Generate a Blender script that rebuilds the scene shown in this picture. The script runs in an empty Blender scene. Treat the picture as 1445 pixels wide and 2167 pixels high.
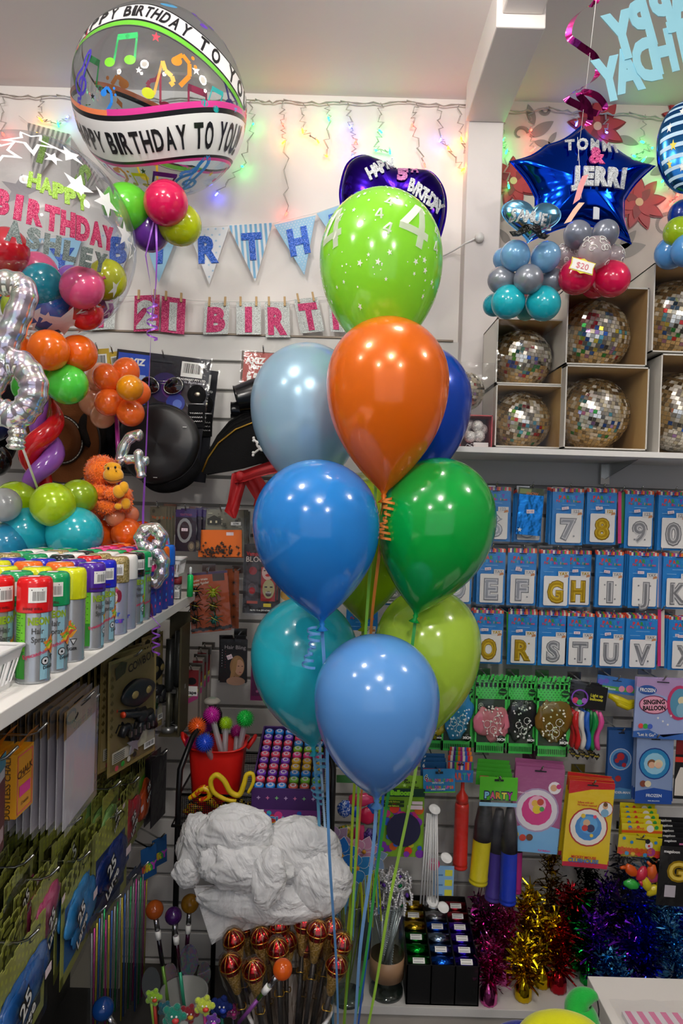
import bpy, bmesh, math, random
from mathutils import Vector, Matrix, noise
random.seed(7)
S = bpy.context.scene
COL = S.collection
PI = math.pi
def R(a): return math.radians(a)
# ------------------------------------------------------------------ camera
EYE = Vector((0, 0, 1.65)); F = 1445.0; ROLL = R(1.75); PITCH = R(-0.9)
cd = bpy.data.cameras.new('camera'); cam = bpy.data.objects.new('camera', cd); COL.objects.link(cam)
cd.sensor_fit = 'VERTICAL'; cd.sensor_height = 36; cd.lens = 36 * F / 2167
cd.clip_start = 0.05
CM = Matrix.Rotation(PI/2 + PITCH, 4, 'X') @ Matrix.Rotation(ROLL, 4, 'Z')
cam.matrix_world = Matrix.Translation(EYE) @ CM
S.camera = cam
# ------------------------------------------------------------------ light and exposure
S.view_settings.view_transform = 'Standard'; S.view_settings.look = 'None'
S.view_settings.exposure = 0.18; S.view_settings.gamma = 1
S.view_settings.use_curve_mapping = False
S.cycles.transparent_max_bounces = 32
w = bpy.data.worlds.new('world'); S.world = w; w.use_nodes = True
w.node_tree.nodes['Background'].inputs[0].default_value = (0.80, 0.86, 1.0, 1)
w.node_tree.nodes['Background'].inputs[1].default_value = 0.65
CEIL_Z = 3.06
LAMPS = [(-0.60, 0.95, 34), (0.28, 1.50, 10), (0.15, -0.15, 70), (1.6, 1.1, 26), (-1.5, 0.5, 20), (-1.0, -1.4, 75), (1.1, -1.4, 75)]  # the last pair is front fill added behind the camera
LAMP_COL = (1.0, 0.96, 0.90)
def hexc(h):
    h = h.lstrip('#'); o = []
    for i in (0, 2, 4):
        c = int(h[i:i+2], 16) / 255
        o.append(c/12.92 if c <= 0.04045 else ((c+0.055)/1.055)**2.4)
    return (*o, 1)
# a photograph pixel and a distance from the camera plane give a place in the shop
def W(u, v, d):
    r = CM.to_3x3() @ Vector(((u-722.5)/F, -(v-1083.5)/F, -1))
    return EYE + r * (d / r.y)
def px(n, d): return n * d / F
# ------------------------------------------------------------------ materials
MC = {}
def newmat(k):
    m = bpy.data.materials.new(k); m.use_nodes = True; nt = m.node_tree
    return m, nt, nt.nodes['Principled BSDF'], nt.nodes['Material Output']
def setp(b, **kw):
    names = dict(base='Base Color', rough='Roughness', metal='Metallic', coat='Coat Weight', spec='Specular IOR Level', trans='Transmission Weight', alpha='Alpha', em='Emission Color', es='Emission Strength', sheen='Sheen Weight')
    for k, v in kw.items(): b.inputs[names[k]].default_value = v
def bump(nt, b, scale, strength, detail=2, dist=0.002, kind='noise'):
    tc = nt.nodes.new('ShaderNodeTexCoord')
    if kind == 'noise':
        n = nt.nodes.new('ShaderNodeTexNoise'); n.inputs['Scale'].default_value = scale; n.inputs['Detail'].default_value = detail; out = n.outputs[0]
    else:
        n = nt.nodes.new('ShaderNodeTexVoronoi'); n.inputs['Scale'].default_value = scale; out = n.outputs['Distance']
    nt.links.new(tc.outputs['Object'], n.inputs['Vector'])
    bp = nt.nodes.new('ShaderNodeBump'); bp.inputs['Strength'].default_value = strength; bp.inputs['Distance'].default_value = dist
    nt.links.new(out, bp.inputs['Height'])
    if b: nt.links.new(bp.outputs[0], b.inputs['Normal'])
    return tc, n, bp
def flat(h, rough=0.5, metal=0.0, coat=0.0, spec=0.5):
    k = ('flat', h, rough, metal, coat, spec)
    if k not in MC:
        m, nt, b, o = newmat('surface'); setp(b, base=hexc(h), rough=rough, metal=metal, coat=coat, spec=spec); MC[k] = m
    return MC[k]
def prt(h): return flat(h, 0.42)
def paint(h, scale=12, amount=0.15, h2=None, rough=0.6):
    k = ('paint', h, scale, amount, h2)
    if k not in MC:
        m, nt, b, o = newmat('painted_surface'); setp(b, rough=rough)
        tc, n, bp = bump(nt, b, scale*6, 0.25, 4)
        n2 = nt.nodes.new('ShaderNodeTexNoise'); n2.inputs['Scale'].default_value = scale*0.4; n2.inputs['Detail'].default_value = 5
        nt.links.new(tc.outputs['Object'], n2.inputs['Vector'])
        mx = nt.nodes.new('ShaderNodeMix'); mx.data_type = 'RGBA'
        c = hexc(h); mx.inputs[6].default_value = c
        mx.inputs[7].default_value = hexc(h2) if h2 else tuple(x*(1-amount) for x in c[:3])+(1,)
        nt.links.new(n2.outputs[0], mx.inputs[0]); nt.links.new(mx.outputs[2], b.inputs['Base Color']); MC[k] = m
    return MC[k]
def latex(h, pearl=0.0, clear=0.0):
    k = ('latex', h, pearl, clear)
    if k not in MC:
        m, nt, b, o = newmat('latex'); c = hexc(h)
        setp(b, base=c, rough=0.16+0.16*pearl, metal=0.45*pearl, coat=0.6, spec=0.6)
        b.inputs['Coat Roughness'].default_value = 0.06
        t = nt.nodes.new('ShaderNodeBsdfTranslucent'); t.inputs[0].default_value = c
        mx = nt.nodes.new('ShaderNodeMixShader'); mx.inputs[0].default_value = 0.22
        nt.links.new(b.outputs[0], mx.inputs[1]); nt.links.new(t.outputs[0], mx.inputs[2])
        last = mx
        if clear:
            tr = nt.nodes.new('ShaderNodeBsdfTransparent'); tr.inputs[0].default_value = tuple(0.4+0.6*x for x in c[:3])+(1,)
            m2 = nt.nodes.new('ShaderNodeMixShader'); m2.inputs[0].default_value = clear
            nt.links.new(mx.outputs[0], m2.inputs[1]); nt.links.new(tr.outputs[0], m2.inputs[2]); last = m2
        nt.links.new(last.outputs[0], o.inputs[0]); MC[k] = m
    return MC[k]
def foil(h, rough=0.12, sc=25, st=0.35):
    k = ('foil', h, rough, sc, st)
    if k not in MC:
        m, nt, b, o = newmat('foil'); setp(b, base=hexc(h), rough=rough, metal=1.0)
        if st: bump(nt, b, sc, st, 2, 0.004)
        MC[k] = m
    return MC[k]
def holo(h='#c8ccd6', sc=14, sat=0.5):
    k = ('holo', h, sc, sat)
    if k not in MC:
        m, nt, b, o = newmat('holographic_foil'); setp(b, rough=0.16, metal=0.85)
        tc, n, bp = bump(nt, b, sc*1.6, 0.22, 1, 0.003)
        n2 = nt.nodes.new('ShaderNodeTexNoise'); n2.inputs['Scale'].default_value = sc; n2.inputs['Distortion'].default_value = 2
        nt.links.new(tc.outputs['Object'], n2.inputs['Vector'])
        mr = nt.nodes.new('ShaderNodeMath'); mr.operation = 'MULTIPLY'; mr.inputs[1].default_value = 4.0
        nt.links.new(n2.outputs[0], mr.inputs[0])
        hs = nt.nodes.new('ShaderNodeCombineColor'); hs.mode = 'HSV'; hs.inputs[1].default_value = sat; hs.inputs[2].default_value = 0.9
        fr = nt.nodes.new('ShaderNodeMath'); fr.operation = 'FRACT'; nt.links.new(mr.outputs[0], fr.inputs[0]); nt.links.new(fr.outputs[0], hs.inputs[0])
        mx = nt.nodes.new('ShaderNodeMix'); mx.data_type = 'RGBA'; mx.inputs[0].default_value = 0.45; mx.inputs[6].default_value = hexc(h)
        nt.links.new(hs.outputs[0], mx.inputs[7]); nt.links.new(mx.outputs[2], b.inputs['Base Color']); MC[k] = m
    return MC[k]
def glitter(h, sc=420):
    k = ('glitter', h, sc)
    if k not in MC:
        m, nt, b, o = newmat('glitter'); c = hexc(h); setp(b, rough=0.35, metal=0.3)
        tc, n, bp = bump(nt, b, sc, 0.8, 0, 0.001, 'vor')
        rp = nt.nodes.new('ShaderNodeValToRGB'); sp = nt.nodes.new('ShaderNodeSeparateColor')
        nt.links.new(n.outputs['Color'], sp.inputs[0]); nt.links.new(sp.outputs[0], rp.inputs[0])
        rp.color_ramp.elements[0].color = tuple(x*0.45 for x in c[:3])+(1,)
        rp.color_ramp.elements[1].color = tuple(min(1, x*0.9+0.2) for x in c[:3])+(1,)
        e = rp.color_ramp.elements.new(0.6); e.color = c
        nt.links.new(rp.outputs[0], b.inputs['Base Color']); MC[k] = m
    return MC[k]
def film(sc=30, gloss=0.10, tint='#ffffff', wr=0.6, rough=0.08, milky=0.0):
    k = ('film', sc, gloss, tint, wr, rough, milky)
    if k not in MC:
        m, nt, b, o = newmat('clear_plastic_film'); nt.nodes.remove(b)
        tr = nt.nodes.new('ShaderNodeBsdfTransparent'); tr.inputs[0].default_value = hexc(tint)
        gl = nt.nodes.new('ShaderNodeBsdfGlossy'); gl.inputs['Roughness'].default_value = rough
        lw = nt.nodes.new('ShaderNodeLayerWeight'); lw.inputs[0].default_value = 0.5
        pw = nt.nodes.new('ShaderNodeMath'); pw.operation = 'POWER'; pw.inputs[1].default_value = 3.0; nt.links.new(lw.outputs['Facing'], pw.inputs[0])
        ml = nt.nodes.new('ShaderNodeMath'); ml.operation = 'MULTIPLY_ADD'; ml.inputs[1].default_value = gloss*3.5; ml.inputs[2].default_value = gloss*0.7; ml.use_clamp = True; nt.links.new(pw.outputs[0], ml.inputs[0])
        mx = nt.nodes.new('ShaderNodeMixShader'); nt.links.new(ml.outputs[0], mx.inputs[0])
        nt.links.new(tr.outputs[0], mx.inputs[1]); nt.links.new(gl.outputs[0], mx.inputs[2])
        if wr:
            tc, n, bp = bump(nt, None, sc, wr, 3, 0.006); nt.links.new(bp.outputs[0], gl.inputs['Normal']); nt.links.new(bp.outputs[0], lw.inputs['Normal'])
        last = mx
        if milky:
            df = nt.nodes.new('ShaderNodeBsdfDiffuse'); df.inputs[0].default_value = hexc('#f2f2f4')
            m2 = nt.nodes.new('ShaderNodeMixShader'); m2.inputs[0].default_value = milky
            nt.links.new(mx.outputs[0], m2.inputs[1]); nt.links.new(df.outputs[0], m2.inputs[2]); last = m2
        nt.links.new(last.outputs[0], o.inputs[0]); MC[k] = m
    return MC[k]
def glow(h, s):
    k = ('glow', h, s)
    if k not in MC:
        m, nt, b, o = newmat('glowing'); setp(b, base=hexc(h), em=hexc(h), es=s); MC[k] = m
    return MC[k]
def fuzz(h, sc=150, st=0.9, h2=None):
    k = ('fuzz', h, sc)
    if k not in MC:
        m, nt, b, o = newmat('plush'); setp(b, base=hexc(h), rough=0.9, sheen=0.5 if sum(hexc(h)[:3]) > 0.25 else 0.0, spec=0.2); bump(nt, b, sc, st, 3, 0.004); MC[k] = m
    return MC[k]
CHROME = flat('#b8b8b4', 0.22, 1.0); WHITE = prt('#f2f2ee'); BLACK = prt('#101012')
PINKSTK = prt('#f2dde2')
# ------------------------------------------------------------------ mesh builder
TC = {}
def tmesh(text, bold=0.0, ext=0.0):
    k = (text, bold, ext)
    if k not in TC:
        c = bpy.data.curves.new('t', 'FONT'); c.body = text; c.size = 1; c.offset = bold; c.extrude = ext; c.resolution_u = 3
        o = bpy.data.objects.new('t', c); me = bpy.data.meshes.new_from_object(o)
        vs = [v.co.copy() for v in me.vertices]; fs = [tuple(p.vertices) for p in me.polygons]
        bpy.data.objects.remove(o); bpy.data.curves.remove(c); bpy.data.meshes.remove(me)
        if vs:
            x0 = min(v.x for v in vs); x1 = max(v.x for v in vs)
            cap = 0.729; cx = (x0+x1)/2
            vs = [Vector(((v.x-cx)/cap, (v.y)/cap-0.5, v.z/cap)) for v in vs]
            wd = (x1-x0)/cap
        else: wd = 0
        TC[k] = (vs, fs, wd)
    return TC[k]
def subdiv(vs, fs, cuts):
    bm = bmesh.new(); bv = [bm.verts.new(v) for v in vs]
    for f in fs:
        try: bm.faces.new([bv[i] for i in f])
        except ValueError: pass
    bmesh.ops.remove_doubles(bm, verts=bm.verts, dist=1e-5)
    bmesh.ops.triangulate(bm, faces=bm.faces)
    bmesh.ops.subdivide_edges(bm, edges=bm.edges, cuts=cuts, use_grid_fill=True)
    bm.verts.index_update()
    r = ([v.co.copy() for v in bm.verts], [tuple(v.index for v in f.verts) for f in bm.faces]); bm.free(); return r
class MB:
    def __init__(s): s.v = []; s.f = []; s.m = []; s.s = []; s.mats = []
    def add(s, vs, fs, mat, smooth=False, fn=None):
        if mat not in s.mats: s.mats.append(mat)
        i = s.mats.index(mat); n = len(s.v)
        s.v += [tuple(fn(v)) if fn else tuple(v) for v in vs]
        s.f += [tuple(a+n for a in f) for f in fs]; s.m += [i]*len(fs); s.s += [smooth]*len(fs); return s
    def box(s, a, b, mat, fn=None):
        (x0, y0, z0), (x1, y1, z1) = a, b
        vs = [(x, y, z) for z in (z0, z1) for y in (y0, y1) for x in (x0, x1)]
        return s.add(vs, [(0,2,3,1), (4,5,7,6), (0,1,5,4), (2,6,7,3), (0,4,6,2), (1,3,7,5)], mat, False, fn)
    def tube(s, pts, r, mat, n=8, cap=True, closed=False, sq=None):
        pts = [Vector(p) for p in pts]; N = len(pts); rs = r if isinstance(r, (list, tuple)) else [r]*N
        vs = []; up = None
        for i, p in enumerate(pts):
            if closed: t = pts[(i+1) % N]-pts[i-1]
            else: t = pts[min(i+1, N-1)]-pts[max(i-1, 0)]
            if t.length < 1e-9: t = Vector((0, 0, 1))
            t.normalize()
            if up is None: up = t.orthogonal().normalized() if sq is None else (Vector(sq)-Vector(sq).dot(t)*t).normalized()
            else:
                up = up-up.dot(t)*t
                up = up.normalized() if up.length > 1e-6 else t.orthogonal().normalized()
            b = t.cross(up)
            for k in range(n):
                a = 2*PI*k/n; vs.append(p+rs[i]*(math.cos(a)*up+math.sin(a)*b))
        fs = []
        for i in range(N if closed else N-1):
            j = (i+1) % N
            for k in range(n):
                l = (k+1) % n; fs.append((i*n+k, i*n+l, j*n+l, j*n+k))
        if cap and not closed: fs += [tuple(range(n))[::-1], tuple((N-1)*n+k for k in range(n))]
        return s.add(vs, fs, mat, True)
    def strip(s, pts, w, mat, side=(1, 0, 0), tw=0.0, th=0.0):
        pts = [Vector(p) for p in pts]; vs = []; N = len(pts)
        for i, p in enumerate(pts):
            t = (pts[min(i+1, N-1)]-pts[max(i-1, 0)]).normalized()
            d = Vector(side); d = (d-d.dot(t)*t).normalized()
            if tw: d = Matrix.Rotation(tw*i, 3, t) @ d
            vs += [p-d*w/2, p+d*w/2]
        return s.add(vs, [(2*i, 2*i+1, 2*i+3, 2*i+2) for i in range(N-1)], mat, True)
    def lathe(s, prof, mat, n=24, fn=None, smooth=True, cap=True):
        vs = []; fs = []
        for r, z in prof:
            for k in range(n): a = 2*PI*k/n; vs.append((r*math.cos(a), r*math.sin(a), z))
        for i in range(len(prof)-1):
            for k in range(n): l = (k+1) % n; fs.append((i*n+k, i*n+l, (i+1)*n+l, (i+1)*n+k))
        if cap:
            if prof[0][0] > 1e-5: fs.append(tuple(range(n))[::-1])
            if prof[-1][0] > 1e-5: fs.append(tuple((len(prof)-1)*n+k for k in range(n)))
        return s.add(vs, fs, mat, smooth, fn)
    def ball(s, c, r, mat, n=16, fn=None):
        c = Vector(c); rr = r if isinstance(r, (tuple, list)) else (r, r, r); m = n//2+1; vs = []; fs = []
        for i in range(1, m):
            t = PI*i/m
            for k in range(n):
                a = 2*PI*k/n; vs.append(c+Vector((rr[0]*math.sin(t)*math.cos(a), rr[1]*math.sin(t)*math.sin(a), rr[2]*math.cos(t))))
        for i in range(m-2):
            for k in range(n): l = (k+1) % n; fs.append((i*n+k, (i+1)*n+k, (i+1)*n+l, i*n+l))
        q = len(vs); vs += [c+Vector((0, 0, rr[2])), c-Vector((0, 0, rr[2]))]
        for k in range(n): l = (k+1) % n; fs += [(q, k, l), (q+1, (m-2)*n+l, (m-2)*n+k)]
        return s.add(vs, fs, mat, True, fn)
    def poly(s, pts, z, mat, fn, sub=0, th=0.0):
        # a 2D outline, filled as a fan round its middle (or a prism when th)
        n = len(pts); cx = sum(p[0] for p in pts)/n; cy = sum(p[1] for p in pts)/n
        if th:
            vs = [(x, y, z+th) for x, y in pts]+[(x, y, z) for x, y in pts]+[(cx, cy, z+th), (cx, cy, z)]
            fs = [(i, (i+1) % n, 2*n) for i in range(n)]+[(n+(i+1) % n, n+i, 2*n+1) for i in range(n)]+[(i, n+i, n+(i+1) % n, (i+1) % n) for i in range(n)]
        else:
            vs = [(x, y, z) for x, y in pts]+[(cx, cy, z)]; fs = [(i, (i+1) % n, n) for i in range(n)]
        if sub: vs, fs = subdiv(vs, fs, sub)
        return s.add(vs, fs, mat, False, fn)
    def rect(s, x0, y0, x1, y1, z, mat, fn, sub=0):
        vs = [(x0, y0, z), (x1, y0, z), (x1, y1, z), (x0, y1, z)]; fs = [(0, 1, 2, 3)]
        if sub: vs, fs = subdiv(vs, fs, sub)
        return s.add(vs, fs, mat, False, fn)
    def text(s, t, x, y, h, z, mat, fn, bold=0.02, ext=0.0, wmax=None, sub=0, mirror=False, rot=0.0, sx=1.0):
        vs, fs, wd = tmesh(t, bold, ext)
        if not vs: return s
        k = h*sx
        if wmax and wd*k > wmax: k = wmax/wd
        c, q = math.cos(rot), math.sin(rot); mx = -1 if mirror else 1
        out = [Vector((v.x*k*mx, v.y*h, v.z*h)) for v in vs]
        out = [Vector((x+v.x*c-v.y*q, y+v.x*q+v.y*c, z+v.z)) for v in out]
        f2 = fs
        if sub: out, f2 = subdiv(out, fs, sub)
        return s.add(out, f2, mat, False, fn)
    def build(s, name, parent=None, loc=(0, 0, 0), bevel=0, mod=None):
        me = bpy.data.meshes.new(name); me.from_pydata(s.v, [], s.f)
        for m in s.mats: me.materials.append(m)
        me.polygons.foreach_set('material_index', s.m); me.polygons.foreach_set('use_smooth', s.s); me.update()
        o = bpy.data.objects.new(name, me); COL.objects.link(o); o.location = loc
        if parent is not None:
            o.parent = parent
        if bevel:
            b = o.modifiers.new('bevel', 'BEVEL'); b.width = bevel; b.segments = 2; b.limit_method = 'ANGLE'
        return o
def ell(cx, cy, rx, ry=None, n=20, a0=0):
    ry = rx if ry is None else ry
    return [(cx+rx*math.cos(2*PI*i/n+a0), cy+ry*math.sin(2*PI*i/n+a0)) for i in range(n)]
def star2(cx, cy, r, k=5, inner=0.42, a0=0.0):
    return [(cx+(r if i % 2 == 0 else r*inner)*math.sin(PI*i/k+a0), cy+(r if i % 2 == 0 else r*inner)*math.cos(PI*i/k+a0)) for i in range(2*k)]
def XZ(p): return Vector((p[0], -p[2], p[1]))       # a drawing (x, y, height above the card) stands up facing the camera side
# ------------------------------------------------------------------ scene bookkeeping
def short(label):
    wd = label.split()[:16]
    while wd[-1] in ('the', 'a', 'and', 'of', 'with', 'in', 'on', 'behind', 'its', 'beside', 'below', 'above', 'under', 'to', 'at', 'half', 'is', 'right', 'left', 'black,', 'fully'): wd.pop()
    return ' '.join(wd).rstrip(',')
def tag(o, label, cat, group=None):
    label = short(label)
    o['label'] = label; o['category'] = cat
    if group: o['group'] = group
    return o
def thing(name, label, cat, loc=(0, 0, 0), rz=0.0, group=None):
    o = bpy.data.objects.new(name, None); COL.objects.link(o); o.location = loc; o.rotation_euler = (0, 0, rz)
    o.empty_display_size = 0.02
    return tag(o, label, cat, group)
def struct(o): o['kind'] = 'structure'; return o
def copy_tree(o, parent=None):
    c = o.copy(); COL.objects.link(c); c.parent = parent
    for ch in [x for x in S.collection.objects if x.parent == o]: copy_tree(ch, c)
    return c
# ================================================================== SETTING
WY = 2.40
wallw = paint('#efeae6', 5, 0.05)
m = MB(); m.box((-2.2, -2.8, -0.05), (2.4, 2.6, 0), paint('#3c3833', 4, 0.25)); struct(m.build('floor'))
m = MB(); m.box((-2.2, -2.8, CEIL_Z), (2.4, 2.6, CEIL_Z+0.05), paint('#e2dbdb', 3, 0.06)); struct(m.build('ceiling'))
m = MB(); m.box((-2.2, WY, 0), (0.44, WY+0.1, CEIL_Z), wallw); struct(m.build('wall_back'))
m = MB(); m.box((-2.3, -2.8, 0), (-2.2, 2.6, CEIL_Z), paint('#7c7674', 3, 0.3)); struct(m.build('wall_left'))
m = MB(); m.box((2.4, -2.8, 0), (2.5, 2.6, CEIL_Z), paint('#7c7674', 3, 0.3)); struct(m.build('wall_right'))
m = MB(); m.box((-2.2, -2.9, 0), (2.4, -2.8, 0.45), paint('#50484a', 3, 0.4)); m.box((-2.2, -2.9, 2.7), (2.4, -2.8, CEIL_Z), wallw)
m.box((-2.2, -2.9, 0.45), (-2.0, -2.8, 2.7), wallw); m.box((2.2, -2.9, 0.45), (2.4, -2.8, 2.7), wallw); m.box((-0.05, -2.9, 0.45), (0.05, -2.8, 2.7), wallw); struct(m.build('wall_front'))  # front wall out of view, its openings widened for more fill light
# papered wall right of the post: grey leaf scrolls and red flowers
m = MB(); pap = paint('#cfc3ba', 6, 0.06); m.box((0.44, WY, 0), (2.4, WY+0.1, CEIL_Z), pap)
leafm = prt('#8d857f'); redm = prt('#a8343a'); redd = prt('#7f2b31'); goldm = prt('#c9a27d')
def onwall(p): return Vector((p[0], WY-0.001-p[2], p[1]))
def leaf(cx, cy, L, wd, a, mat, z=0.0):
    pts = []
    for i in range(17):
        t = i/16; pts.append((t*L, wd*math.sin(PI*t)**0.8*(1-0.25*t)))
    pts += [(x, -y) for x, y in pts[::-1][1:-1]]
    c, s_ = math.cos(a), math.sin(a)
    m.poly([(cx+x*c-y*s_, cy+x*s_+y*c) for x, y in pts], z, mat, onwall)
def flower(u, v, r, lv=True):
    p = W(u, v, WY); x, z = p.x, p.z
    for k in range(9):
        a = 2*PI*k/9+0.2; leaf(x, z, r, r*0.26, a, redm if k % 2 else redd, 0.0004*(k+1))
        leaf(x, z, r*0.93, r*0.2, a, redm, 0.005+0.0002*k)
    for k in range(7): leaf(x, z, r*0.6, r*0.17, 2*PI*k/7, redd if k % 2 else redm, 0.0075+0.0002*k)
    m.poly(ell(x, z, r*0.14), 0.0095, goldm, onwall)
def scroll(u, v, s_, a0, flip=1):
    p = W(u, v, WY); x, z = p.x, p.z
    pts = []
    for i in range(26):
        t = i/25; a = a0+flip*t*4.6; rr = s_*(1-t*0.75); pts.append((x+rr*math.cos(a), z+rr*math.sin(a)))
    for i in range(25):
        wq = 0.007*(1-i/40); (ax, az), (bx, bz) = pts[i], pts[i+1]; d = Vector((bx-ax, bz-az)); nn = Vector((-d.y, d.x)).normalized()*wq
        m.add([onwall((ax+nn.x, az+nn.y, 0.0003)), onwall((ax-nn.x, az-nn.y, 0.0003)), onwall((bx-nn.x, bz-nn.y, 0.0003)), onwall((bx+nn.x, bz+nn.y, 0.0003))], [(0, 1, 2, 3)], leafm)
for u, v, r in ((1262, 270, 0.105), (1085, 385, 0.09), (1350, 430, 0.10), (1440, 250, 0.07), (1130, 640, 0.09), (1330, 700, 0.08)): flower(u, v, r)
for u, v, a, L in ((1130, 265, 1.9, 0.075), (1120, 290, 0.6, 0.10), (1130, 300, -0.2, 0.07), (1160, 305, 1.0, 0.05), (1305, 290, -0.3, 0.08), (1345, 350, 0.4, 0.07), (1290, 540, 0.3, 0.13), (1310, 530, 0.9, 0.09), (1060, 470, 1.2, 0.08), (1375, 370, 0.5, 0.08), (1080, 520, 2.2, 0.07), (1200, 560, 0.7, 0.09)):
    p = W(u, v, WY); leaf(p.x, p.z, L, L*0.22, a, leafm, 0.001)
scroll(1100, 285, 0.03, 0.2); scroll(1155, 232, 0.02, 3.4); scroll(1410, 480, 0.05, 1.0); scroll(1290, 560, 0.04, 2.0, -1)
struct(m.build('wall_back_papered'))
# post, brace and ceiling beam (white painted timber)
timber = paint('#e6dfdc', 9, 0.14)
xl, xr = W(992, 258, 2.32).x, W(1066, 258, 2.32).x
m = MB(); m.box((xl, 2.32, 1.83), (xr, 2.42, CEIL_Z), timber); struct(m.build('trim_1', bevel=0.004))
zb = W(1000, 258, 2.32).z
m = MB(); m.box((xl-0.012, 1.86, zb), (xr+0.004, 2.32, CEIL_Z+0.01), timber); struct(m.build('trim_2', bevel=0.004))
m = MB(); m.box((xl+0.002, -2.8, zb+0.035), (xr-0.006, 1.86, CEIL_Z+0.01), timber); struct(m.build('trim_3', bevel=0.004))
# slatted shop wall: white boards with grooves between
slat = paint('#dcdad6', 4, 0.03)
ztop = W(400, 708, 2.385).z; zg = W(400, 764, 2.38).z
m = MB(); m.box((-2.2, 2.395, 0.0), (2.4, 2.40, ztop), prt('#a9a6a0'))
zz = zg
m.box((-2.2, 2.378, zg+0.006), (xl, 2.396, ztop), slat)
while zz > 0.12:
    z1 = zz-0.006; zz -= 0.1
    m.box((-2.2, 2.378, zz+0.006), (2.4, 2.396, z1), slat)
m.box((-2.2, 2.382, 0), (2.4, 2.396, zz-0.006), slat)
struct(m.build('wall_back_slatted', bevel=0.002))
m = MB(); m.box((-2.2, 2.372, ztop), (xl-0.02, 2.40, ztop+0.006), prt('#8a7a68')); struct(m.build('trim_4'))
# ================================================================== CEILING LAMPS AND ADDED FRONT FILL
for i, (x, y, e) in enumerate(LAMPS):
    t = thing('ceiling_and_fill_lamp', 'unseen white globe lamp under the shop ceiling, the front pair added as fill', 'light', (x, y, CEIL_Z), 0, 'ceiling globe lamps')
    m = MB(); m.lathe([(0.0, -0.03), (0.03, -0.03), (0.045, -0.01), (0.045, 0)], flat('#e8e8e8', 0.4)); m.tube([(0, 0, -0.03), (0, 0, -0.07)], 0.008, flat('#e8e8e8', 0.4), 10); m.build('ceiling_rose', t)
    m = MB(); m.ball((0, 0, -0.12), 0.055, glow('#fff3e0', 10), 24); m.build('globe', t)  # globe form chosen so the lamps also light the ceiling and upper wall
    ld = bpy.data.lights.new('globe_light', 'POINT'); ld.shadow_soft_size = 0.075; ld.energy = e; ld.color = LAMP_COL
    lo = bpy.data.objects.new('globe_light', ld); COL.objects.link(lo); lo.location = (0, 0, -0.12); lo.parent = t
# ================================================================== FAIRY LIGHTS
LC = dict(r='#ff2a20', g='#12ff6a', b='#3a40ff', o='#ff9a12')
def fairy(name_label, cord, strands):
    d = 2.385; t = thing('fairy_lights', name_label, 'fairy lights', W(cord[0][0], cord[0][1], d))
    o = t.location.copy(); m = MB(); wire = flat('#a8a39c', 0.5)
    for i in range(len(cord)-1):
        pts = []
        for k in range(9):
            q = k/8; u = cord[i][0]*(1-q)+cord[i+1][0]*q; v = cord[i][1]*(1-q)+cord[i+1][1]*q+4*math.sin(PI*q)
            pts.append(W(u, v, d)+Vector((0, 0, 0.003*math.sin(k*2.1)))-o)
        m.tube(pts, 0.0022, wire, 5); m.tube([p+Vector((0, -0.003, 0.003*math.cos(k*3))) for k, p in enumerate(pts)], 0.0018, wire, 5)
    bulbs = []
    for st in strands:
        pts = [W(st[0][0], st[0][1], d)]
        for (u, v, c) in st[1:]:
            a = pts[-1]; b = W(u, v, d-0.008)
            for k in range(1, 8):
                q = k/8; pts.append(a.lerp(b, q)+Vector((0.010*math.sin(k*2.4+u), 0, 0.006*math.cos(k*3.1+v))))
            pts.append(b); bulbs.append((b, c))
        m.tube([p-o for p in pts], 0.0012, wire, 4)
        m.tube([p-o+Vector((0.004*math.sin(i*1.3), 0, 0)) for i, p in enumerate(pts)], 0.0010, wire, 4)
    m.build('wire', t)
    for b, c in bulbs:
        q = MB(); q.lathe([(0, -0.011), (0.003, -0.009), (0.0035, 0), (0.0025, 0.006)], glow(LC[c], 22), 8); q.lathe([(0.003, 0.005), (0.003, 0.013)], flat('#d8d8d8', 0.3), 8)
        bo = q.build('bulb', t, b-o); bo.rotation_euler = (random.uniform(-1, 1), random.uniform(-1, 1), 0)
        pl = bpy.data.lights.new('bulb_lamp', 'POINT'); pl.energy = 0.026; pl.shadow_soft_size = 0.004
        col = hexc(LC[c]); pl.color = col[:3]
        lo = bpy.data.objects.new('bulb_lamp', pl); COL.objects.link(lo); lo.parent = t; lo.location = b-o+Vector((0, -0.022, 0.0))
fairy('string of coloured fairy lights along the white wall left of the post', [(0, 200), (120, 203), (250, 206), (400, 208), (540, 212), (600, 213), (720, 216), (860, 215), (985, 222)],
  [[(5, 204), (6, 283, 'r')], [(88, 206), (85, 252, 'o'), (123, 263, 'g'), (143, 247, 'b')], [(530, 214), (536, 262, 'g'), (512, 352, 'g'), (459, 410, 'b')],
   [(598, 216), (598, 262, 'r'), (601, 300, 'o')], [(640, 217), (640, 276, 'o'), (672, 298, 'o')], [(692, 217), (695, 250, 'g'), (690, 330, 'o')], [(735, 217), (742, 268, 'b'), (752, 300, 'r'), (747, 332, 'b')],
   [(805, 217), (804, 277, 'g'), (795, 318, 'g'), (825, 320, 'g')], [(880, 218), (872, 264, 'r'), (898, 349, 'r')], [(930, 220), (932, 295, 'b'), (948, 312, 'o'), (980, 358, 'o')], [(972, 222), (976, 293, 'o'), (990, 330, 'o')], [(604, 300), (606, 452, 'r')]])
fairy('string of blue fairy lights trailing down the white timber post', [(1030, 262), (1034, 270)],
  [[(1031, 268), (1036, 305, 'b'), (1024, 340, 'b'), (1008, 393, 'b'), (1012, 434, 'b'), (1020, 485, 'b'), (1046, 489, 'b')]])
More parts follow.
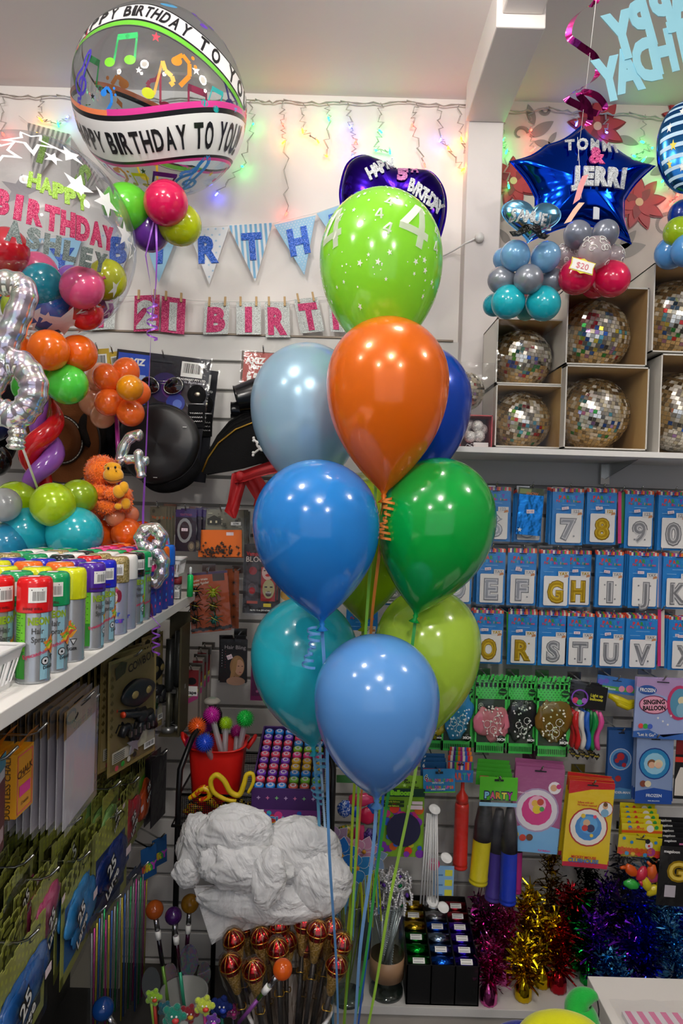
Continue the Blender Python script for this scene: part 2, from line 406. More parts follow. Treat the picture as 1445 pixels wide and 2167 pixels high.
fairy('string of coloured fairy lights on the flowered wallpaper', [(1070, 235), (1160, 228), (1240, 236), (1330, 240), (1440, 250)],
  [[(1065, 240), (1063, 297, 'g'), (1072, 320, 'g')], [(1122, 232), (1124, 275, 'r'), (1127, 317, 'r')], [(1070, 330), (1076, 393, 'g')], [(1215, 236), (1220, 262, 'b')], [(1283, 240), (1283, 280, 'b')], [(1365, 242), (1358, 300, 'g'), (1380, 313, 'g'), (1341, 330, 'g')], [(1395, 330), (1403, 382, 'g'), (1433, 412, 'r'), (1421, 430, 'r')], [(1340, 330), (1362, 338, 'g')]])
# socket with cable on the post
t = thing('cable_clip', 'small round white cable clip with a white cable on the post', 'cable', W(1014, 503, 2.31))
m = MB(); m.lathe([(0, -0.012), (0.014, -0.012), (0.016, 0)], flat('#e9e6e2', 0.4), 16, lambda p: Vector((p[0], p[2], p[1]))); m.build('clip', t)
m = MB(); o = t.location; m.tube([W(u, v, dd)-o for u, v, dd in ((1008, 503, 2.31), (985, 515, 2.32), (960, 530, 2.38), (925, 548, 2.39))], 0.003, WHITE, 6); m.build('cable', t)
# ================================================================== BANNERS
def patt(kind):
    return kind
def pennant(parent, o, u0, v0, u1, v1, ut, vt, base, kind, letter, lmat, d=2.375):
    A, B, T = W(u0, v0, d)-o, W(u1, v1, d)-o, W(ut, vt, d-0.01)-o
    ax = (B-A).length; X = (B-A).normalized(); mid = (A+B)/2; Y = (mid-T); hgt = Y.length; Y.normalize(); N = X.cross(Y)
    def fn(p): return T+X*p[0]+Y*p[1]+N*p[2]
    m = MB(); m.poly([(0, 0), (ax/2, hgt), (-ax/2, hgt)], 0, base, fn, th=0.0015)
    if kind == 'stripe':
        sm = prt('#8fc4e6') if base == WHITE or 1 else base
        n = 9
        for k in range(n):
            xa = -ax/2+ax*(k+0.25)/n; xb = xa+ax/n*0.5
            za = hgt*min(1, abs(xa)/(ax/2)); zb_ = hgt*min(1, abs(xb)/(ax/2))
            m.add([(xa, za, 0.0022), (xb, zb_, 0.0022), (xb, hgt, 0.0022), (xa, hgt, 0.0022)], [(0, 1, 2, 3)], kindmat, False, fn)
    if kind in ('dots', 'stars'):
        sp = 0.011 if kind == 'dots' else 0.026
        j = 0; y = sp
        while y < hgt:
            half = ax/2*y/hgt-0.004; x = -math.floor(half/sp)*sp+(sp/2 if j % 2 else 0)
            while x <= half:
                m.poly(ell(x, y, 0.0018, n=8) if kind == 'dots' else star2(x, y, 0.005), 0.0022, prt('#e4f1fa') if kind == 'dots' else prt('#a9cfe8'), fn); x += sp
            y += sp*0.8; j += 1
    pn = m.build('pennant', parent)
    if letter:
        q = MB(); q.text(letter, 0, hgt*0.62, 0.088, 0.0035, lmat, fn, bold=0.055, ext=0.02, sx=0.85); q.build('letter', pn)
lb = flat('#9fcfee', 0.6); wb = flat('#eceef2', 0.6); kindmat = prt('#7db8df')
blueg = glitter('#1a62d2'); pinkg = glitter('#d0206f')
t = thing('pennant_banner', 'blue and white pennant banner with glitter letters on the white wall', 'banner', W(528, 455, 2.38)); o = t.location
for a in ((0, 510, 90, 505, 45, 600, lb, '', 'P', blueg), (90, 505, 175, 503, 130, 635, lb, '', 'Y', blueg), (210, 492, 290, 492, 252, 590, wb, 'stars', 'B', blueg), (300, 490, 382, 482, 336, 598, lb, '', 'I', blueg),
          (396, 484, 485, 480, 443, 602, wb, 'stars', 'R', blueg), (483, 478, 577, 472, 540, 596, wb, 'stripe', 'T', blueg), (580, 476, 668, 456, 644, 582, lb, 'dots', 'H', blueg), (670, 452, 760, 420, 730, 540, lb, '', 'D', blueg)): pennant(t, o, *a)
m = MB(); m.tube([W(u, v, 2.382)-o for u, v in ((0, 505), (100, 500), (200, 492), (300, 488), (400, 482), (490, 477), (580, 472), (670, 450), (780, 412))], 0.0012, WHITE, 5); m.build('cord', t)
kindmat = prt('#8f8c8a'); gw = flat('#cfcac6', 0.6); ggr = glitter('#8fc43a')
t = thing('pennant_banner', 'grey striped pennant banner with green glitter letters behind the balloons', 'banner', W(105, 265, 2.38)); o = t.location
for a in ((58, 260, 150, 285, 72, 388, gw, 'stripe', 'I', ggr), (150, 290, 222, 400, 150, 410, flat('#b3aeac', 0.6), '', '', ggr), (165, 320, 215, 380, 150, 425, gw, 'stripe', 'S', ggr)): pennant(t, o, *a)
m = MB(); m.tube([W(u, v, 2.382)-o for u, v in ((40, 245), (58, 258), (150, 287), (218, 395))], 0.0012, WHITE, 5); m.build('cord', t)
# clothes-peg card banner
t = thing('card_banner', 'pink and silver glitter card banner pegged on a white cord', 'banner', W(480, 640, 2.37)); o = t.location
wg = glitter('#d9e0dd', 600); pk = glitter('#cf1f6c', 500)
def card(u0, v0, u1, v1, u2, v2, ch, base, lm):
    A, B, C = W(u0, v0, 2.366)-o, W(u1, v1, 2.366)-o, W(u2, v2, 2.362)-o   # top left, top right, bottom left
    X = (B-A).normalized(); wd = (B-A).length; Y = (A-C).normalized(); h = (A-C).length; N = X.cross(Y)
    def fn(p): return C+X*p[0]+Y*p[1]+N*p[2]
    m = MB(); m.box((0, 0, 0), (wd, h, 0.0015), base, fn); c = m.build('card', t)
    if ch:
        q = MB(); q.text(ch, wd/2, h*0.48, h*0.72, 0.0028, lm, fn, bold=0.06, ext=0.015, wmax=wd*0.78); q.build('letter', c)
    for k in (0.18, 0.82):
        q = MB(); q.box((wd*k-0.0035, h-0.014, 0.002), (wd*k+0.0035, h+0.018, 0.008), flat('#c9a878', 0.7), fn); q.build('peg', t)
for a in ((190, 630, 247, 626, 185, 700, 'Y', wg, pk), (285, 626, 338, 624, 283, 702, '2', pk, wg), (343, 627, 393, 633, 340, 702, '1', pk, wg), (434, 641, 486, 640, 430, 708, 'B', wg, pk), (500, 640, 552, 640, 500, 708, 'I', wg, pk),
          (560, 640, 612, 640, 562, 714, 'R', wg, pk), (622, 634, 672, 629, 636, 706, 'T', wg, pk), (694, 630, 745, 632, 700, 702, 'H', wg, pk)): card(*a)
m = MB(); m.tube([W(u, v, 2.372)-o for u, v in ((180, 624), (260, 626), (340, 625), (410, 636), (500, 638), (600, 638), (680, 627), (760, 628))], 0.0015, WHITE, 5); m.build('cord', t)
# ================================================================== BALLOONS
def bal_prof(Rr, up=1.08, L=1.8, n=16):
    pr = [(0, Rr*up)]
    for i in range(1, n): a = PI/2*i/n; pr.append((Rr*math.sin(a), Rr*up*math.cos(a)))
    for i in range(0, n+1):
        s = i/n*0.965; pr.append((Rr*(1-s**2.2), -s*L*Rr))
    pr.append((Rr*0.035, -L*Rr)); pr.append((Rr*0.05, -L*Rr-0.004)); pr.append((Rr*0.03, -L*Rr-0.009)); pr.append((Rr*0.10, -L*Rr-0.018)); pr.append((Rr*0.085, -L*Rr-0.019)); pr.append((0.0, -L*Rr-0.012))
    return pr[::-1]
def axis_mat(c, neck):
    z = (c-neck).normalized(); x = Vector((0, 1, 0)).cross(z).normalized(); y = z.cross(x)
    return Matrix((x, y, z)).transposed().to_4x4()
def ribbon_pts(a, b, wob=0.004, n=24, ph=0):
    return [a.lerp(b, i/n)+Vector((wob*math.sin(i*0.5+ph), wob*math.cos(i*0.37+ph), 0)) for i in range(n+1)]
WEIGHT = W(722, 2420, 1.58)
def big_balloon(label, u, v, r, d, neck, color, pearl=0, ribbon=None, curl=False, up=1.08, rx=None, wp=None):
    c = W(u, v, d); nk = W(neck[0], neck[1], d+neck[2] if len(neck) > 2 else d); Rr = px(r, d)
    t = thing('party_balloon', label, 'balloon', c, 0)
    L = (c-nk).length/Rr; M3 = axis_mat(c, nk)
    m = MB(); m.lathe(bal_prof(Rr, up, L), latex(color, pearl), 48, lambda p: M3 @ Vector(p)); b = m.build('skin', t)
    if ribbon:
        rm = flat(ribbon, 0.3); a = nk-c+Vector((0, 0, -0.008)); e = WEIGHT-c+Vector((random.uniform(-.012, .012), random.uniform(-.01, .01), 0))
        pts = []
        if wp: pts = ribbon_pts(a, W(*wp)-c, 0.002, 14)+ribbon_pts(W(*wp)-c, e, 0.003, 14)[1:]
        else: pts = ribbon_pts(a, e, 0.003)
        q = MB(); q.strip(pts, 0.0075, rm, tw=0.05); q.build('ribbon', t)
        if curl:
            q = MB(); pp = []; p0 = a+Vector((curl[0], -0.02, 0))
            for i in range(curl[1]*12):
                an = i*2*PI/12; rr = 0.011+0.004*math.sin(i*0.11); pp.append(p0+Vector((rr*math.cos(an)+0.006*math.sin(i*.08), rr*math.sin(an), -i*curl[2])))
            q.strip(pp, 0.0055, rm, side=(0, 0, 1)); q.build('curled_ribbon', t)
    return t, b, c, Rr, M3
g4, g4b, g4c, g4R, g4M = big_balloon('lime green balloon printed with white number fours, topmost of the bouquet', 806, 548, 129, 1.64, (806, 775), '#98ee38', 0, '#8fd04a', up=1.09)
big_balloon('pearly pale blue balloon behind the orange balloon', 650, 856, 119, 1.78, (655, 1060), '#b4dcf4', 0.6, '#a9cbe8')
big_balloon('royal blue balloon mostly hidden behind the orange balloon', 893, 848, 104, 1.82, (880, 1040), '#0c4fd0', 0.5, '#3a6fd0', up=1.1)
big_balloon('yellow green balloon hidden in the middle of the bouquet', 772, 1120, 112, 1.84, (768, 1320), '#b8d21a', 0.2, '#a8c22a')
big_balloon('pearly orange balloon in the centre of the bouquet', 820, 806, 129, 1.52, (812, 1046), '#ff7c12', 0.4, '#e88a3a', (0.006, 7, 0.0011), wp=(780, 1400, 1.66), up=1.03)
big_balloon('medium blue balloon left of the emerald green one', 669, 1106, 134, 1.46, (681, 1316), '#2a92ea', 0.0, '#6aa2dc', (-0.02, 6, 0.0012), up=1.0)
big_balloon('emerald green balloon right of the medium blue one', 924, 1102, 124, 1.57, (880, 1300), '#0ab444', 0.0, '#3fa850', up=1.08)
big_balloon('teal balloon behind the lowest balloon, on its left', 645, 1386, 114, 1.70, (663, 1582), '#30cce0', 0.0, '#5b9cc0', (0.016, 8, 0.0013))
big_balloon('pale lime balloon behind the lowest balloon, on its right', 905, 1364, 112, 1.72, (888, 1570), '#c6ec4e', 0.0, '#a8d84a')
big_balloon('cornflower blue balloon, lowest of the bouquet', 797, 1474, 133, 1.42, (797, 1690, 0.03), '#6cb0f8', 0.0, '#7aa9dc', up=0.99)
# white prints on the lime balloon
def onballoon(Rr, M3, lon0=0.0, up=1.08, L=1.8, off=0.0012):
    def fn(p):
        lon = lon0+p[0]/Rr; lat = p[1]/Rr
        if lat >= 0: r = Rr*math.cos(min(lat, 1.5)); z = Rr*up*math.sin(min(lat, 1.5))
        else:
            s = min(0.98, -lat/L*1.12); r = Rr*(1-s**2.2); z = -s*L*Rr
        r += off+p[2]; return M3 @ Vector((r*math.sin(lon), -r*math.cos(lon), z+off*0.5*(1 if lat > 0 else 0)))
    return fn
q = MB(); fnb = onballoon(g4R, g4M, 0, 1.09, 227/129); wp_ = prt('#f4fbe8'); K = g4R/129
# local pixels on the balloon, measured from its middle
for (u, v, h, rot) in ((868, 516, 86, -0.25), (816, 476, 22, -0.25), (796, 504, 22, 0.0), (812, 534, 22, -0.35), (912, 517, 20, -0.1), (910, 552, 22, 0.1), (704, 514, 80, 0.1), (720, 497, 20, -0.4), (712, 536, 20, 0.1)):
    X = (u-806)/129; lon = math.asin(max(-0.97, min(0.97, X))); lat = math.asin(max(-0.9, min(0.9, (548-v)/129/1.09)))
    if abs(lat) > 0.01: lon = math.asin(max(-0.97, min(0.97, X/math.cos(lat))))
    q = MB(); co_, si_ = math.cos(rot), math.sin(rot); x0, y0, hh = lon*g4R, lat*g4R, h*K
    for k_, pg in enumerate((((.08, -.5), (.26, -.5), (.26, .5), (.08, .5)), ((-.40, -.28), (.38, -.28), (.38, -.12), (-.40, -.12)), ((-.40, -.14), (-.21, -.14), (.20, .5), (.0, .5)))):
        vs_, fs_ = subdiv([(a_, b_, 0) for a_, b_ in pg], [(0, 1, 2, 3)], 3); q.add(vs_, fs_, wp_, True, lambda p: fnb((x0+hh*(p[0]*co_-p[1]*si_), y0+hh*(p[0]*si_+p[1]*co_), 0.0001*k_))); q.build('printed_four', g4)
q = MB()
for i in range(150):
    lon = random.uniform(-1.5, 1.5); lat = random.choice((random.gauss(0.75, 0.25), random.gauss(-0.35, 0.2), random.uniform(-0.6, 1.3)))
    r = random.choice((2.0, 2.5, 3, 4, 5.5, 6.5)) if abs(lat-0.1) > 0.25 else 2.2
    q.poly(star2(lon*g4R*1.0, lat*g4R, r*K, a0=random.random()) if r > 3.5 else ell(lon*g4R, lat*g4R, r*K*0.6, n=7), 0, wp_, fnb)
q.build('star_speckle_print', g4)['kind'] = 'stuff'
# small weight the ribbons are tied to, on the floor
t = thing('ribbon_weight', 'small foil wrapped weight on the floor holding the bouquet ribbons', 'balloon weight', (WEIGHT.x, WEIGHT.y, 0))
m = MB(); zt = WEIGHT.z
m.lathe([(0.0, 0), (0.045, 0), (0.05, 0.05), (0.03, zt-0.05), (0.008, zt-0.02), (0.03, zt), (0, zt-0.01)], foil('#5577cc'), 16); m.build('base', t)
def small_balloon(m_or_parent, c, r, mat, dirn=None, name='small_balloon', sq=1.06):
    dirn = Vector(dirn if dirn is not None else (0, 0, -1)); M3 = axis_mat(Vector((0, 0, 0)), dirn.normalized())
    pr = []
    for i in range(13): a = PI*i/14; pr.append((r*math.sin(a), r*sq*math.cos(a)))
    pr += [(r*0.10, -r*sq*1.02), (r*0.05, -r*sq*1.06), (r*0.11, -r*sq*1.14), (0, -r*sq*1.1)]
    m = MB(); m.lathe(pr[::-1], mat, 28, lambda p: M3 @ Vector(p)); return m.build(name, m_or_parent, c)
def cluster(parent, o, lst, dflt=None, ctr=None):
    # lst: (u, v, r, d, colour, pearl[, clear]); necks point at the middle of the cluster
    for e in lst:
        u, v, r, d, col, pe = e[:6]; cl = e[6] if len(e) > 6 else 0
        c = W(u, v, d); cc = W(*ctr) if ctr else Vector((o.x, o.y, c.z)); dr = cc-c
        if dr.length < 0.01: dr = Vector((0, 1, 0))
        small_balloon(parent, c-o, px(r, d), latex(col, pe, cl), dr)
# ------------------------------------------------------------------ bubble balloon with music notes
bd = 1.97; bc = W(341, 222, bd); BR = px(177, bd)
t = thing('bubble_balloon', 'clear round balloon printed with music notes and two white birthday bands', 'balloon', bc); o = bc
clearp = film(3, 0.10, '#eef2f4', 0.0, 0.03)
Mb = (EYE-bc).normalized(); zx = Vector((0, 0, 1)); fx = -Mb
bx = fx.cross(zx).normalized(); bz = bx.cross(fx).normalized(); MBx = Matrix((bx, fx, bz)).transposed()
def sph(Rr, MX):
    def fn(p):
        lon, lat = p[0], p[1]; r = Rr+p[2]
        return MX @ Vector((r*math.cos(lat)*math.sin(lon), -r*math.cos(lat)*math.cos(lon), r*math.sin(lat)))
    return fn
m = MB(); m.ball((0, 0, 0), (BR, BR, BR), clearp, 64); m.tube([(0, 0, -BR-0.012), (0, 0, -BR+0.002)], [0.008, 0.003], clearp, 10); m.build('clear_skin', t)
sf = sph(BR, MBx)
def lowc(x): return R(-19)+R(8)*math.sin(2*x)
def upc(x): return R(40)+R(20)*math.cos(2*(x+R(12)) if abs(x) < 0 else (x+R(10))*1.0*2 if x > -0.3 else (x+R(10)))
def upc(x): return R(12)+R(44)*math.cos(x+R(18))
def band(lc, h0, h1, mat, z, x0=-PI, x1=PI, n=96):
    vs = []
    for i in range(n+1):
        x = x0+(x1-x0)*i/n
        for k in range(4): vs.append((x, lc(x)+h0+(h1-h0)*k/3, z))
    mm.add(vs, [(4*i+k, 4*i+4+k, 4*i+5+k, 4*i+1+k) for i in range(n) for k in range(3)], mat, True, sf)
mm = MB()
bw, bb = flat('#f6f6f6', 0.35), flat('#1b1b20', 0.3)
band(lowc, R(-12.5), R(12.5), bw, 0.0012); band(lowc, R(12.5), R(15.5), bb, 0.0012); band(lowc, R(-14.5), R(-12.5), bb, 0.0012)
band(lowc, R(15.5), R(19), flat('#e0409a', 0.3), 0.0012, -0.6, PI); band(lowc, R(15.5), R(18.5), flat('#f58a5a', 0.3), 0.0012, -PI, -0.6); band(lowc, R(-16.5), R(-14.5), flat('#e0409a', 0.3), 0.0012)
band(upc, R(-8), R(8), bw, 0.0012); band(upc, R(8), R(9.6), bb, 0.0012); band(upc, R(-9.6), R(-8), bb, 0.0012); band(upc, R(-13.2), R(-9.6), flat('#6cc23a', 0.3), 0.0012); band(upc, R(-14.3), R(-13.8), bb, 0.0012)
mm.build('printed_bands', t)
def lettering(lc, s, x0, x1, h, mat, wts=None):
    n = len(s); tot = sum(0.5 if ch in ' I!' else 1.0 for ch in s); x = x0
    for ch in s:
        wd = (x1-x0)*(0.5 if ch in ' I!' else 1.0)/tot; cx = x+wd/2; x += wd
        if ch == ' ': continue
        hh = h(cx) if callable(h) else h; lat = lc(cx); sl = math.atan2(lc(cx+0.02)-lc(cx-0.02), 0.04*math.cos(lat)); co = math.cos(lat)
        def fn(p, cx=cx, lat=lat, sl=sl, co=co):
            xx = p[0]*math.cos(sl)-p[1]*math.sin(sl); yy = p[0]*math.sin(sl)+p[1]*math.cos(sl)
            return sf((cx+xx/max(0.25, math.cos(lat+yy*0.5)), lat+yy, p[2]))
        mm.text(ch, 0, 0, hh, 0.0026, mat, fn, bold=0.03, sub=1, wmax=wd*0.86*co)
mm = MB()
lettering(lowc, 'HAPPY BIRTHDAY TO YOU!', R(-80), R(66), lambda x: R(13+5*max(0, x)), bb)
lettering(upc, 'HAPPY BIRTHDAY TO YOU!', R(-90), R(82), R(11), bb)
mm.build('printed_letters', t)
mm = MB()
def note(lon, lat, s, col, kind=1, rot=0.0, col2=None):
    mm = MB()
    mat = flat(col, 0.3); m2 = flat(col2 or col, 0.3); c, q = math.cos(rot), math.sin(rot)
    def fn(p): return sf((R(lon)+(p[0]*c-p[1]*q)*s/math.cos(R(lat)), R(lat)+(p[0]*q+p[1]*c)*s, 0.0012+p[2]))
    def head(x, y): mm.poly([(x+0.34*math.cos(a)*0.95-0.12*math.sin(a), y+0.25*math.sin(a)+0.1*math.cos(a)) for a in [2*PI*i/14 for i in range(14)]], 0, m2, fn)
    def st(pts, w_):
        for i in range(len(pts)-1):
            (ax, ay), (bx_, by) = pts[i], pts[i+1]; d = Vector((bx_-ax, by-ay)); nn = Vector((-d.y, d.x)).normalized()*w_
            mm.add([(ax+nn.x, ay+nn.y, 0), (ax-nn.x, ay-nn.y, 0), (bx_-nn.x, by-nn.y, 0), (bx_+nn.x, by+nn.y, 0)], [(0, 1, 2, 3)], mat, False, fn)
    if kind == 1: head(-0.25, -0.9); st([(0.05, -0.85), (0.1, 0.9)], 0.07); st([(0.1, 0.9), (0.35, 0.5), (0.75, 0.35), (0.9, 0.1), (0.75, -0.1)], 0.12)
    if kind == 2: head(-0.7, -0.9); head(0.55, -0.7); st([(-0.42, -0.85), (-0.4, 0.7)], 0.07); st([(0.83, -0.65), (0.85, 0.9)], 0.07); st([(-0.45, 0.62), (0.9, 0.85)], 0.2)
    if kind == 3:   # clef
        pts = [(0.0, -1.5), (-0.35, -1.6), (-0.3, -1.25), (0.0, -1.3), (0.1, -0.8), (0.3, 0.3), (0.5, 1.3), (0.3, 1.75), (0.05, 1.2), (0.0, 0.6), (-0.5, 0.1), (-0.7, -0.4), (-0.4, -0.9), (0.2, -0.95), (0.6, -0.6), (0.55, -0.1), (0.1, 0.05), (-0.2, -0.3), (0.0, -0.6)]
        P = []
        for i in range(len(pts)-1):
            a, b, c_, d_ = [Vector(pts[max(0, min(len(pts)-1, i+k))]) for k in (-1, 0, 1, 2)]
            for j in range(4):
                f = j/4; P.append(tuple(0.5*((2*b)+(-a+c_)*f+(2*a-5*b+4*c_-d_)*f*f+(-a+3*b-3*c_+d_)*f**3)))
        st(P, 0.10)
    if kind == 4: head(-0.2, 0.35); st([(-0.2, 0.5), (0.3, 0.7), (0.6, 0.2), (0.4, -0.5), (-0.3, -1.0)], 0.13); mm.poly(ell(0.95, 0.5, 0.12, n=8), 0, mat, fn); mm.poly(ell(0.95, 0.0, 0.12, n=8), 0, mat, fn)
    mm.build('music_note', t)
for a in ((-57, 7, 0.16, '#4a3ab8', 3, -0.1), (-27, 27, 0.17, '#3cbc6a', 2, 0.1, '#7ad030'), (-3, 14, 0.19, '#f2a822', 1, -0.2, '#c6d020'), (12, 22, 0.17, '#f08a28', 4, 0.2), (34, 9, 0.12, '#22a8a8', 2, -0.4), (-34, -1, 0.12, '#2a82e0', 4, 0.3),
          (0, -50, 0.17, '#5b2ba0', 2, -0.15), (28, -45, 0.20, '#2a92e8', 3, -0.1), (-42, -50, 0.14, '#f09020', 4, 0), (-22, -52, 0.12, '#e8c820', 2, 0), (66, -38, 0.12, '#e8406a', 1, -0.2), (76, 2, 0.11, '#e83a5a', 4, 0), (-75, 30, 0.12, '#e84a5a', 1, 0), (-80, -15, 0.12, '#3aa8e0', 1, 0),
          (120, 10, 0.2, '#4a3ab8', 3, 0), (150, 5, 0.2, '#e0507a', 2, 0), (180, 10, 0.2, '#e05068', 1, 0), (210, 5, 0.2, '#f08a28', 4, 0), (235, 12, 0.18, '#3cbc6a', 2, 0), (140, -50, 0.2, '#2a82e0', 1, 0), (190, -50, 0.2, '#f0c020', 2, 0), (240, -50, 0.18, '#e83a8a', 4, 0), (60, 62, 0.14, '#6a3ac0', 2, 0), (20, 78, 0.16, '#4aa8e0', 1, 0), (85, 42, 0.14, '#5a3ac0', 1, 0)): note(*a)
for lon, lat, r, col in ((-5, 37, 3.5, '#e84a5a'), (22, 22, 3, '#f6f6f6'), (-14, 16, 2, '#f6f6f6'), (-45, -2, 2, '#222228'), (-14, -43, 2.6, '#222228'), (48, -38, 2.6, '#e8c820'), (62, -50, 2.2, '#222228'), (55, 5, 2.4, '#3aa8e0'), (40, -58, 2.4, '#f6f6f6'), (-60, -45, 2.4, '#3aa8e0')):
    mm = MB(); mm.poly([(R(x), R(y)) for x, y in star2(lon, lat, r)], 0.0012, flat(col, 0.3), sf); mm.build('printed_star', t)
cluster(t, o, [(318, 490, 40, 1.99, '#6a2f9e', 0), (268, 438, 48, 1.94, '#6fe03a', 0), (351, 430, 46, 1.90, '#e81a5e', 0), (380, 475, 44, 1.97, '#c4d40e', 0)], ctr=(325, 462, 1.98))
m = MB(); pr = flat('#a05ad0', 0.28, 0.2)
def rib(pts, w_=0.006, tw=0.25):
    P = [Vector(p) for p in pts]; out = []
    for i in range(len(P)-1):
        for k in range(6): out.append(P[i].lerp(P[i+1], k/6))
    out.append(P[-1]); m.strip([p-o for p in out], w_, pr, tw=tw)
rib([W(u, v, 1.93) for u, v in ((325, 470), (308, 540), (318, 600), (324, 640), (322, 680))], 0.005, 0.1)
rib([W(u, v, 1.92) for u, v in ((330, 470), (332, 540), (330, 600), (324, 660), (319, 720), (313, 860), (308, 980), (303, 1080), (302, 1180))], 0.006, 0.06)
pp = [W(322+12*math.sin(i*0.5), 640+i*1.9, 1.92)+Vector((0, 0.01*math.cos(i*0.5), 0)) for i in range(44)]
m.strip([p-o for p in pp], 0.005, pr, side=(0, 0, 1)); m.build('purple_ribbon', t)
# ------------------------------------------------------------------ foil shapes
def inflated(name, parent, outline, T, mat, fn, wr=30, amp=0.012, nt=14, seam=True):
    n = len(outline); cx = sum(p[0] for p in outline)/n; cy = sum(p[1] for p in outline)/n
    m = MB(); per = [0]
    for i in range(n): per.append(per[-1]+math.dist(outline[i], outline[(i+1) % n]))
    Rm = per[-1]/(2*PI)
    for side in (1, -1):
        vs = []
        for j in range(nt+1):
            t_ = j/nt; q = 1-(1-t_)**1.6
            for i in range(n):
                x = cx+(outline[i][0]-cx)*q; y = cy+(outline[i][1]-cy)*q
                rl = math.hypot(outline[i][0]-cx, outline[i][1]-cy)
                z = T*math.sqrt(max(0, 1-q**2.4))*(1+0.0*rl)
                z += amp*Rm*math.sin(per[i]/per[-1]*2*PI*wr)*(q**5)*(1-q)*8
                vs.append((x, y, z*side))
        fs = []
        for j in range(nt):
            for i in range(n):
                l = (i+1) % n; f = (j*n+i, j*n+l, (j+1)*n+l, (j+1)*n+i); fs.append(f if side == 1 else f[::-1])
        m.add(vs, fs, mat, True, fn)
    if seam:
        out = [(cx+(p[0]-cx)*1.035, cy+(p[1]-cy)*1.035) for p in outline]
        m.add([(*p, 0) for p in outline]+[(*p, 0) for p in out], [(i, (i+1) % n, n+(i+1) % n, n+i) for i in range(n)], mat, False, fn)
    return m.build(name, parent)
def height_of(outline, T):
    n = len(outline); cx = sum(p[0] for p in outline)/n; cy = sum(p[1] for p in outline)/n
    def h(x, y):
        dx, dy = x-cx, y-cy
        for i in range(n):
            ax, ay = outline[i][0]-cx, outline[i][1]-cy; ex, ey = outline[(i+1) % n][0]-cx-ax, outline[(i+1) % n][1]-cy-ay
            dt = dx*ey-dy*ex
            if abs(dt) < 1e-12: continue
            k = (ax*ey-ay*ex)/dt; s_ = (ax*dy-ay*dx)/dt
            if k > 0 and -1e-6 <= s_ <= 1.000001: return T*math.sqrt(max(0, 1-min(1, 1/k)**2.4))
        return T
    return h
def heart2(s, n=72):
    out = []
    for i in range(n):
        a = 2*PI*i/n; out.append((s*0.0625*16*math.sin(a)**3, s*0.0625*(13*math.cos(a)-5*math.cos(2*a)-2*math.cos(3*a)-math.cos(4*a))+0.1*s))
    return out
def facing(rx=0.0, ry=0.0, rz=0.0, roll=0.0):
    Mx = Matrix.Rotation(rz, 3, 'Z') @ Matrix.Rotation(rx, 3, 'X') @ Matrix.Rotation(ry, 3, 'Y')
    def fn(p): return Mx @ Vector((p[0], -p[2], p[1]))
    return fn
silg = glitter('#c4c8cc'); 
# purple heart
c = W(840, 432, 2.05); t = thing('heart_balloon', 'dark purple foil heart balloon with silver glitter birthday letters', 'foil balloon', c)
fn = facing(0.15, 0.42, 0.1); hs = px(112, 2.05)
fn = facing(0.05, 0.0, 0.0)
def hb(p): return fn(p)
hp = [(-118, 32), (-105, 77), (-75, 95), (-40, 87), (-8, 70), (30, 70), (65, 67), (90, 42), (101, 7), (98, -38), (80, -88), (30, -150), (-10, -165), (-60, -125), (-100, -58), (-116, -5)][::-1]
ho = []
for i in range(16):
    a, b, c_, d_ = [Vector(hp[(i+k) % 16]) for k in (-1, 0, 1, 2)]
    for j in range(5): f = j/5; ho.append(tuple(px(1, 2.05)*0.5*((2*b)+(-a+c_)*f+(2*a-5*b+4*c_-d_)*f*f+(-a+3*b-3*c_+d_)*f**3)))
inflated('foil_skin', t, ho, hs*0.42, foil('#2a0f86', 0.13, 18, 0.2), hb, 34, 0.012)
m = MB()
hz = height_of(ho, hs*0.42)
def hx(p): return hb((p[0], p[1], p[2]+hz(p[0], p[1])+0.002))
for i, ch in enumerate('HAPPY'): m.text(ch, px(-58+11*i, 2.05), px(46+8*i, 2.05), px(26, 2.05), 0, silg, hx, bold=0.06, ext=0.06, rot=0.45, sx=0.7)
m.text('5', px(6, 2.05), px(48, 2.05), px(30, 2.05), 0, glitter('#c872b4'), hx, bold=0.07, ext=0.06); m.text('TH', px(24, 2.05), px(60, 2.05), px(17, 2.05), 0, glitter('#c872b4'), hx, bold=0.05, ext=0.06)
for i, ch in enumerate('BIRTHDAY'): m.text(ch, px(26+8.6*i, 2.05), px(22-5.2*i, 2.05), px(27, 2.05), 0, silg, hx, bold=0.05, ext=0.06, rot=-0.35+0.1*(-1)**i, sx=0.6)
m.build('glitter_letters', t)
m = MB(); m.strip(ribbon_pts(W(835, 540, 2.06)-c, W(810, 1010, 2.1)-c, 0.002), 0.004, flat('#6a3ab8', 0.3)); m.build('ribbon', t)
# blue star
c = W(1222, 398, 2.05); t = thing('star_balloon', 'big royal blue foil star balloon with silver glitter names', 'foil balloon', c); rs = px(165, 2.05)
fn = facing(0.08, 0.0, 0.0)
out = []
base = [(0, 122), (70, 82), (156, 48), (98, -22), (118, -108), (10, -70), (-98, -112), (-86, -22), (-142, 48), (-70, 82)]
for i in range(10):
    a, b = base[i], base[(i+1) % 10]
    for k in range(8):
        f = k/8; x = a[0]*(1-f)+b[0]*f; y = a[1]*(1-f)+b[1]*f; bul = 1-0.06*math.sin(PI*f); out.append((px(x*bul, 2.05), px(y*bul, 2.05)))
out = out[::-1]
inflated('foil_skin', t, out[::-1], rs*0.22, foil('#0a3fc8', 0.12, 14, 0.25), fn, 60, 0.012, 18)
m = MB()
sz = height_of(out, rs*0.22)
def sx_(p): return fn((p[0], p[1], p[2]+sz(p[0], p[1])+0.014))
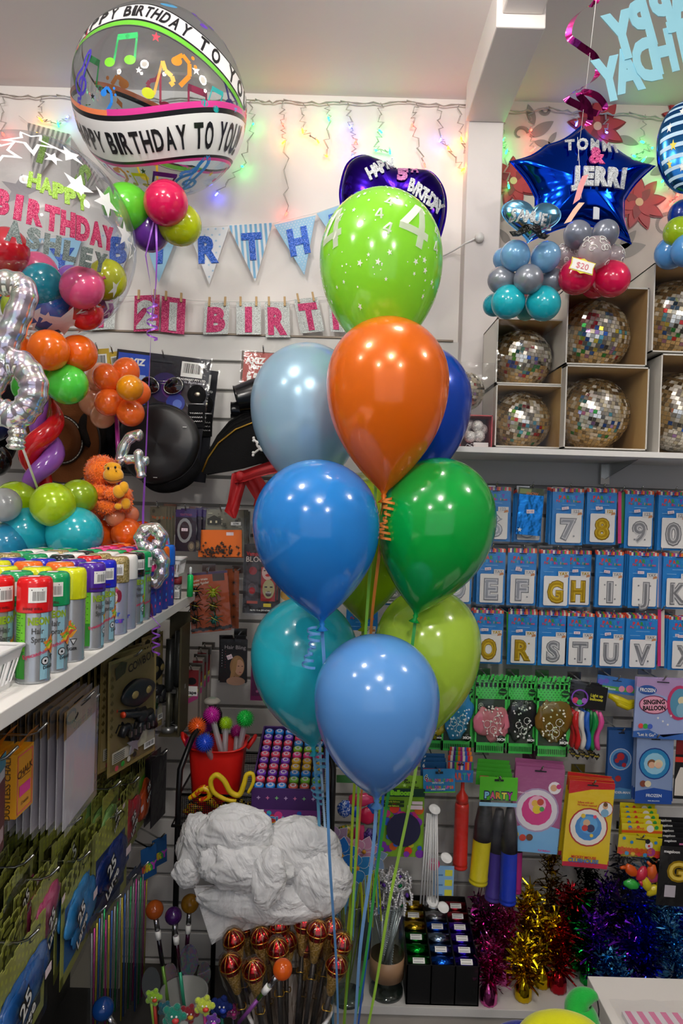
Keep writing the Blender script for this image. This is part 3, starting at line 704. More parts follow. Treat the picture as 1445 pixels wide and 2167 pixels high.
for i, ch in enumerate('TOMMI'): m.text(ch, px((-32, -8, 18, 44, 66)[i], 2.05), px(72, 2.05), px(24, 2.05), 0, silg, sx_, bold=0.05, ext=0.05, rot=-0.05, sx=0.78)
m.text('&', px(22, 2.05), px(50, 2.05), px(32, 2.05), 0, glitter('#d83a8a'), sx_, bold=0.05, ext=0.06)
for i, ch in enumerate('JERRI'): m.text(ch, px((-20, 6, 33, 60, 80)[i], 2.05), px(8, 2.05), px(34, 2.05), 0, silg, sx_, bold=0.07, ext=0.06, sx=0.85)
m.build('glitter_letters', t)
m = MB(); m.box((-0.009, -0.001, -0.018), (0.009, 0, 0.018), prt('#c8ccd4')); b = m.build('barcode_sticker', t, (px(32, 2.05), -sz(px(32, 2.05), px(-62, 2.05))-0.004, px(-62, 2.05)))
# its balloon base
t2 = thing('balloon_centrepiece', 'grey, lace-printed clear and pink balloon base under the blue star, with a price tag', 'balloons', W(1245, 600, 1.93)); o = t2.location
cluster(t2, o, [(1222, 497, 29, 1.90, '#8f96a6', 0.5), (1280, 495, 28, 1.92, '#8f96a6', 0.5), (1258, 535, 34, 1.86, '#d8ccd0', 0.3, 0.3), (1195, 540, 24, 1.95, '#cfc4c8', 0.3, 0.3), (1295, 543, 24, 1.95, '#cfc4c8', 0.3, 0.3), (1220, 585, 38, 1.88, '#e01450', 0), (1293, 590, 38, 1.90, '#e81858', 0), (1185, 575, 24, 2.0, '#e0a8b8', 0), (1258, 600, 30, 2.02, '#e01450', 0)], ctr=(1245, 560, 1.97))
m = MB()
for (u, v, r, dd) in ((1258, 535, 34, 1.86), (1195, 540, 24, 1.95), (1295, 543, 24, 1.95)):
    cc = W(u, v, dd)-o; rr = px(r, dd)*1.07
    for k in range(9):
        lo0, la0 = random.uniform(-1.2, 1.2), random.uniform(-0.9, 1.0)
        pts = []
        for i in range(14): a = i*0.42; s_ = 0.28*(1-i/18); lon = lo0+s_*math.cos(a); lat = la0+s_*math.sin(a); pts.append(cc+rr*Vector((math.cos(lat)*math.sin(lon), -math.cos(lat)*math.cos(lon), math.sin(lat))))
        m.tube(pts, 0.0012, WHITE, 4)
m.build('white_print', t2)
m = MB(); sc = px(26, 1.82); fnT = facing(0, 0.25, 0)
m.poly([(-sc, sc*.5), (-sc*.3, sc*.5), (0, sc*.62), (sc*.3, sc*.5), (sc, sc*.5), (sc*.92, 0), (sc, -sc*.5), (sc*.3, -sc*.5), (0, -sc*.62), (-sc*.3, -sc*.5), (-sc, -sc*.5), (-sc*.92, 0)], -0.001, prt('#e8d84a'), fnT, th=0.001)
m.poly([(-sc*.92, sc*.42), (sc*.92, sc*.42), (sc*.84, 0), (sc*.92, -sc*.42), (-sc*.92, -sc*.42), (-sc*.84, 0)], 0.0008, WHITE, fnT, th=0.0005); m.text('$20', 0, 0, sc*0.5, 0.002, prt('#d86a7a'), fnT, bold=0.0)
m.build('price_tag', t2, W(1232, 563, 1.81)-o)
# pale blue heart on a balloon stack
c = W(1122, 468, 1.80); t = thing('balloon_centrepiece', 'pale blue foil heart with a black glitter moustache on stacked blue and silver balloons', 'balloons', W(1118, 668, 1.93)); o = t.location
fn0 = facing(0.05, 0.06, 0); hs = px(60, 1.80)
def hb2(p): return (c-o)+fn0((p[0]*1.02, p[1]*0.78, p[2]))
inflated('foil_heart', t, heart2(hs), hs*0.42, foil('#7fc4ec', 0.2, 18, 0.2), hb2, 40, 0.02)
hz2 = height_of(heart2(hs), hs*0.42)
def hx2(p): return hb2((p[0], p[1], p[2]+hz2(p[0], p[1])+0.003))
m = MB()
for i, ch in enumerate('SAMUEL'): m.text(ch, px(-40+15.5*i, 1.80), px(4-2*i, 1.80), px(28, 1.80), 0, silg, hx2, bold=0.04, ext=0.05, sx=0.62)
m.build('glitter_letters', t)
m = MB(); k = px(42, 1.80); mo = []
for x, y in ((-1, -.15), (-.8, -.2), (-.6, -.05), (-.35, .2), (-.1, .2), (0, .1), (.1, .2), (.35, .2), (.6, -.05), (.8, -.2), (1, -.15), (.8, -.42), (.5, -.38), (.2, -.2), (0, -.1), (-.2, -.2), (-.5, -.38), (-.8, -.42)): mo.append((x*k, y*k-px(28, 1.80)))
m.poly(mo, 0, glitter('#15151a'), hx2, th=0.003); m.build('moustache', t)
cluster(t, o, [(1090, 541, 31, 1.86, '#86c0ec', 0.3), (1154, 544, 31, 1.87, '#8ec4ee', 0.3), (1068, 549, 24, 1.93, '#7db2e0', 0.3), (1118, 591, 31, 1.85, '#9aa0ac', 0.6), (1062, 593, 29, 1.90, '#9aa0ac', 0.6), (1168, 594, 26, 1.92, '#9aa0ac', 0.6), (1075, 639, 35, 1.88, '#22c4d6', 0), (1149, 642, 36, 1.88, '#22c4d6', 0), (1047, 645, 24, 1.95, '#18a8bc', 0), (1112, 655, 22, 1.96, '#52b8a8', 0)], ctr=(1116, 595, 1.93))
# striped foil balloon at the right edge, on its own base
c = W(1452, 312, 1.95); t = thing('foil_balloon', 'blue striped round foil balloon with white stars at the right edge', 'foil balloon', c)
rr = px(62, 1.95)
m = MB(); m.ball((0, 0, 0), (rr, rr*0.5, rr*1.55), foil('#3a8ad8', 0.2, 14, 0.25), 40); m.build('foil_skin', t)
m = MB()
def ef(p): lon, lat = p[0], p[1]; return Vector((rr*math.cos(lat)*math.sin(lon), -rr*0.5*math.cos(lat)*math.cos(lon)-0.0015-p[2], rr*1.55*math.sin(lat)))
for k in range(-5, 6):
    vs = [(x*0.1-1.3, k*0.24+0.15*math.sin(x*0.1)+dy, 0) for x in range(27) for dy in (0, 0.09)]
    m.add(vs, [(2*i, 2*i+2, 2*i+3, 2*i+1) for i in range(26)], prt('#bcdcf4'), True, ef)
for lon, lat in ((-0.9, 0.3), (-0.7, -0.1), (-0.9, -0.5), (-0.5, 0.7), (-0.4, -0.6), (-0.2, 0.2)): m.poly(star2(lon, lat, 0.13), 0.001, random.choice((WHITE, prt('#1a4aa8'), prt('#f0d84a'))), ef)
m.build('printed_stripes', t)
t = thing('balloon_centrepiece', 'cluster of navy, lime and light blue balloons at the right edge on a silver box', 'balloons', W(1440, 530, 1.97)); o = t.location
cluster(t, o, [(1445, 455, 30, 2.0, '#143a9a', 0.2), (1437, 492, 32, 1.93, '#a8cc1a', 0), (1420, 535, 33, 1.97, '#5aa2e4', 0), (1455, 530, 34, 1.9, '#5aa2e4', 0)], ctr=(1445, 500, 1.98))
m = MB(); m.tube([W(1450, 470, 1.98)-o, W(1452, 400, 1.96)-o], 0.004, WHITE, 6); m.build('stick', t)
# ------------------------------------------------------------------ hanging swirl and mirrored sign
c = W(1262, 0, 1.55); t = thing('hanging_swirl', 'shiny pink foil swirl hanging from the ceiling', 'decoration', c); o = c
P = [(1268, -60), (1262, 0), (1245, 12), (1215, 38), (1203, 75), (1225, 95), (1258, 120), (1266, 150), (1250, 175), (1205, 200), (1200, 210), (1222, 222), (1262, 240), (1280, 228), (1265, 205), (1240, 195), (1225, 200), (1245, 225), (1248, 255), (1230, 275), (1206, 292)]
pts = [W(u, v, 1.55+0.02*math.sin(i*1.1)) for i, (u, v) in enumerate(P)]; sm = []
for i in range(len(pts)-1):
    a, b, c_, d_ = [pts[max(0, min(len(pts)-1, i+k))] for k in (-1, 0, 1, 2)]
    for j in range(12): f = j/12; sm.append(0.5*((2*b)+(-a+c_)*f+(2*a-5*b+4*c_-d_)*f*f+(-a+3*b-3*c_+d_)*f**3)-o)
m = MB(); m.strip(sm, 0.014, foil('#d8389a', 0.15, 30, 0.6), side=(0.8, -0.3, 0.5)); m.build('swirl', t)
m = MB(); m.tube([Vector((0.0, 0, CEIL_Z-o.z)), sm[0], W(1222, 340, 1.55)-o], 0.0006, WHITE, 4)
m.tube([W(1222, 290, 1.55)-o, W(1230, 420, 1.55)-o], 0.0006, WHITE, 4); m.build('thread', t)
m = MB(); fnc = facing(0, 0, 0); 
for (u, v, s_, a, col) in ((1225, 400, 34, 0.2, '#f0a0a0'), (1212, 450, 30, 0.5, '#f4c4a8')):
    q = W(u, v, 1.55)-o; kk = px(s_, 1.55)
    m.poly([(math.cos(a)*x*kk+math.sin(a)*y*kk, -math.sin(a)*x*kk*1+math.cos(a)*y*kk) for x, y in ((-.15, -1), (.2, -.6), (.25, .3), (.35, 1), (0, .8), (-.1, .2))], 0, flat(col, 0.3), lambda p, q=q: q+Vector((p[0], -p[2], p[1])), th=0.001)
m.build('tassel', t)
hol = flat('#9fdcee', 0.3, 0.25)
def sign(lines):
    c = W(1370, 100, 1.35); t = thing('hanging_sign', 'pale blue holographic birthday lettering seen from behind, hanging at the top right corner', 'decoration', c)
    m = MB(); k = px(1, 1.35)
    for s, uc, vc, h, rot in lines:
        x = 0
        for i, ch in enumerate(s):
            u = uc+i*h*0.46; v = vc-(i*h*0.46)*rot
            p = W(u, v, 1.35)-c+Vector((0, 0.0022*(i % 2), 0))
            m.text(ch, 0, 0, h*k, 0, hol, lambda q, p=p: p+Vector((q[0], -q[2], q[1])), bold=0.06, ext=0.008, mirror=True, rot=rot*0.5, sx=0.62)
    m.build('lettering', t)
    m = MB(); m.tube([W(1400, 20, 1.35)-c, Vector((0.03, 0, CEIL_Z-c.z))], 0.0006, WHITE, 4); m.build('thread', t)
sign([('YPPAH', 1315, 72, 92, 0.62), ('YADHTRIB', 1288, 165, 84, 0.52)])
NUMW = {'5': 'five', '6': 'six', '7': 'seven', '8': 'eight', '9': 'nine', '0': 'zero'}
# ================================================================== PACKS, CARDS AND HOOKS
hook_proto = None
def hook(p, yaw, label, L=0.16, group='chrome display hooks'):
    # a double wire hook: its tip is at p, it runs back along the card's normal
    t = thing('display_hook', label, 'hook', p, yaw)
    m = MB(); m.tube([(0, L, 0), (0, 0.02, 0), (0, 0.004, 0.006), (0, -0.012, 0.022)], 0.0025, CHROME, 6); m.build('wire', t)
    m = MB(); m.box((-0.022, L-0.002, -0.012), (0.022, L+0.003, 0.014), CHROME); m.build('back_plate', t)
    return t
def frame_of(uL, vL, dL, uR, vR, dR, vb):
    A, B = W(uL, vL, dL), W(uR, vR, dR); C = W(uL, vb, dL)
    yaw = math.atan2(B.y-A.y, B.x-A.x); w_ = math.hypot(B.x-A.x, B.y-A.y)
    tilt = math.atan2(B.z-A.z, w_)
    return A, yaw, w_/math.cos(tilt), (A.z-C.z), tilt
class Card:
    # drawing on a card in fractions of its width and height; y grows upward
    def __init__(s, uL, vL, dL, uR, vR, dR, vb, name, label, cat, group=None, tilt=None):
        A, yaw, s.w, s.h, tl = frame_of(uL, vL, dL, uR, vR, dR, vb)
        if tilt is not None: tl = tilt
        ctr = A+Vector((math.cos(yaw)*s.w/2, math.sin(yaw)*s.w/2, math.sin(tl)*s.w/2))
        s.t = thing(name, label, cat, ctr, 0, group); s.t.rotation_euler = Matrix.Rotation(yaw, 3, 'Z').to_4x4().to_euler()
        s.R = Matrix.Rotation(-tl, 3, 'Y'); s.yaw = yaw; s.tip = ctr; s.m = MB(); s.z = 0.0; s.parts = 0
    def fn(s, p): return s.R @ Vector(((p[0]-0.5)*s.w, -p[2], (p[1]-1)*s.h))
    def lay(s): s.z += 0.00025; return s.z
    def panel(s, x0, y0, x1, y1, mat, th=0.0012):
        s.m.box((x0, y0, -th), (x1, y1, 0), mat, s.fn); return s
    def r(s, x0, y0, x1, y1, mat): s.m.rect(x0, y0, x1, y1, s.lay(), mat, s.fn); return s
    def p(s, pts, mat): s.m.poly(pts, s.lay(), mat, s.fn); return s
    def c(s, x, y, rad, mat, ry=None, n=20): s.m.poly([(x+rad*math.cos(a), y+(ry if ry else rad*s.w/s.h)*math.sin(a)) for a in [2*PI*i/n for i in range(n)]], s.lay(), mat, s.fn); return s
    def st(s, x, y, rad, mat, k=5, inner=0.42): s.m.poly([(x+a, y+b*s.w/s.h) for a, b in star2(0, 0, rad, k, inner)], s.lay(), mat, s.fn); return s
    def t_(s, txt, x, y, h, mat, bold=0.03, wmax=None, rot=0, ext=0.0, sx=1.0):
        z = s.lay(); hh = h*s.h
        def f(p): return s.R @ Vector(((x-0.5)*s.w+p[0], -p[2]-z, (y-1)*s.h+p[1]))
        s.m.text(txt, 0, 0, hh, 0, mat, f, bold=bold, wmax=(wmax*s.w if wmax else None), rot=rot, ext=ext, sx=sx); return s
    def sticker(s, x, y, rot=0.1, mat=None, w_=0.2, h=0.06):
        c, q = math.cos(rot), math.sin(rot); a = s.h/s.w
        pts = [(x+(dx*c-dy*a*q), y+(dx*q/a+dy*c)) for dx, dy in ((-w_/2, -h/2), (w_/2, -h/2), (w_/2, h/2), (-w_/2, h/2))]
        s.p(pts, mat or PINKSTK); s.t_('$2.50', x, y, h*0.5, prt('#8a6a9a'), 0.0, rot=rot, wmax=w_*0.8); return s
    def barcode(s, x0, y0, x1, y1):
        s.r(x0, y0, x1, y1, WHITE); z = s.lay(); n = 18
        for i in range(n):
            a = x0+(x1-x0)*(0.1+0.8*i/n); b = a+(x1-x0)*0.8/n*random.uniform(0.3, 0.8); s.m.rect(a, y0+(y1-y0)*0.25, b, y1-(y1-y0)*0.1, z, BLACK, s.fn)
        return s
    def slot(s, y=0.955): s.m.rect(0.38, y-0.008, 0.62, y+0.008, s.lay(), prt('#20242a'), s.fn); return s
    def done(s, part='printed_card', film_=None, hk=None, L=0.16, bulge=0.0):
        s.m.build(part, s.t)
        if film_:
            m = MB(); n = 8; vs = []
            for j in range(n+1):
                for i in range(n+1):
                    x, y = i/n, j/n; b = 0.004+bulge*math.sin(PI*x)*math.sin(PI*y)+0.0008*random.random(); vs.append(s.fn((x*1.04-0.02, y*1.05-0.04, b)))
            m.add(vs, [(j*(n+1)+i, j*(n+1)+i+1, (j+1)*(n+1)+i+1, (j+1)*(n+1)+i) for j in range(n) for i in range(n)], film_, True); m.build('clear_sleeve', s.t)
        if hk: hook(s.t.location+Vector((math.sin(s.yaw)*0.012, -math.cos(s.yaw)*0.012, -0.035*s.h)), s.yaw, hk, L)
        return s
    def copies(s, n, label, dx=0.003, dy=0.010, name=None, start=1, jz=0.004, tw=0.03):
        out = []
        for i in range(start, start+n):
            c = s.t.copy(); COL.objects.link(c); c['label'] = c['group'] = short(label)
            for ch in [o for o in COL.objects if o.parent == s.t]:
                d = ch.copy(); COL.objects.link(d); d.parent = c
            c.location = s.t.location+Vector((math.cos(s.yaw)*dx*i-math.sin(s.yaw)*dy*i, math.sin(s.yaw)*dx*i+math.cos(s.yaw)*dy*i, random.uniform(-jz, jz)))
            c.rotation_euler.z += random.uniform(-tw, tw); c.rotation_euler.y = random.uniform(-tw, tw); out.append(c)
        return out
FILM = film(25, 0.05, '#ffffff', 0.45, 0.10); FILM2 = film(14, 0.055, '#fafafa', 0.9, 0.12)
# ------------------------------------------------------------------ letter and number foil balloon packets on the right wall
stripes = ['#d8402a', '#e8e0d0', '#4a2a8a', '#38a03a', '#e86a1a', '#b02a8a', '#e8e0d0', '#3a62c8', '#d82a3a', '#f08a2a', '#7a2a9a', '#2a9a4a', '#e84a6a', '#e8e0d0', '#e85a1a']
blueP = prt('#1f86d6'); silm = flat('#a4a6aa', 0.3, 0.6); golm = flat('#c9a21c', 0.3, 0.6)
def letter_pack(ch, uL, vt, uR, vb, d=2.24, gold=False, n=3, pic=None, tilt=0.0, stk=None):
    col = 'gold' if gold else 'silver'; kind = 'number' if ch.isdigit() else 'letter'
    c = Card(uL, vt, d, uR, vt+(uR-uL)*0.03, d, vb, 'balloon_packet', 'blue packet with a %s foil balloon %s %s' % (col, kind, NUMW.get(ch, ch)), 'balloon packet', tilt=tilt)
    c.panel(0, 0, 1, 0.955, blueP)
    z = c.lay()
    for i, s_ in enumerate(stripes): c.m.rect(i/15, 0.94, (i+1)/15, 1.0, z, prt(s_), c.fn)
    z = c.lay()
    for i, (k, cl) in enumerate(zip('PARTY', ('#d8304a', '#e04a2a', '#3aa04a', '#2a9ad8', '#8a3ac0'))): c.t_(k, 0.24+i*0.13, 0.845, 0.062, prt(cl), 0.07, wmax=0.12)
    for i, (k, cl) in enumerate(zip('Foil Balloon', ('#d83a5a', '#e0503a', '#4ab04a', '#4ac0e0', '#fff', '#d83a5a', '#9a4ad0', '#2ab0a0', '#e0b030', '#3a9a4a', '#e06a2a', '#d83a8a'))):
        if k != ' ': c.t_(k, 0.14+i*0.066, 0.78, 0.042, prt(cl if len(cl) > 4 else '#ffffff'), 0.05, wmax=0.07)
    for i in range(14): c.c(random.uniform(0.04, 0.96), 0.915+0.018*random.random(), 0.008, prt('#bcdcf4'), n=5)
    c.r(0.28, 0.705, 0.72, 0.712, prt('#9ccbee')); c.r(0.1, 0.625, 0.42, 0.632, prt('#9ccbee'))
    c.p([(0.13, 0.04), (0.88, 0.04), (0.92, 0.06), (0.92, 0.54), (0.9, 0.555), (0.13, 0.555), (0.10, 0.54), (0.10, 0.06)], prt('#eceae8'))
    c.r(0.58, 0.535, 0.94, 0.64, prt('#e2dedb')); c.t_('123' if ch.isdigit() else 'YAY', 0.75, 0.60, 0.055, golm if gold else silm, 0.04, wmax=0.3)
    c.p([(0.78, 0.53), (0.94, 0.55), (0.9, 0.59), (0.8, 0.57)], prt('#c98a5e'))
    c.t_(ch, 0.5, 0.29, 0.35, flat('#85878c', 0.3, 0.3) if not gold else flat('#94720f', 0.3, 0.5), 0.075, wmax=0.56)
    c.t_(ch, 0.5, 0.293, 0.335, flat('#dcdcde', 0.25, 0.2) if not gold else flat('#e8c43a', 0.25, 0.3), 0.05, wmax=0.5)
    c.t_(ch, 0.49, 0.295, 0.35, silm if not gold else golm, 0.0, wmax=0.46)
    for dx, dy in ((-0.2, 0.12), (0.2, 0.12), (-0.18, -0.13), (0.18, -0.13)): c.c(0.5+dx, 0.29+dy, 0.03, silm if not gold else golm, n=8)
    c.slot(0.93)
    if stk: c.sticker(*stk)
    c.done(film_=FILM, hk='chrome hook holding the packet with the %s %s' % (kind, NUMW.get(ch, ch)), L=0.12)
    c.copies(n, 'blue balloon packet tucked behind the %s %s packet' % (kind, NUMW.get(ch, ch)), dx=random.uniform(-0.003, 0.004), dy=0.012)
    return c
for a in (('6', 1018, 1030, 1080, 1144, 2.24, False), ('7', 1170, 1033, 1236, 1152, 2.24, False), ('8', 1243, 1034, 1306, 1151, 2.24, True), ('9', 1324, 1038, 1384, 1160, 2.24, False), ('0', 1394, 1040, 1456, 1164, 2.24, False)):
    letter_pack(*a, stk=(0.38, 0.65, 0.15, None, 0.22, 0.05))
for i, (ch, uL, uR, g) in enumerate((('C', 880, 938, False), ('D', 942, 1000, False), ('E', 1011, 1070, False), ('F', 1075, 1136, False), ('G', 1145, 1207, True), ('H', 1209, 1252, True), ('I', 1262, 1320, False), ('J', 1332, 1394, False), ('K', 1404, 1466, False))):
    dd = 2.24 if ch != 'H' else 2.27
    if ch == 'H': uL = 1196
    v0 = 1160+(uL-1000)*0.025; letter_pack(ch, uL, v0, uR, v0+118+(3 if ch == 'G' else 0), dd-(0.015 if ch == 'G' else 0), g, stk=(0.36, 0.645, 0.1*(i % 3-1), None, 0.22, 0.05) if i % 4 else None)
for i, (ch, uL, uR, g) in enumerate((('P', 930, 988, False), ('Q', 1004, 1066, True), ('R', 1076, 1138, True), ('S', 1141, 1201, False), ('T', 1198, 1258, False), ('U', 1264, 1322, False), ('V', 1326, 1392, False), ('X', 1416, 1480, False))):
    v0 = 1290+(uL-1000)*0.035; letter_pack(ch if ch != 'Q' else 'O', uL, v0, uR, v0+113, 2.24, g, stk=(0.36, 0.645, 0.1*(i % 3-1), None, 0.22, 0.05) if i % 3 else None)
# packets glimpsed between the bouquet balloons
for ch, uL, vt, uR, vb in (('A', 735, 1282, 800, 1395), ('B', 806, 1165, 868, 1280)): letter_pack(ch, uL, vt, uR, vb, n=1)
# crumpled blue packet
c = Card(1098, 1030, 2.22, 1152, 1035, 2.22, 1130, 'balloon_packet', 'wrinkled shiny blue foil balloon packet without a card', 'balloon packet')
c.panel(0, 0.85, 1, 1, prt('#3a4a2a')); c.r(0.05, 0.87, 0.5, 0.97, prt('#8a9a4a')); c.t_('SNOW', 0.55, 0.88, 0.06, prt('#d86a2a'))
c.m.box((0.02, 0, 0), (0.98, 0.85, 0.008), foil('#2a86d8', 0.25, 30, 0.9), c.fn)
c.z = 0.01; c.sticker(0.5, 0.5, 0.1, None, 0.3, 0.08); c.st(0.15, 0.1, 0.1, WHITE); c.done('foil_pack', FILM2, 'chrome hook holding the wrinkled blue packet', 0.12)
letter_pack('5', 1090, 1036, 1148, 1146, 2.26, n=1)
# colourful edges of packets between hooks
for i, (uL, uR, vt, vb, cols) in enumerate(((1308, 1322, 1040, 1150, ('#e83a8a', '#3a8a4a')), (1392, 1406, 1290, 1410, ('#d8307a', '#d8d4c8')), (1388, 1400, 1170, 1285, ('#d8c0c8', '#5a8ad0')), (1072, 1080, 1295, 1400, ('#4ac02a', '#3a8ad8')))):
    c = Card(uL, vt, 2.25, uR, vt, 2.25, vb, 'balloon_packet', ('pink and green packet squeezed beside the number nine packet', 'pink and grey packet squeezed beside the letter V packet', 'pale pink and blue packet squeezed beside the letter J packet', 'green and blue packet squeezed beside the letter R packet')[i], 'balloon packet')
    c.panel(0, 0, 0.5, 1, prt(cols[0])).panel(0.5, 0, 1, 1, prt(cols[1])).done(film_=FILM, hk='chrome hook beside '+('the 9', 'the V', 'the J', 'the R')[i]+' packet', L=0.11)
# ------------------------------------------------------------------ green dotted balloon packets
grn = prt('#4fd060'); dk = prt('#1c2a20')
def crumpled(parent, c, s_, mat, seed, dots=None, flatn=0.35, name='rolled_balloons'):
    random.seed(seed); m = MB()
    for k in range(6):
        n0 = 20; cc = Vector((random.uniform(-.5, .5)*s_[0]*0.6, random.uniform(0, 0.3)*s_[1], random.uniform(-.5, .5)*s_[2]*0.6)); rr = random.uniform(0.32, 0.5); ph = random.random()*10
        m.ball((0, 0, 0), 1, mat, n0, lambda p: Vector((cc.x+p[0]*s_[0]*rr*(1+0.35*noise.noise(p*1.7+Vector((ph, 0, 0)))), cc.y+p[1]*s_[1]*rr, cc.z+p[2]*s_[2]*rr*(1+0.35*noise.noise(p*1.7+Vector((0, ph, 0)))))))
    if dots:
        for k in range(34):
            x, z = random.uniform(-.42, .42)*s_[0], random.uniform(-.45, .45)*s_[2]
            m.ball((x, -s_[1]*0.30, z), (0.0032, 0.004, 0.0032), dots, 8)
    m.build(name, parent, c)
def dotted(label, uL, vt, uR, vb, d, col, dots, seed, tilt=0.0, n=4):
    c = Card(uL, vt, d, uR, vt+(uR-uL)*0.03, d, vb, 'balloon_packet', label, 'balloon packet', tilt=tilt)
    # zigzag top
    k = 7; pts = [(0, 0.78)]
    for i in range(k): pts += [(i/k, 0.97), ((i+0.5)/k, 1.0), ((i+0.8)/k, 0.965)]
    pts += [(1, 0.97), (1, 0.78)]
    for i in range(k): c.m.box((i/k, 0.90, -0.001), ((i+0.6)/k, 0.985-0.01*(i % 2), 0), grn, c.fn)
    c.panel(0, 0.74, 1, 0.965, grn).panel(0, 0.0, 0.06, 0.78, grn).panel(0.94, 0, 1, 0.78, grn).panel(0, 0.0, 1, 0.14, grn)
    c.m.box((0.05, 0.1, -0.0012), (0.95, 0.76, -0.0006), prt('#39443c'), c.fn)
    z = c.lay()
    for j in range(7):
        for i in range(9): c.m.poly([(0.06+i*0.11+(j % 2)*0.05+0.016*math.cos(a), 0.76+j*0.032+0.016*c.w/c.h*math.sin(a)) for a in [2*PI*q/7 for q in range(7)]], z, dk, c.fn)
    for i in range(16): c.r(0.05+i*0.058, 0.03, 0.075+i*0.058, 0.10, dk)
    c.t_('8', 0.16, 0.64, 0.09, WHITE, 0.05); c.t_('8', 0.16, 0.64, 0.09, dk, 0.0); c.r(0.25, 0.66, 0.55, 0.67, dk); c.r(0.25, 0.63, 0.5, 0.64, dk)
    c.c(0.85, 0.85, 0.13, prt('#1a3a22'), 0.045); c.t_('Meteor', 0.85, 0.85, 0.025, grn, wmax=0.22)
    c.done(film_=film(18, 0.06, '#f4fff4', 0.8, 0.1), hk='chrome hook holding the dotted packet of '+col[1]+' balloons', L=0.14, bulge=0.016)
    crumpled(c.t, (0, -0.008, -c.h*0.56), (c.w*0.85, 0.02, c.h*0.48), latex(col[0]), seed, prt(dots))
    q = MB(); q.lathe([(0, -0.001), (c.w*0.13, -0.001), (c.w*0.13, 0)], prt('#16201a'), 16, lambda p: Vector((p[0], p[2], p[1]))); q.text('30CM', 0, 0, c.w*0.08, 0, WHITE, lambda p: Vector((p[0], -0.002, p[1])), bold=0.05); q.build('round_size_label', c.t, (c.w*0.3, -0.020, -c.h*0.78))
    for a, b in ((-0.15, -0.58), (0.15, -0.52), (0.05, -0.66)):
        q = MB(); q.tube([(c.w*0.11*math.cos(x), 0, c.w*0.12*math.sin(x)) for x in [2*PI*i/16 for i in range(16)]], 0.0008, WHITE, 4, closed=True); q.tube([(0, 0, -c.w*0.12), (0.002, 0, -c.w*0.25)], 0.0006, WHITE, 4); q.build('balloon_outline_print', c.t, (a*c.w, -0.020, b*c.h))
    if n:
        for i in range(1, n+1):
            m = MB(); cc = Card(uL+i*1.0, vt-i*3, d+0.014*i, uR+i*1.0, vt-i*3, d+0.014*i, vb-6, 'balloon_packet', 'green dotted packet tucked behind the one with '+col[1]+' balloons', 'balloon packet', short('green dotted packet tucked behind the one with '+col[1]+' balloons'))
            for q in range(k): cc.m.box((q/k, 0.90, -0.001), ((q+0.6)/k, 0.985+0.01*(q % 2), 0), grn, cc.fn)
            cc.panel(0, 0.0, 1, 0.97, grn)
            z = cc.lay()
            for q in range(9):
                for j in range(3): cc.m.poly([(0.06+q*0.11+0.016*math.cos(a), 0.90+j*0.032+0.01*math.sin(a)) for a in [2*PI*w_/7 for w_ in range(7)]], z, dk, cc.fn)
            cc.done()
dotted('green dotted packet of blue spotted balloons with a round black label', 938, 1436, 1002, 1588, 2.14, ('#3a9ad8', 'blue'), '#dfeefa', 1)
dotted('green dotted packet of pink spotted balloons', 1008, 1438, 1074, 1592, 2.13, ('#f28aa0', 'pink'), '#fde8ec', 2)
dotted('green dotted packet of dark grey spotted balloons', 1077, 1440, 1134, 1594, 2.14, ('#2c2c30', 'dark grey'), '#e4e4e4', 3)
dotted('green dotted packet of brown gold spotted balloons', 1138, 1442, 1206, 1600, 2.12, ('#8a6420', 'brown gold'), '#f4eedc', 4)
dotted('green dotted packet of yellow balloons at the left end of the row', 900, 1450, 938, 1585, 2.15, ('#c8b428', 'yellow'), '#3a3a20', 5, n=2)
# ------------------------------------------------------------------ further packs on the right wall
# light-up balloons
c = Card(1208, 1442, 2.12, 1280, 1452, 2.12, 1600, 'light_up_balloon_packet', 'black header packet of five thin coloured balloons', 'balloon packet')
c.panel(0, 0.67, 1.1, 0.98, prt('#0d0d10')); c.c(0.32, 0.80, 0.25, prt('#8a4ad0')); c.c(0.32, 0.80, 0.21, BLACK); c.c(0.2, 0.76, 0.09, prt('#e83a6a')); c.c(0.33, 0.74, 0.08, prt('#3ac06a')); c.c(0.46, 0.77, 0.08, prt('#b06ad8'))
c.t_('Light up', 0.80, 0.86, 0.038, prt('#e8e03a'), 0.03, wmax=0.42); c.t_('balloons', 0.80, 0.81, 0.038, prt('#e8e03a'), 0.03, wmax=0.42)
c.slot(0.95).done('header_card', FILM2, 'chrome hook holding the light up balloon packets', 0.14, 0.012)
for i, col in enumerate(('#d8262a', '#e8e6dc', '#2a6ad0', '#1f9a4a', '#ee5aa8')):
    q = MB(); x = (-0.32+i*0.16)*c.w; z0 = -0.36*c.h; z1 = -0.86*c.h; sgn = 1 if i > 2 else -1
    q.tube([(x+0.006*sgn*math.sin(k*0.8), -0.012, z0+(z1-z0)*k/8) for k in range(9)], [0.005, 0.008, 0.010, 0.009, 0.006, 0.006, 0.008, 0.008, 0.006], latex(col), 10); q.build('thin_balloon', c.t)
q = MB()
for i in range(3): q.poly([(x*0.011, y*0.012) for x, y in ((0, -1), (0.9, 0.2), (0.5, 0.9), (0, 0.5), (-0.5, 0.9), (-0.9, 0.2))], 0, BLACK, lambda p, i=i: Vector(((i-1)*0.03+p[0], -0.014-p[2], p[1]-c.h*0.95)), th=0.001)
for i in range(3): q.text('PULL', 0, 0, 0.005, 0.0015, prt('#d8c03a'), lambda p, i=i: Vector(((i-1)*0.03+p[0], -0.014-p[2], p[1]-c.h*0.945)))
q.build('pull_tab', c.t)
c2 = c.copies(3, 'black header packet tucked behind the packet of five thin coloured balloons', dx=-0.004, dy=0.014)
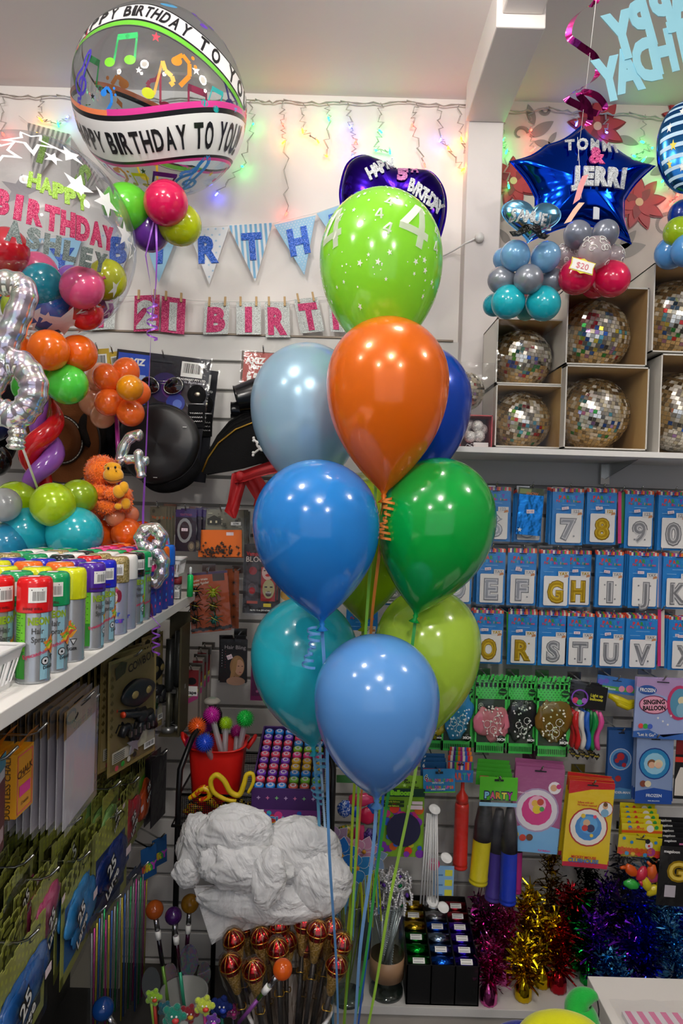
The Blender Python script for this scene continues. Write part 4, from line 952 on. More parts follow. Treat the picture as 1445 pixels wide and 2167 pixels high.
def header_bag(label, uL, vt, uR, vb, d, hdr, frac, texts=(), tilt=0.0, name='balloon_packet', n=0, sleeve=FILM2, bulge=0.012, L=0.12, hk=True, ncopy_label=None, extra=None, dR=None, sx=0.03, body=None):
    c = Card(uL, vt, d, uR, vt+(uR-uL)*sx, dR or d, vb, name, label, 'packet', tilt=tilt)
    c.panel(0, 1-frac, 1, 1, prt(hdr))
    if body: c.m.box((0.01, 0, -0.001), (0.99, 1-frac, 0), prt(body), c.fn)
    if extra: extra(c)
    for (s_, x, y, h, col) in texts: c.t_(s_, x, y, h, prt(col), 0.03, wmax=0.9)
    c.slot(1-0.12*frac)
    c.done('header_card', sleeve, ('chrome hook holding the '+label)[:90] if hk else None, L, bulge)
    if n: c.copies(n, ncopy_label or 'packet tucked behind the '+label, dx=0.004, dy=0.013)
    return c
# peppa-like blue header: plain pink blobs, yellow gloves of balloons
def ex(c):
    c.c(0.08, 0.9, 0.08, prt('#6a5ac8')); c.c(0.22, 0.93, 0.07, prt('#6a5ac8')); c.r(0, 0.74, 1, 0.83, prt('#5ab04a')); c.c(0.65, 0.8, 0.08, prt('#e89ab8')); c.c(0.86, 0.82, 0.1, prt('#e87aa8'))
c = header_bag('blue and green header card packet of folded yellow balloons', 1266, 1432, 1346, 1528, 2.17, '#3a7ac8', 0.32, [('Balloons', 0.35, 0.78, 0.05, '#eef4ff')], tilt=-0.1, n=2, extra=ex)
for k in range(3):
    q = MB(); q.tube([(-0.03+k*0.012, -0.012, -0.05-0.006*k), (0.0, -0.016, -0.06-0.006*k), (0.03, -0.014, -0.072-0.006*k), (0.055, -0.01, -0.066-0.008*k)], [0.008, 0.011, 0.011, 0.006], latex('#e8d818'), 10); q.build('folded_balloon', c.t)
# singing balloon
c = Card(1348, 1433, 2.13, 1456, 1440, 2.13, 1560, 'balloon_packet', 'large pale blue and purple packet reading singing balloon', 'balloon packet')
c.panel(0, 0, 1, 1, prt('#9fb0dc')); c.p([(0, 1), (1, 1), (1, 0.6), (0, 0.85)], prt('#b89ac8')); c.p([(0, 0), (1, 0), (1, 0.12), (0.6, 0.03), (0.3, 0.14), (0, 0.1)], prt('#3a6ab8'))
c.c(0.22, 0.80, 0.18, prt('#2a5aa8'), 0.08); c.t_('FROZEN', 0.22, 0.80, 0.06, WHITE, 0.03, wmax=0.30)
c.c(0.36, 0.56, 0.29, prt('#8a2a5a'), 0.155); c.c(0.36, 0.56, 0.27, prt('#f0a8c0'), 0.14); c.t_('SINGING', 0.36, 0.61, 0.075, BLACK, 0.04, rot=0.08, wmax=0.42); c.t_('BALLOON', 0.37, 0.51, 0.075, BLACK, 0.04, rot=0.08, wmax=0.44)
c.c(0.85, 0.62, 0.24, prt('#c83a6a'), 0.29); c.c(0.86, 0.62, 0.19, prt('#5a9ab8'), 0.24); c.c(0.90, 0.66, 0.08, prt('#e8d8b0')); c.c(0.9, 0.5, 0.10, prt('#88b8d0'), 0.12)
c.t_("\"Let It Go\"", 0.25, 0.06, 0.05, WHITE, 0.02, wmax=0.4); c.c(0.13, 0.2, 0.05, prt('#e84a4a')); c.c(0.22, 0.2, 0.05, prt('#3ab04a')); c.c(0.31, 0.2, 0.05, prt('#4a6ad0'))
for x, y in ((0.55, 0.3), (0.65, 0.25), (0.45, 0.35), (0.7, 0.4)): c.st(x, y, 0.03, WHITE)
c.slot(0.95).done(film_=FILM, hk='chrome hook holding the singing balloon packet', L=0.14); c.copies(2, 'packet tucked behind the singing balloon packet', dy=0.014)
def ringpack(label, uL, vt, uR, vb, d, bg, mid, ring, inner, blobs, texts, bottom=None, hkl='', n=2, tilt=None, sxx=0.03, top=None, cy=0.58, R_=0.4, name='balloon_packet'):
    c = Card(uL, vt, d, uR, vt+(uR-uL)*sxx, d, vb, name, label, 'balloon packet', tilt=tilt)
    c.panel(0, 0, 1, 1, prt(bg))
    if top: c.p([(0, 1), (1, 1), (1, 0.93), (0.5, 0.91), (0, 0.84)] if top[0] == 'w' else [(0, 1), (1, 1), (1, 0.8), (0, 0.8)], prt(top[1]))
    if bottom: c.p([(0, 0), (1, 0), (1, bottom[0]), (0.5, bottom[0]*1.2), (0, bottom[0]*0.9)], prt(bottom[1]))
    c.c(0.5, cy, R_*1.08, prt(ring)); c.c(0.5, cy, R_, prt(mid)); c.c(0.5, cy, R_*0.74, prt(inner), n=14)
    for x, y, r_, col in blobs: c.c(x, y, r_, prt(col), n=12)
    for (s_, x, y, h, col) in texts: c.t_(s_, x, y, h, prt(col), 0.03, wmax=0.85)
    c.slot(0.965).done(film_=FILM, hk='chrome hook holding the '+hkl, L=0.14)
    if n: c.copies(n, 'packet tucked behind the '+hkl, dy=0.014)
    return c
ringpack('blue packet with a round red and blue picture, hanging behind the clear sleeves', 1288, 1545, 1342, 1690, 2.20, '#2a5a9a', '#5a9ad0', '#c8ccd8', '#2a4a8a', [(0.5, 0.62, 0.15, '#b8262a'), (0.36, 0.56, 0.09, '#b8262a'), (0.64, 0.5, 0.09, '#b8262a'), (0.42, 0.3, 0.12, '#a8262a')], [('SPIDER-MAN', 0.55, 0.1, 0.035, '#e8e8f0')], (0.14, '#4a8ac0'), 'blue packet with the red picture', 2)
ringpack('pale blue packet with a round blue-rimmed picture and a navy foot', 1348, 1558, 1426, 1700, 2.14, '#8aa0c8', '#2a8ac0', '#1a3a88', '#9ad0e8', [(0.42, 0.6, 0.12, '#8a5a3a'), (0.42, 0.58, 0.09, '#e8b898'), (0.6, 0.6, 0.12, '#e8dcb8'), (0.6, 0.58, 0.09, '#f0c8a8'), (0.2, 0.3, 0.09, '#8a4a3a'), (0.33, 0.3, 0.09, '#e8dcb8')], [('FROZEN', 0.5, 0.13, 0.045, '#e8f0ff'), ('FOIL BALLOON', 0.5, 0.05, 0.018, '#e8f0ff')], (0.2, '#2050a8'), 'pale blue packet with the blue-rimmed picture', 3, cy=0.6)
c = Card(1432, 1556, 2.14, 1470, 1558, 2.14, 1690, 'balloon_packet', 'black packet with a red band at the right edge of the picture', 'balloon packet')
c.panel(0, 0, 1, 1, prt('#17171a')); c.r(0, 0.7, 1, 1, prt('#7a1a1e')); c.r(0.0, 0.58, 1, 0.66, prt('#d8382a')); c.p([(0.05, 0.05), (1, 0.05), (1, 0.5), (0.3, 0.5), (0.05, 0.3)], prt('#e4dcd2')); c.done(film_=FILM, hk='chrome hook holding the black and red packet', L=0.14)
ringpack('pink and sky blue princess packet with a round pink balloon picture', 1092, 1620, 1196, 1800, 2.08, '#a85a8c', '#e6e2ea', '#b09ac0', '#d83a8a', [(0.5, 0.57, 0.18, '#f0b8d0'), (0.45, 0.58, 0.07, '#e8b84a'), (0.56, 0.6, 0.07, '#c84a3a'), (0.5, 0.51, 0.09, '#e8d02a'), (0.6, 0.52, 0.05, '#4ab05a'), (0.82, 0.78, 0.13, '#f2eef2'), (0.8, 0.78, 0.07, '#e0b088'), (0.9, 0.8, 0.05, '#d83a8a'), (0.12, 0.20, 0.06, '#e8c83a'), (0.26, 0.17, 0.07, '#c83a2a'), (0.40, 0.18, 0.07, '#6a4028')], [('inflate with air', 0.22, 0.70, 0.02, '#f4d8e8'), ('Foil Balloon', 0.72, 0.04, 0.022, '#d84a9a')], (0.30, '#7ab8e8'), 'pink princess packet', 4, tilt=-0.06, cy=0.50, R_=0.42)
c = ringpack('yellow and red packet with a round blue cartoon balloon picture and a child', 1206, 1650, 1302, 1832, 2.06, '#e6c81c', '#f2ece4', '#b8242a', '#3a8ad0', [(0.5, 0.50, 0.20, '#5aa8e0'), (0.45, 0.52, 0.08, '#d8b08a'), (0.55, 0.46, 0.09, '#2a3a6a'), (0.42, 0.46, 0.07, '#c83a3a'), (0.36, 0.6, 0.05, '#e8c83a'), (0.62, 0.6, 0.04, '#e84a6a'), (0.58, 0.38, 0.04, '#e8c83a'), (0.83, 0.70, 0.17, '#b8242a'), (0.83, 0.70, 0.155, '#f0f0f0'), (0.82, 0.73, 0.06, '#e0b088'), (0.82, 0.655, 0.09, '#7ab0d0'), (0.82, 0.755, 0.05, '#6a4a2a')],
   [('Inflate with air!', 0.38, 0.76, 0.022, '#c83a1a'), ('No helium required!', 0.42, 0.73, 0.02, '#c83a1a'), ('MICKEY MOUSE', 0.45, 0.125, 0.03, '#c8242a'), ('CLUBHOUSE', 0.45, 0.085, 0.045, '#2a6ab8')], (0.055, '#c82a4a'), 'yellow and red packet', 4, tilt=-0.06, top=('w', '#c8202a'), cy=0.47, R_=0.40)
# yellow clown-coloured balloon packs and black packs, bottom right
def ex2(c):
    c.r(0, 0.70, 1, 0.80, prt('#d8561a'))
    for i in range(7): c.c(0.08+i*0.14, 0.72, 0.05, prt(('#e83a3a', '#3a9ad0', '#e8c83a')[i % 3]), n=8)
    for x, y in ((0.12, 0.95), (0.3, 0.9), (0.85, 0.93)): c.c(x, y, 0.04, prt('#2a8ad0'), n=8)
    c.c(0.7, 0.88, 0.09, prt('#e8e4e0')); c.c(0.7, 0.87, 0.03, prt('#d82a2a'), n=8); c.c(0.66, 0.94, 0.06, prt('#1a1a20'), n=8); c.c(0.76, 0.78, 0.1, prt('#b03a8a'), n=10)
c = header_bag('yellow header packet reading balloons with loose red, green and yellow balloons', 1310, 1765, 1402, 1900, 2.06, '#d8c81c', 0.30, [('BALLOONS', 0.42, 0.79, 0.07, '#e06a1a')], tilt=-0.08, extra=ex2)
for i, (x, z, col) in enumerate(((-0.2, -0.72, '#3ac04a'), (0.12, -0.70, '#e8d42a'), (0.0, -0.55, '#d82a4a'), (0.28, -0.62, '#b8386a'), (-0.25, -0.5, '#e8601a'), (0.22, -0.5, '#e86a2a'), (0.3, -0.8, '#e8d42a'))):
    q = MB(); q.ball((0, 0, 0), (0.024, 0.010, 0.016), latex(col), 14, lambda p: Vector((p.x*(1+0.4*noise.noise(p*60)), p.y, p.z*(1+0.4*noise.noise(p*50))))); q.tube([(0.02, 0, 0), (0.032, -0.002, 0.008)], [0.006, 0.004], latex(col), 8)
    o_ = q.build('loose_balloon', c.t, (x*c.w, -0.010-0.003*(i % 3), z*c.h)); o_.rotation_euler = (0, i*0.9, 0)
for i in range(5):
    cc = Card(1316-i*1, 1742-i*11, 2.085+0.022*i, 1402-i*4, 1745-i*11, 2.085+0.022*i, 1812-i*8, 'balloon_packet', 'yellow packet in the row behind the one of loose balloons', 'balloon packet', 'yellow packets behind the loose balloons packet')
    cc.panel(0, 0, 1, 1, prt('#d8c81c')); cc.r(0, 0.72, 1, 0.80, prt('#d8561a')); cc.c(0.7, 0.86, 0.09, prt('#e8e4e0')); cc.c(0.2, 0.88, 0.05, prt('#2a8ad0')); cc.c(0.4, 0.9, 0.04, prt('#d83a3a')); cc.c(0.85, 0.9, 0.05, prt('#2aa04a')); cc.t_('BALLOONS', 0.35, 0.86, 0.07, prt('#e06a1a'), wmax=0.6); cc.done(film_=FILM)
hook(W(1390, 1830, 2.03), 0, 'chrome hook holding the yellow balloon packets', 0.25)
c = Card(1398, 1790, 2.04, 1475, 1796, 2.04, 1915, 'balloon_packet', 'black packet with a big gold letter at the right edge', 'balloon packet')
c.panel(0, 0, 1, 1, prt('#141416')); c.t_('megaloon', 0.32, 0.92, 0.05, WHITE, wmax=0.5); c.t_('G', 0.5, 0.6, 0.3, golm, 0.1); c.t_('G', 0.5, 0.6, 0.3, prt('#e8c850'), 0.02); c.r(0.2, 0.15, 0.5, 0.35, prt('#c8c0c8')); c.done(film_=FILM)
for i in range(5):
    cc = Card(1392-i*3, 1772-i*11, 2.07+0.022*i, 1468-i*3, 1775-i*11, 2.07+0.022*i, 1890-i*8, 'balloon_packet', 'black packet in the row behind the one with the gold letter', 'balloon packet', 'black packets behind the gold letter packet')
    cc.panel(0, 0, 1, 1, prt('#18181b')); cc.t_('megaloon', 0.35, 0.95, 0.04, WHITE, wmax=0.5); cc.r(0.6, 0.88, 0.8, 0.91, prt('#d87aa8')); cc.r(0.0, 0.8, 0.1, 0.86, prt('#d8b030')); cc.done(film_=FILM)
# ------------------------------------------------------------------ balloon pumps
def pump(label, u, vt, vb, d, r, col, cap=None, tilt=0.0, header=None):
    p = W(u, vt, d); L = px(vb-vt, d); rr = px(r, d); t = thing('balloon_pump', label, 'balloon pump', p); t.rotation_euler = (0, tilt, 0)
    m = MB(); m.lathe([(0, -L), (rr, -L), (rr*1.06, -L+0.002), (rr*1.06, -L+0.006), (rr, -L+0.008), (rr, -L+0.012), (rr*1.05, -L+0.014), (rr*1.05, -L+0.018), (rr, -L+0.02), (rr, -0.03), (rr*0.93, -0.02), (0, -0.02)], flat(col, 0.3), 24); m.build('barrel', t)
    m = MB(); m.lathe([(rr*0.9, -0.02), (rr*0.85, 0.0), (rr*0.45, 0.012), (rr*0.28, 0.02), (rr*0.22, 0.07), (rr*0.14, 0.085), (0, 0.085)] if not cap else [(rr*1.02, -0.03), (rr*1.0, 0.02), (rr*0.8, 0.06), (rr*0.5, 0.10), (0, 0.10)], flat(cap or col, 0.35), 20); m.build('nozzle', t)
    return t
pump('red balloon pump in a clear bag beside the white balloon sticks', 978, 1685, 1838, 2.10, 15, '#d8281f')
pump('yellow balloon pump hanging beside the blue ones', 1022, 1755, 1870, 2.08, 19, '#d8c81e', '#3c3c40', 0.06)
pump('violet balloon pump behind the blue one', 1052, 1780, 1905, 2.11, 17, '#4a3a9a', '#3c3c46', 0.04)
pump('bright blue balloon pump with a dark cap', 1078, 1780, 1912, 2.05, 17, '#1a3ac0', '#2c2c34')
pump('magenta balloon pump mostly hidden behind the blue one', 1096, 1780, 1890, 2.12, 10, '#b02a7a', '#3c3c40')
def exp(c):
    for i, (k, cl) in enumerate(zip('PARTY', ('#8ad0f0', '#e85a8a', '#e8a02a', '#f0e84a', '#c83ab0'))): c.t_(k, 0.2+i*0.15, 0.86, 0.055, prt('#2a1a5a'), 0.12, wmax=0.17); c.t_(k, 0.2+i*0.15, 0.86, 0.048, prt(cl), 0.05, wmax=0.14)
    c.r(0, 0.775, 1, 0.805, prt('#9ad0f0'))
header_bag('green header bag reading party with blue balloon pumps inside', 1016, 1643, 1096, 1915, 2.03, '#5ac82a', 0.18, extra=exp, name='pump_bag', tilt=-0.01, n=0, bulge=0.0)
for i in range(4):
    cc = Card(1008+i*1, 1632-i*9, 2.06+0.02*i, 1084-i*2, 1637-i*9, 2.06+0.02*i, 1660-i*4, 'pump_bag_header', 'green card header in the stack behind the party pump bag', 'header card', 'green headers behind the party pump bag'); cc.panel(0, 0, 1, 1, prt('#3fa02a')); cc.r(0.1, 0.5, 0.35, 0.7, prt('#d8505a')); cc.done()
hook(W(1056, 1655, 2.02), 0, 'chrome hook holding the pump bags', 0.25)
def expr(c):
    z = c.lay()
    for i in range(12): c.m.rect(i/12, 0.93, (i+1)/12, 1.0, z, prt(stripes[i]), c.fn)
    for i, (k, cl) in enumerate(zip('PARTY', ('#2a8ad8', '#e84a4a', '#e06a3a', '#3ab0a0', '#e84a8a'))): c.t_(k, 0.15+i*0.17, 0.875, 0.06, prt(cl), 0.05, wmax=0.15)
header_bag('blue striped header bag reading party holding the red pump', 948, 1612, 1002, 1848, 2.06, '#2a7ac0', 0.18, extra=expr, name='pump_bag', n=0, bulge=0.0)
for i in range(3):
    cc = Card(948+i*2, 1598-i*9, 2.09+0.02*i, 1000-i*2, 1600-i*9, 2.09+0.02*i, 1625-i*5, 'pump_bag_header', 'blue striped header in the stack above the red pump', 'header card', 'striped headers above the red pump'); cc.panel(0, 0, 1, 1, prt('#2a7ac0')); z = cc.lay()
    for k in range(10): cc.m.rect(k/10, 0.55, (k+1)/10, 1.0, z, prt(stripes[k]), cc.fn)
    cc.done()
# white balloon sticks and cups
def exs(c):
    c.t_('6', 0.1, 0.945, 0.04, WHITE, 0.06); c.t_('6', 0.1, 0.945, 0.04, BLACK, 0.0)
    for j, y in enumerate((0.93, 0.885)):
        for i in range(13): c.t_('BALLOON CUPS'[i % 12], 0.12+i*0.066, y-0.005, 0.020, prt(('#e84a8a', '#e8a02a', '#e8604a', '#6ad04a', '#c86ad0')[i % 5]), 0.05, wmax=0.06)
    c.t_('WITH CUPS', 0.45, 0.912, 0.011, WHITE); c.t_('AVEC COUPES', 0.45, 0.867, 0.011, WHITE); c.r(0, 0.845, 1, 0.852, prt('#5ac82a'))
c = header_bag('blue header bag of white balloon sticks and cups', 895, 1628, 962, 1935, 2.04, '#2a90d0', 0.155, extra=exs, name='balloon_stick_bag', tilt=0.05, n=0, bulge=0.0)
for i in range(7):
    q = MB(); x = (-0.33+i*0.05)*c.w; q.tube([(x, -0.006-0.003*(i % 3), -c.h*0.30), (x+0.004*(i-3), -0.008-0.003*(i % 3), -c.h*0.92)], 0.0028, flat('#e8e8e6', 0.4), 8); q.build('white_stick', c.t)
for x, z in ((-0.12, -0.27), (0.3, -0.60), (-0.1, -0.90), (0.25, -0.94)):
    q = MB(); q.lathe([(0.003, -0.016), (0.004, -0.004), (0.017, 0.002), (0.018, 0.004), (0.015, 0.004), (0.004, -0.001)], flat('#eeeeec', 0.3), 18); q.build('white_cup', c.t, (x*c.w, -0.012, z*c.h)).rotation_euler = (0.5, 0.2, 0)
q = MB(); q.box((0, -0.001, -0.09), (0.065, 0, 0), prt('#8ab8e0')); 
for a in range(3): q.box((0.038, -0.0016, -0.03-a*0.03), (0.06, -0.001, -0.012-a*0.03), prt('#d8d84a')); q.box((0.008, -0.0016, -0.03-a*0.03), (0.032, -0.001, -0.026-a*0.03), prt('#4a7ab0'))
q.lathe([(0, 0), (0.019, 0)], prt('#e02a7a'), 24, lambda p: Vector((p[0]+0.002, -0.003, p[1]+0.005)), cap=False); q.text('HANDY', 0, 0, 0.006, 0, prt('#f8d8e8'), lambda p: Vector((p[0]+0.002, -0.004, p[1]+0.01))); q.build('instruction_card', c.t, (-0.01, -0.004, -c.h*0.66))
hook(W(928, 1640, 2.02), 0, 'chrome hook holding the balloon stick bags', 0.25)
for i in range(3):
    cc = Card(890+i*2, 1612-i*9, 2.08+0.02*i, 945-i*2, 1613-i*9, 2.08+0.02*i, 1650-i*5, 'stick_bag_header', 'dark blue header in the stack above the balloon sticks', 'header card', 'dark blue headers above the balloon sticks'); cc.panel(0, 0, 1, 1, prt('#1f5a90')); cc.r(0.1, 0.5, 0.9, 0.65, prt('#a83a6a')); cc.t_('6', 0.12, 0.8, 0.2, WHITE); cc.done()
# punch balloon disc pack
c = Card(802, 1640, 2.05, 899, 1642, 2.05, 1812, 'balloon_packet', 'green and rainbow packet reading balloons with a round window of marbled balloons', 'balloon packet')
c.panel(0, 0, 1, 1, prt('#8ac02a'))
for i in range(46): random.seed(i); c.c(random.uniform(0.05, 0.95), random.uniform(0.04, 0.62), random.uniform(0.05, 0.11), prt(random.choice(('#e86a1a', '#8a3ab8', '#e83a8a', '#3a62d0', '#d8d02a', '#4ac04a', '#e8402a'))), n=14)
c.r(0.0, 0.76, 1, 0.86, prt('#0f3a2a')); c.t_('Balloons', 0.5, 0.81, 0.06, prt('#8ae02a'), 0.07, wmax=0.9); c.t_('Pack of 8', 0.68, 0.94, 0.03, BLACK, wmax=0.4); c.t_('Dia. 30cm', 0.75, 0.88, 0.022, BLACK); c.st(0.55, 0.9, 0.05, prt('#c8f08a'))
c.r(0.04, 0.68, 0.55, 0.715, prt('#1a3a1a')); c.t_('Butterfly Balloons', 0.3, 0.70, 0.018, prt('#c8e02a'), wmax=0.44); c.r(0.04, 0.635, 0.55, 0.67, prt('#1a3a1a')); c.t_('Flower Balloons', 0.3, 0.65, 0.018, prt('#c8e02a'), wmax=0.44); c.r(0.62, 0.61, 0.95, 0.66, PINKSTK); c.r(0.72, 0.67, 0.95, 0.71, PINKSTK)
c.c(0.55, 0.36, 0.37, prt('#2a2a4a'), n=28)
c.slot(0.97).done(film_=FILM, hk='chrome hook holding the rainbow balloon packet', L=0.2)
def disc(c, cx, cz, rad, segs):
    a0 = 0
    for col, sweep, r0, r1 in segs:
        q = MB(); n = 8; vs = []
        for k in range(n+1):
            a = a0+sweep*k/n
            for rr in (r0, r1): vs.append((rr*rad*math.cos(a), -0.004*math.sin(PI*k/n)-0.003, rr*rad*math.sin(a)))
        q.add(vs, [(2*k, 2*k+1, 2*k+3, 2*k+2) for k in range(n)], col, True); q.build('marbled_balloon', c.t, (cx*c.w, -0.002, cz*c.h)); a0 += sweep
def marble(h1, h2, sc=60):
    k = ('marble', h1, h2)
    if k not in MC:
        m_, nt, b, o_ = newmat('marbled'); setp(b, rough=0.2, coat=0.5); tc = nt.nodes.new('ShaderNodeTexCoord'); n = nt.nodes.new('ShaderNodeTexNoise'); n.inputs['Scale'].default_value = sc; n.inputs['Distortion'].default_value = 3
        rp = nt.nodes.new('ShaderNodeValToRGB'); rp.color_ramp.elements[0].position = 0.52; rp.color_ramp.elements[1].position = 0.56; rp.color_ramp.elements[0].color = hexc(h1); rp.color_ramp.elements[1].color = hexc(h2)
        nt.links.new(tc.outputs['Object'], n.inputs[0]); nt.links.new(n.outputs[0], rp.inputs[0]); nt.links.new(rp.outputs[0], b.inputs[0]); MC[k] = m_
    return MC[k]
disc(c, 0.05, -0.64, px(34, 2.05), [(marble('#6a3ab0', '#8a5ad0'), 0.9, 0.1, 1), (marble('#2a3aa0', '#c8d0f0'), 1.4, 0.05, 1), (latex('#e87aa8'), 0.7, 0.2, 1), (latex('#7ad04a'), 0.5, 0.1, 1), (marble('#5aa8e0', '#a8d4f0'), 1.0, 0.1, 1), (latex('#1a1a1e'), 0.6, 0.2, 1), (latex('#e0d81a'), 0.5, 0.1, 1), (latex('#d83a2a'), 0.68, 0.2, 1)])
# bag of pink and blue things left of it
c = header_bag('clear bag of hot pink and marbled blue balloons', 712, 1640, 800, 1800, 2.07, '#3a7a3a', 0.1, name='balloon_packet', n=0)
for i, (x, z, sx_2, sz_2, mt) in enumerate(((-0.28, -0.42, 0.022, 0.026, marble('#2a5ac0', '#c8d8f4')), (0.1, -0.3, 0.04, 0.02, latex('#f0407a')), (0.0, -0.45, 0.022, 0.018, latex('#2a5ae0')), (0.28, -0.5, 0.03, 0.026, latex('#e82a5a')), (-0.2, -0.72, 0.028, 0.02, marble('#c8b02a', '#3a7a4a')), (0.08, -0.75, 0.02, 0.03, latex('#f04a8a')), (0.35, -0.8, 0.024, 0.03, marble('#3a2a6a', '#6a4a9a')), (0.4, -0.4, 0.018, 0.018, latex('#2a6ad0')), (-0.1, -0.9, 0.04, 0.02, latex('#e8609a')))):
    q = MB(); q.ball((0, 0, 0), (sx_2, 0.010, sz_2), mt, 16, lambda p: p*(1+0.3*noise.noise(p*70))); q.build('folded_balloon', c.t, (x*c.w, -0.010, z*c.h))
# ================================================================== HIGH SHELF AND MIRROR BALL BOXES (right)
shelfm = paint('#e9e7e4', 3, 0.03); z_sh = W(1200, 951, 2.03).z
t = thing('wall_shelf', 'long white shelf carrying the mirror ball boxes on the right wall', 'shelf', (1.45, 2.2, z_sh))
xa = W(960, 950, 2.03).x
m = MB(); m.box((xa-1.45, -0.17, -0.017), (0.95, 0.172, 0), shelfm); m.build('board', t, bevel=0.001)
for u in (1320,):
    p = W(u, 985, 2.2)
    m = MB(); m.add([(0, 0.17, 0), (0, -0.10, 0), (0, 0.17, -0.055), (0.003, 0.17, 0), (0.003, -0.10, 0), (0.003, 0.17, -0.055)], [(0, 1, 2), (5, 4, 3), (0, 3, 4, 1), (1, 4, 5, 2)], CHROME); m.box((-0.014, 0.155, -0.07), (0.016, 0.172, -0.0), CHROME); m.build('bracket', t, (p.x-1.45, 0, -0.018))
mirror = flat('#f4f0e4', 0.08, 1.0)
facem = [mirror, mirror, mirror, flat('#f6f2e8', 0.2, 0.55), flat('#d8ccae', 0.2, 0.6), flat('#a8a49a', 0.1, 1.0)]  # paler and golden tiles stand in for the mirrored card lining
facec = [flat(h, 0.15, 0.75) for h in ('#c83a3a', '#3aa04a', '#3a6ac8', '#e8d04a', '#b08ac0', '#6ac0d8')]  # tile colours painted in as reflections of the bright shop goods
def mirror_ball(parent, c, rad, seed, rows=22):
    rows = int(rows*1.3); random.seed(seed); m = MB(); g = 0.10; core = flat('#b0a68c', 0.4, 0.3); m.ball((0, 0, 0), rad*0.985, core, 32)
    for j in range(rows):
        l0 = -PI/2+PI*j/rows; l1 = l0+PI/rows; lm = (l0+l1)/2; n = max(4, int(round(2*rows*math.cos(lm))))
        for i in range(n):
            a0 = 2*PI*(i+g/2)/n; a1 = 2*PI*(i+1-g/2)/n; b0 = l0+(l1-l0)*g/2; b1 = l1-(l1-l0)*g/2
            q = [Vector((math.cos(b)*math.cos(a), math.cos(b)*math.sin(a), math.sin(b)))*rad for a, b in ((a0, b0), (a1, b0), (a1, b1), (a0, b1))]
            cc = sum(q, Vector())/4; tilt = Vector((random.uniform(-1, 1), random.uniform(-1, 1), random.uniform(-1, 1)))*0.05
            nn = (cc.normalized()+tilt).normalized(); q = [p-nn*(p-cc).dot(nn) for p in q]
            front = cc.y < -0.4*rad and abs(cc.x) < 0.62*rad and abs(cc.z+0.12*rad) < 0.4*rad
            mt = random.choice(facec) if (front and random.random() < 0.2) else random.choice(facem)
            m.add(q, [(0, 1, 2, 3)], mt)
    b = m.build('mirror_ball', parent, c); b.rotation_euler = (0.3, 0.15, 0); return b
cardb = paint('#c2a068', 8, 0.12); outer = paint('#d8d4cc', 8, 0.08)
def ball_box(label, uL, vt, uR, vb, d, rad, seed, dep=None, white=False, cellos=True, rows=22):
    A = W(uL, vb, d); Bx = W(uR, vb, d); T = W(uL, vt, d); w_ = Bx.x-A.x; h = T.z-A.z; dep = dep or min(w_, 2.365-d); th = 0.004
    t = thing('mirror_ball_box', label, 'mirror ball box', (A.x+w_/2, d, A.z)); x = w_/2
    m = MB()
    def pan(a, b): m.box(a, b, outer)
    pan((-x, 0, 0), (-x+th, dep, h)); pan((x-th, 0, 0), (x, dep, h)); pan((-x, 0, 0), (x, dep, th)); pan((-x, 0, h-th), (x, dep, h)); pan((-x, dep-th, 0), (x, dep, h)); m.build('carton', t)
    m = MB(); e = 0.0006
    m.box((-x+th, 0.002, th), (-x+th+e, dep-th, h-th), cardb); m.box((x-th-e, 0.002, th), (x-th, dep-th, h-th), cardb); m.box((-x+th, 0.002, th), (x-th, dep-th, th+e), cardb); m.box((-x+th, 0.002, h-th-e), (x-th, dep-th, h-th), cardb); m.box((-x+th, dep-th-e, th), (x-th, dep-th, h-th), cardb); m.build('card_lining', t)
    mirror_ball(t, (0, rad+0.012, h/2-0.004), rad, seed, rows)
    m = MB(); n = 12; vs = []; random.seed(seed+5)
    for j in range(n+1):
        for i in range(n+1): vs.append((-x+w_*i/n, -0.001-0.003*random.random()*math.sin(PI*i/n)*math.sin(PI*j/n), h*j/n))
    m.add(vs, [(j*(n+1)+i, j*(n+1)+i+1, (j+1)*(n+1)+i+1, (j+1)*(n+1)+i) for j in range(n) for i in range(n)], film(9, 0.045, '#ffffff', 0.5, 0.05), True); m.build('cellophane_window', t)
    return t
ball_box('smaller mirror ball box stacked directly below the blue balloon column', 1048, 672, 1190, 811, 2.10, px(64, 2.20), 11, rows=20)
ball_box('small mirror ball box standing on the shelf under another small one', 1046, 812, 1186, 945, 2.10, px(64, 2.20), 12, rows=20)
ball_box('large mirror ball box stacked below the price tag and pink balloons', 1196, 604, 1368, 770, 2.06, px(78, 2.14), 13)
ball_box('large mirror ball box on the shelf, right of the small stack', 1192, 772, 1368, 948, 2.06, px(79, 2.14), 14, rows=24)
ball_box('mirror ball box at the right edge, upper of two', 1378, 556, 1560, 744, 2.04, px(86, 2.13), 15, rows=24)
ball_box('mirror ball box at the right edge, standing on the shelf', 1392, 748, 1570, 962, 2.04, px(86, 2.13), 16, rows=24)
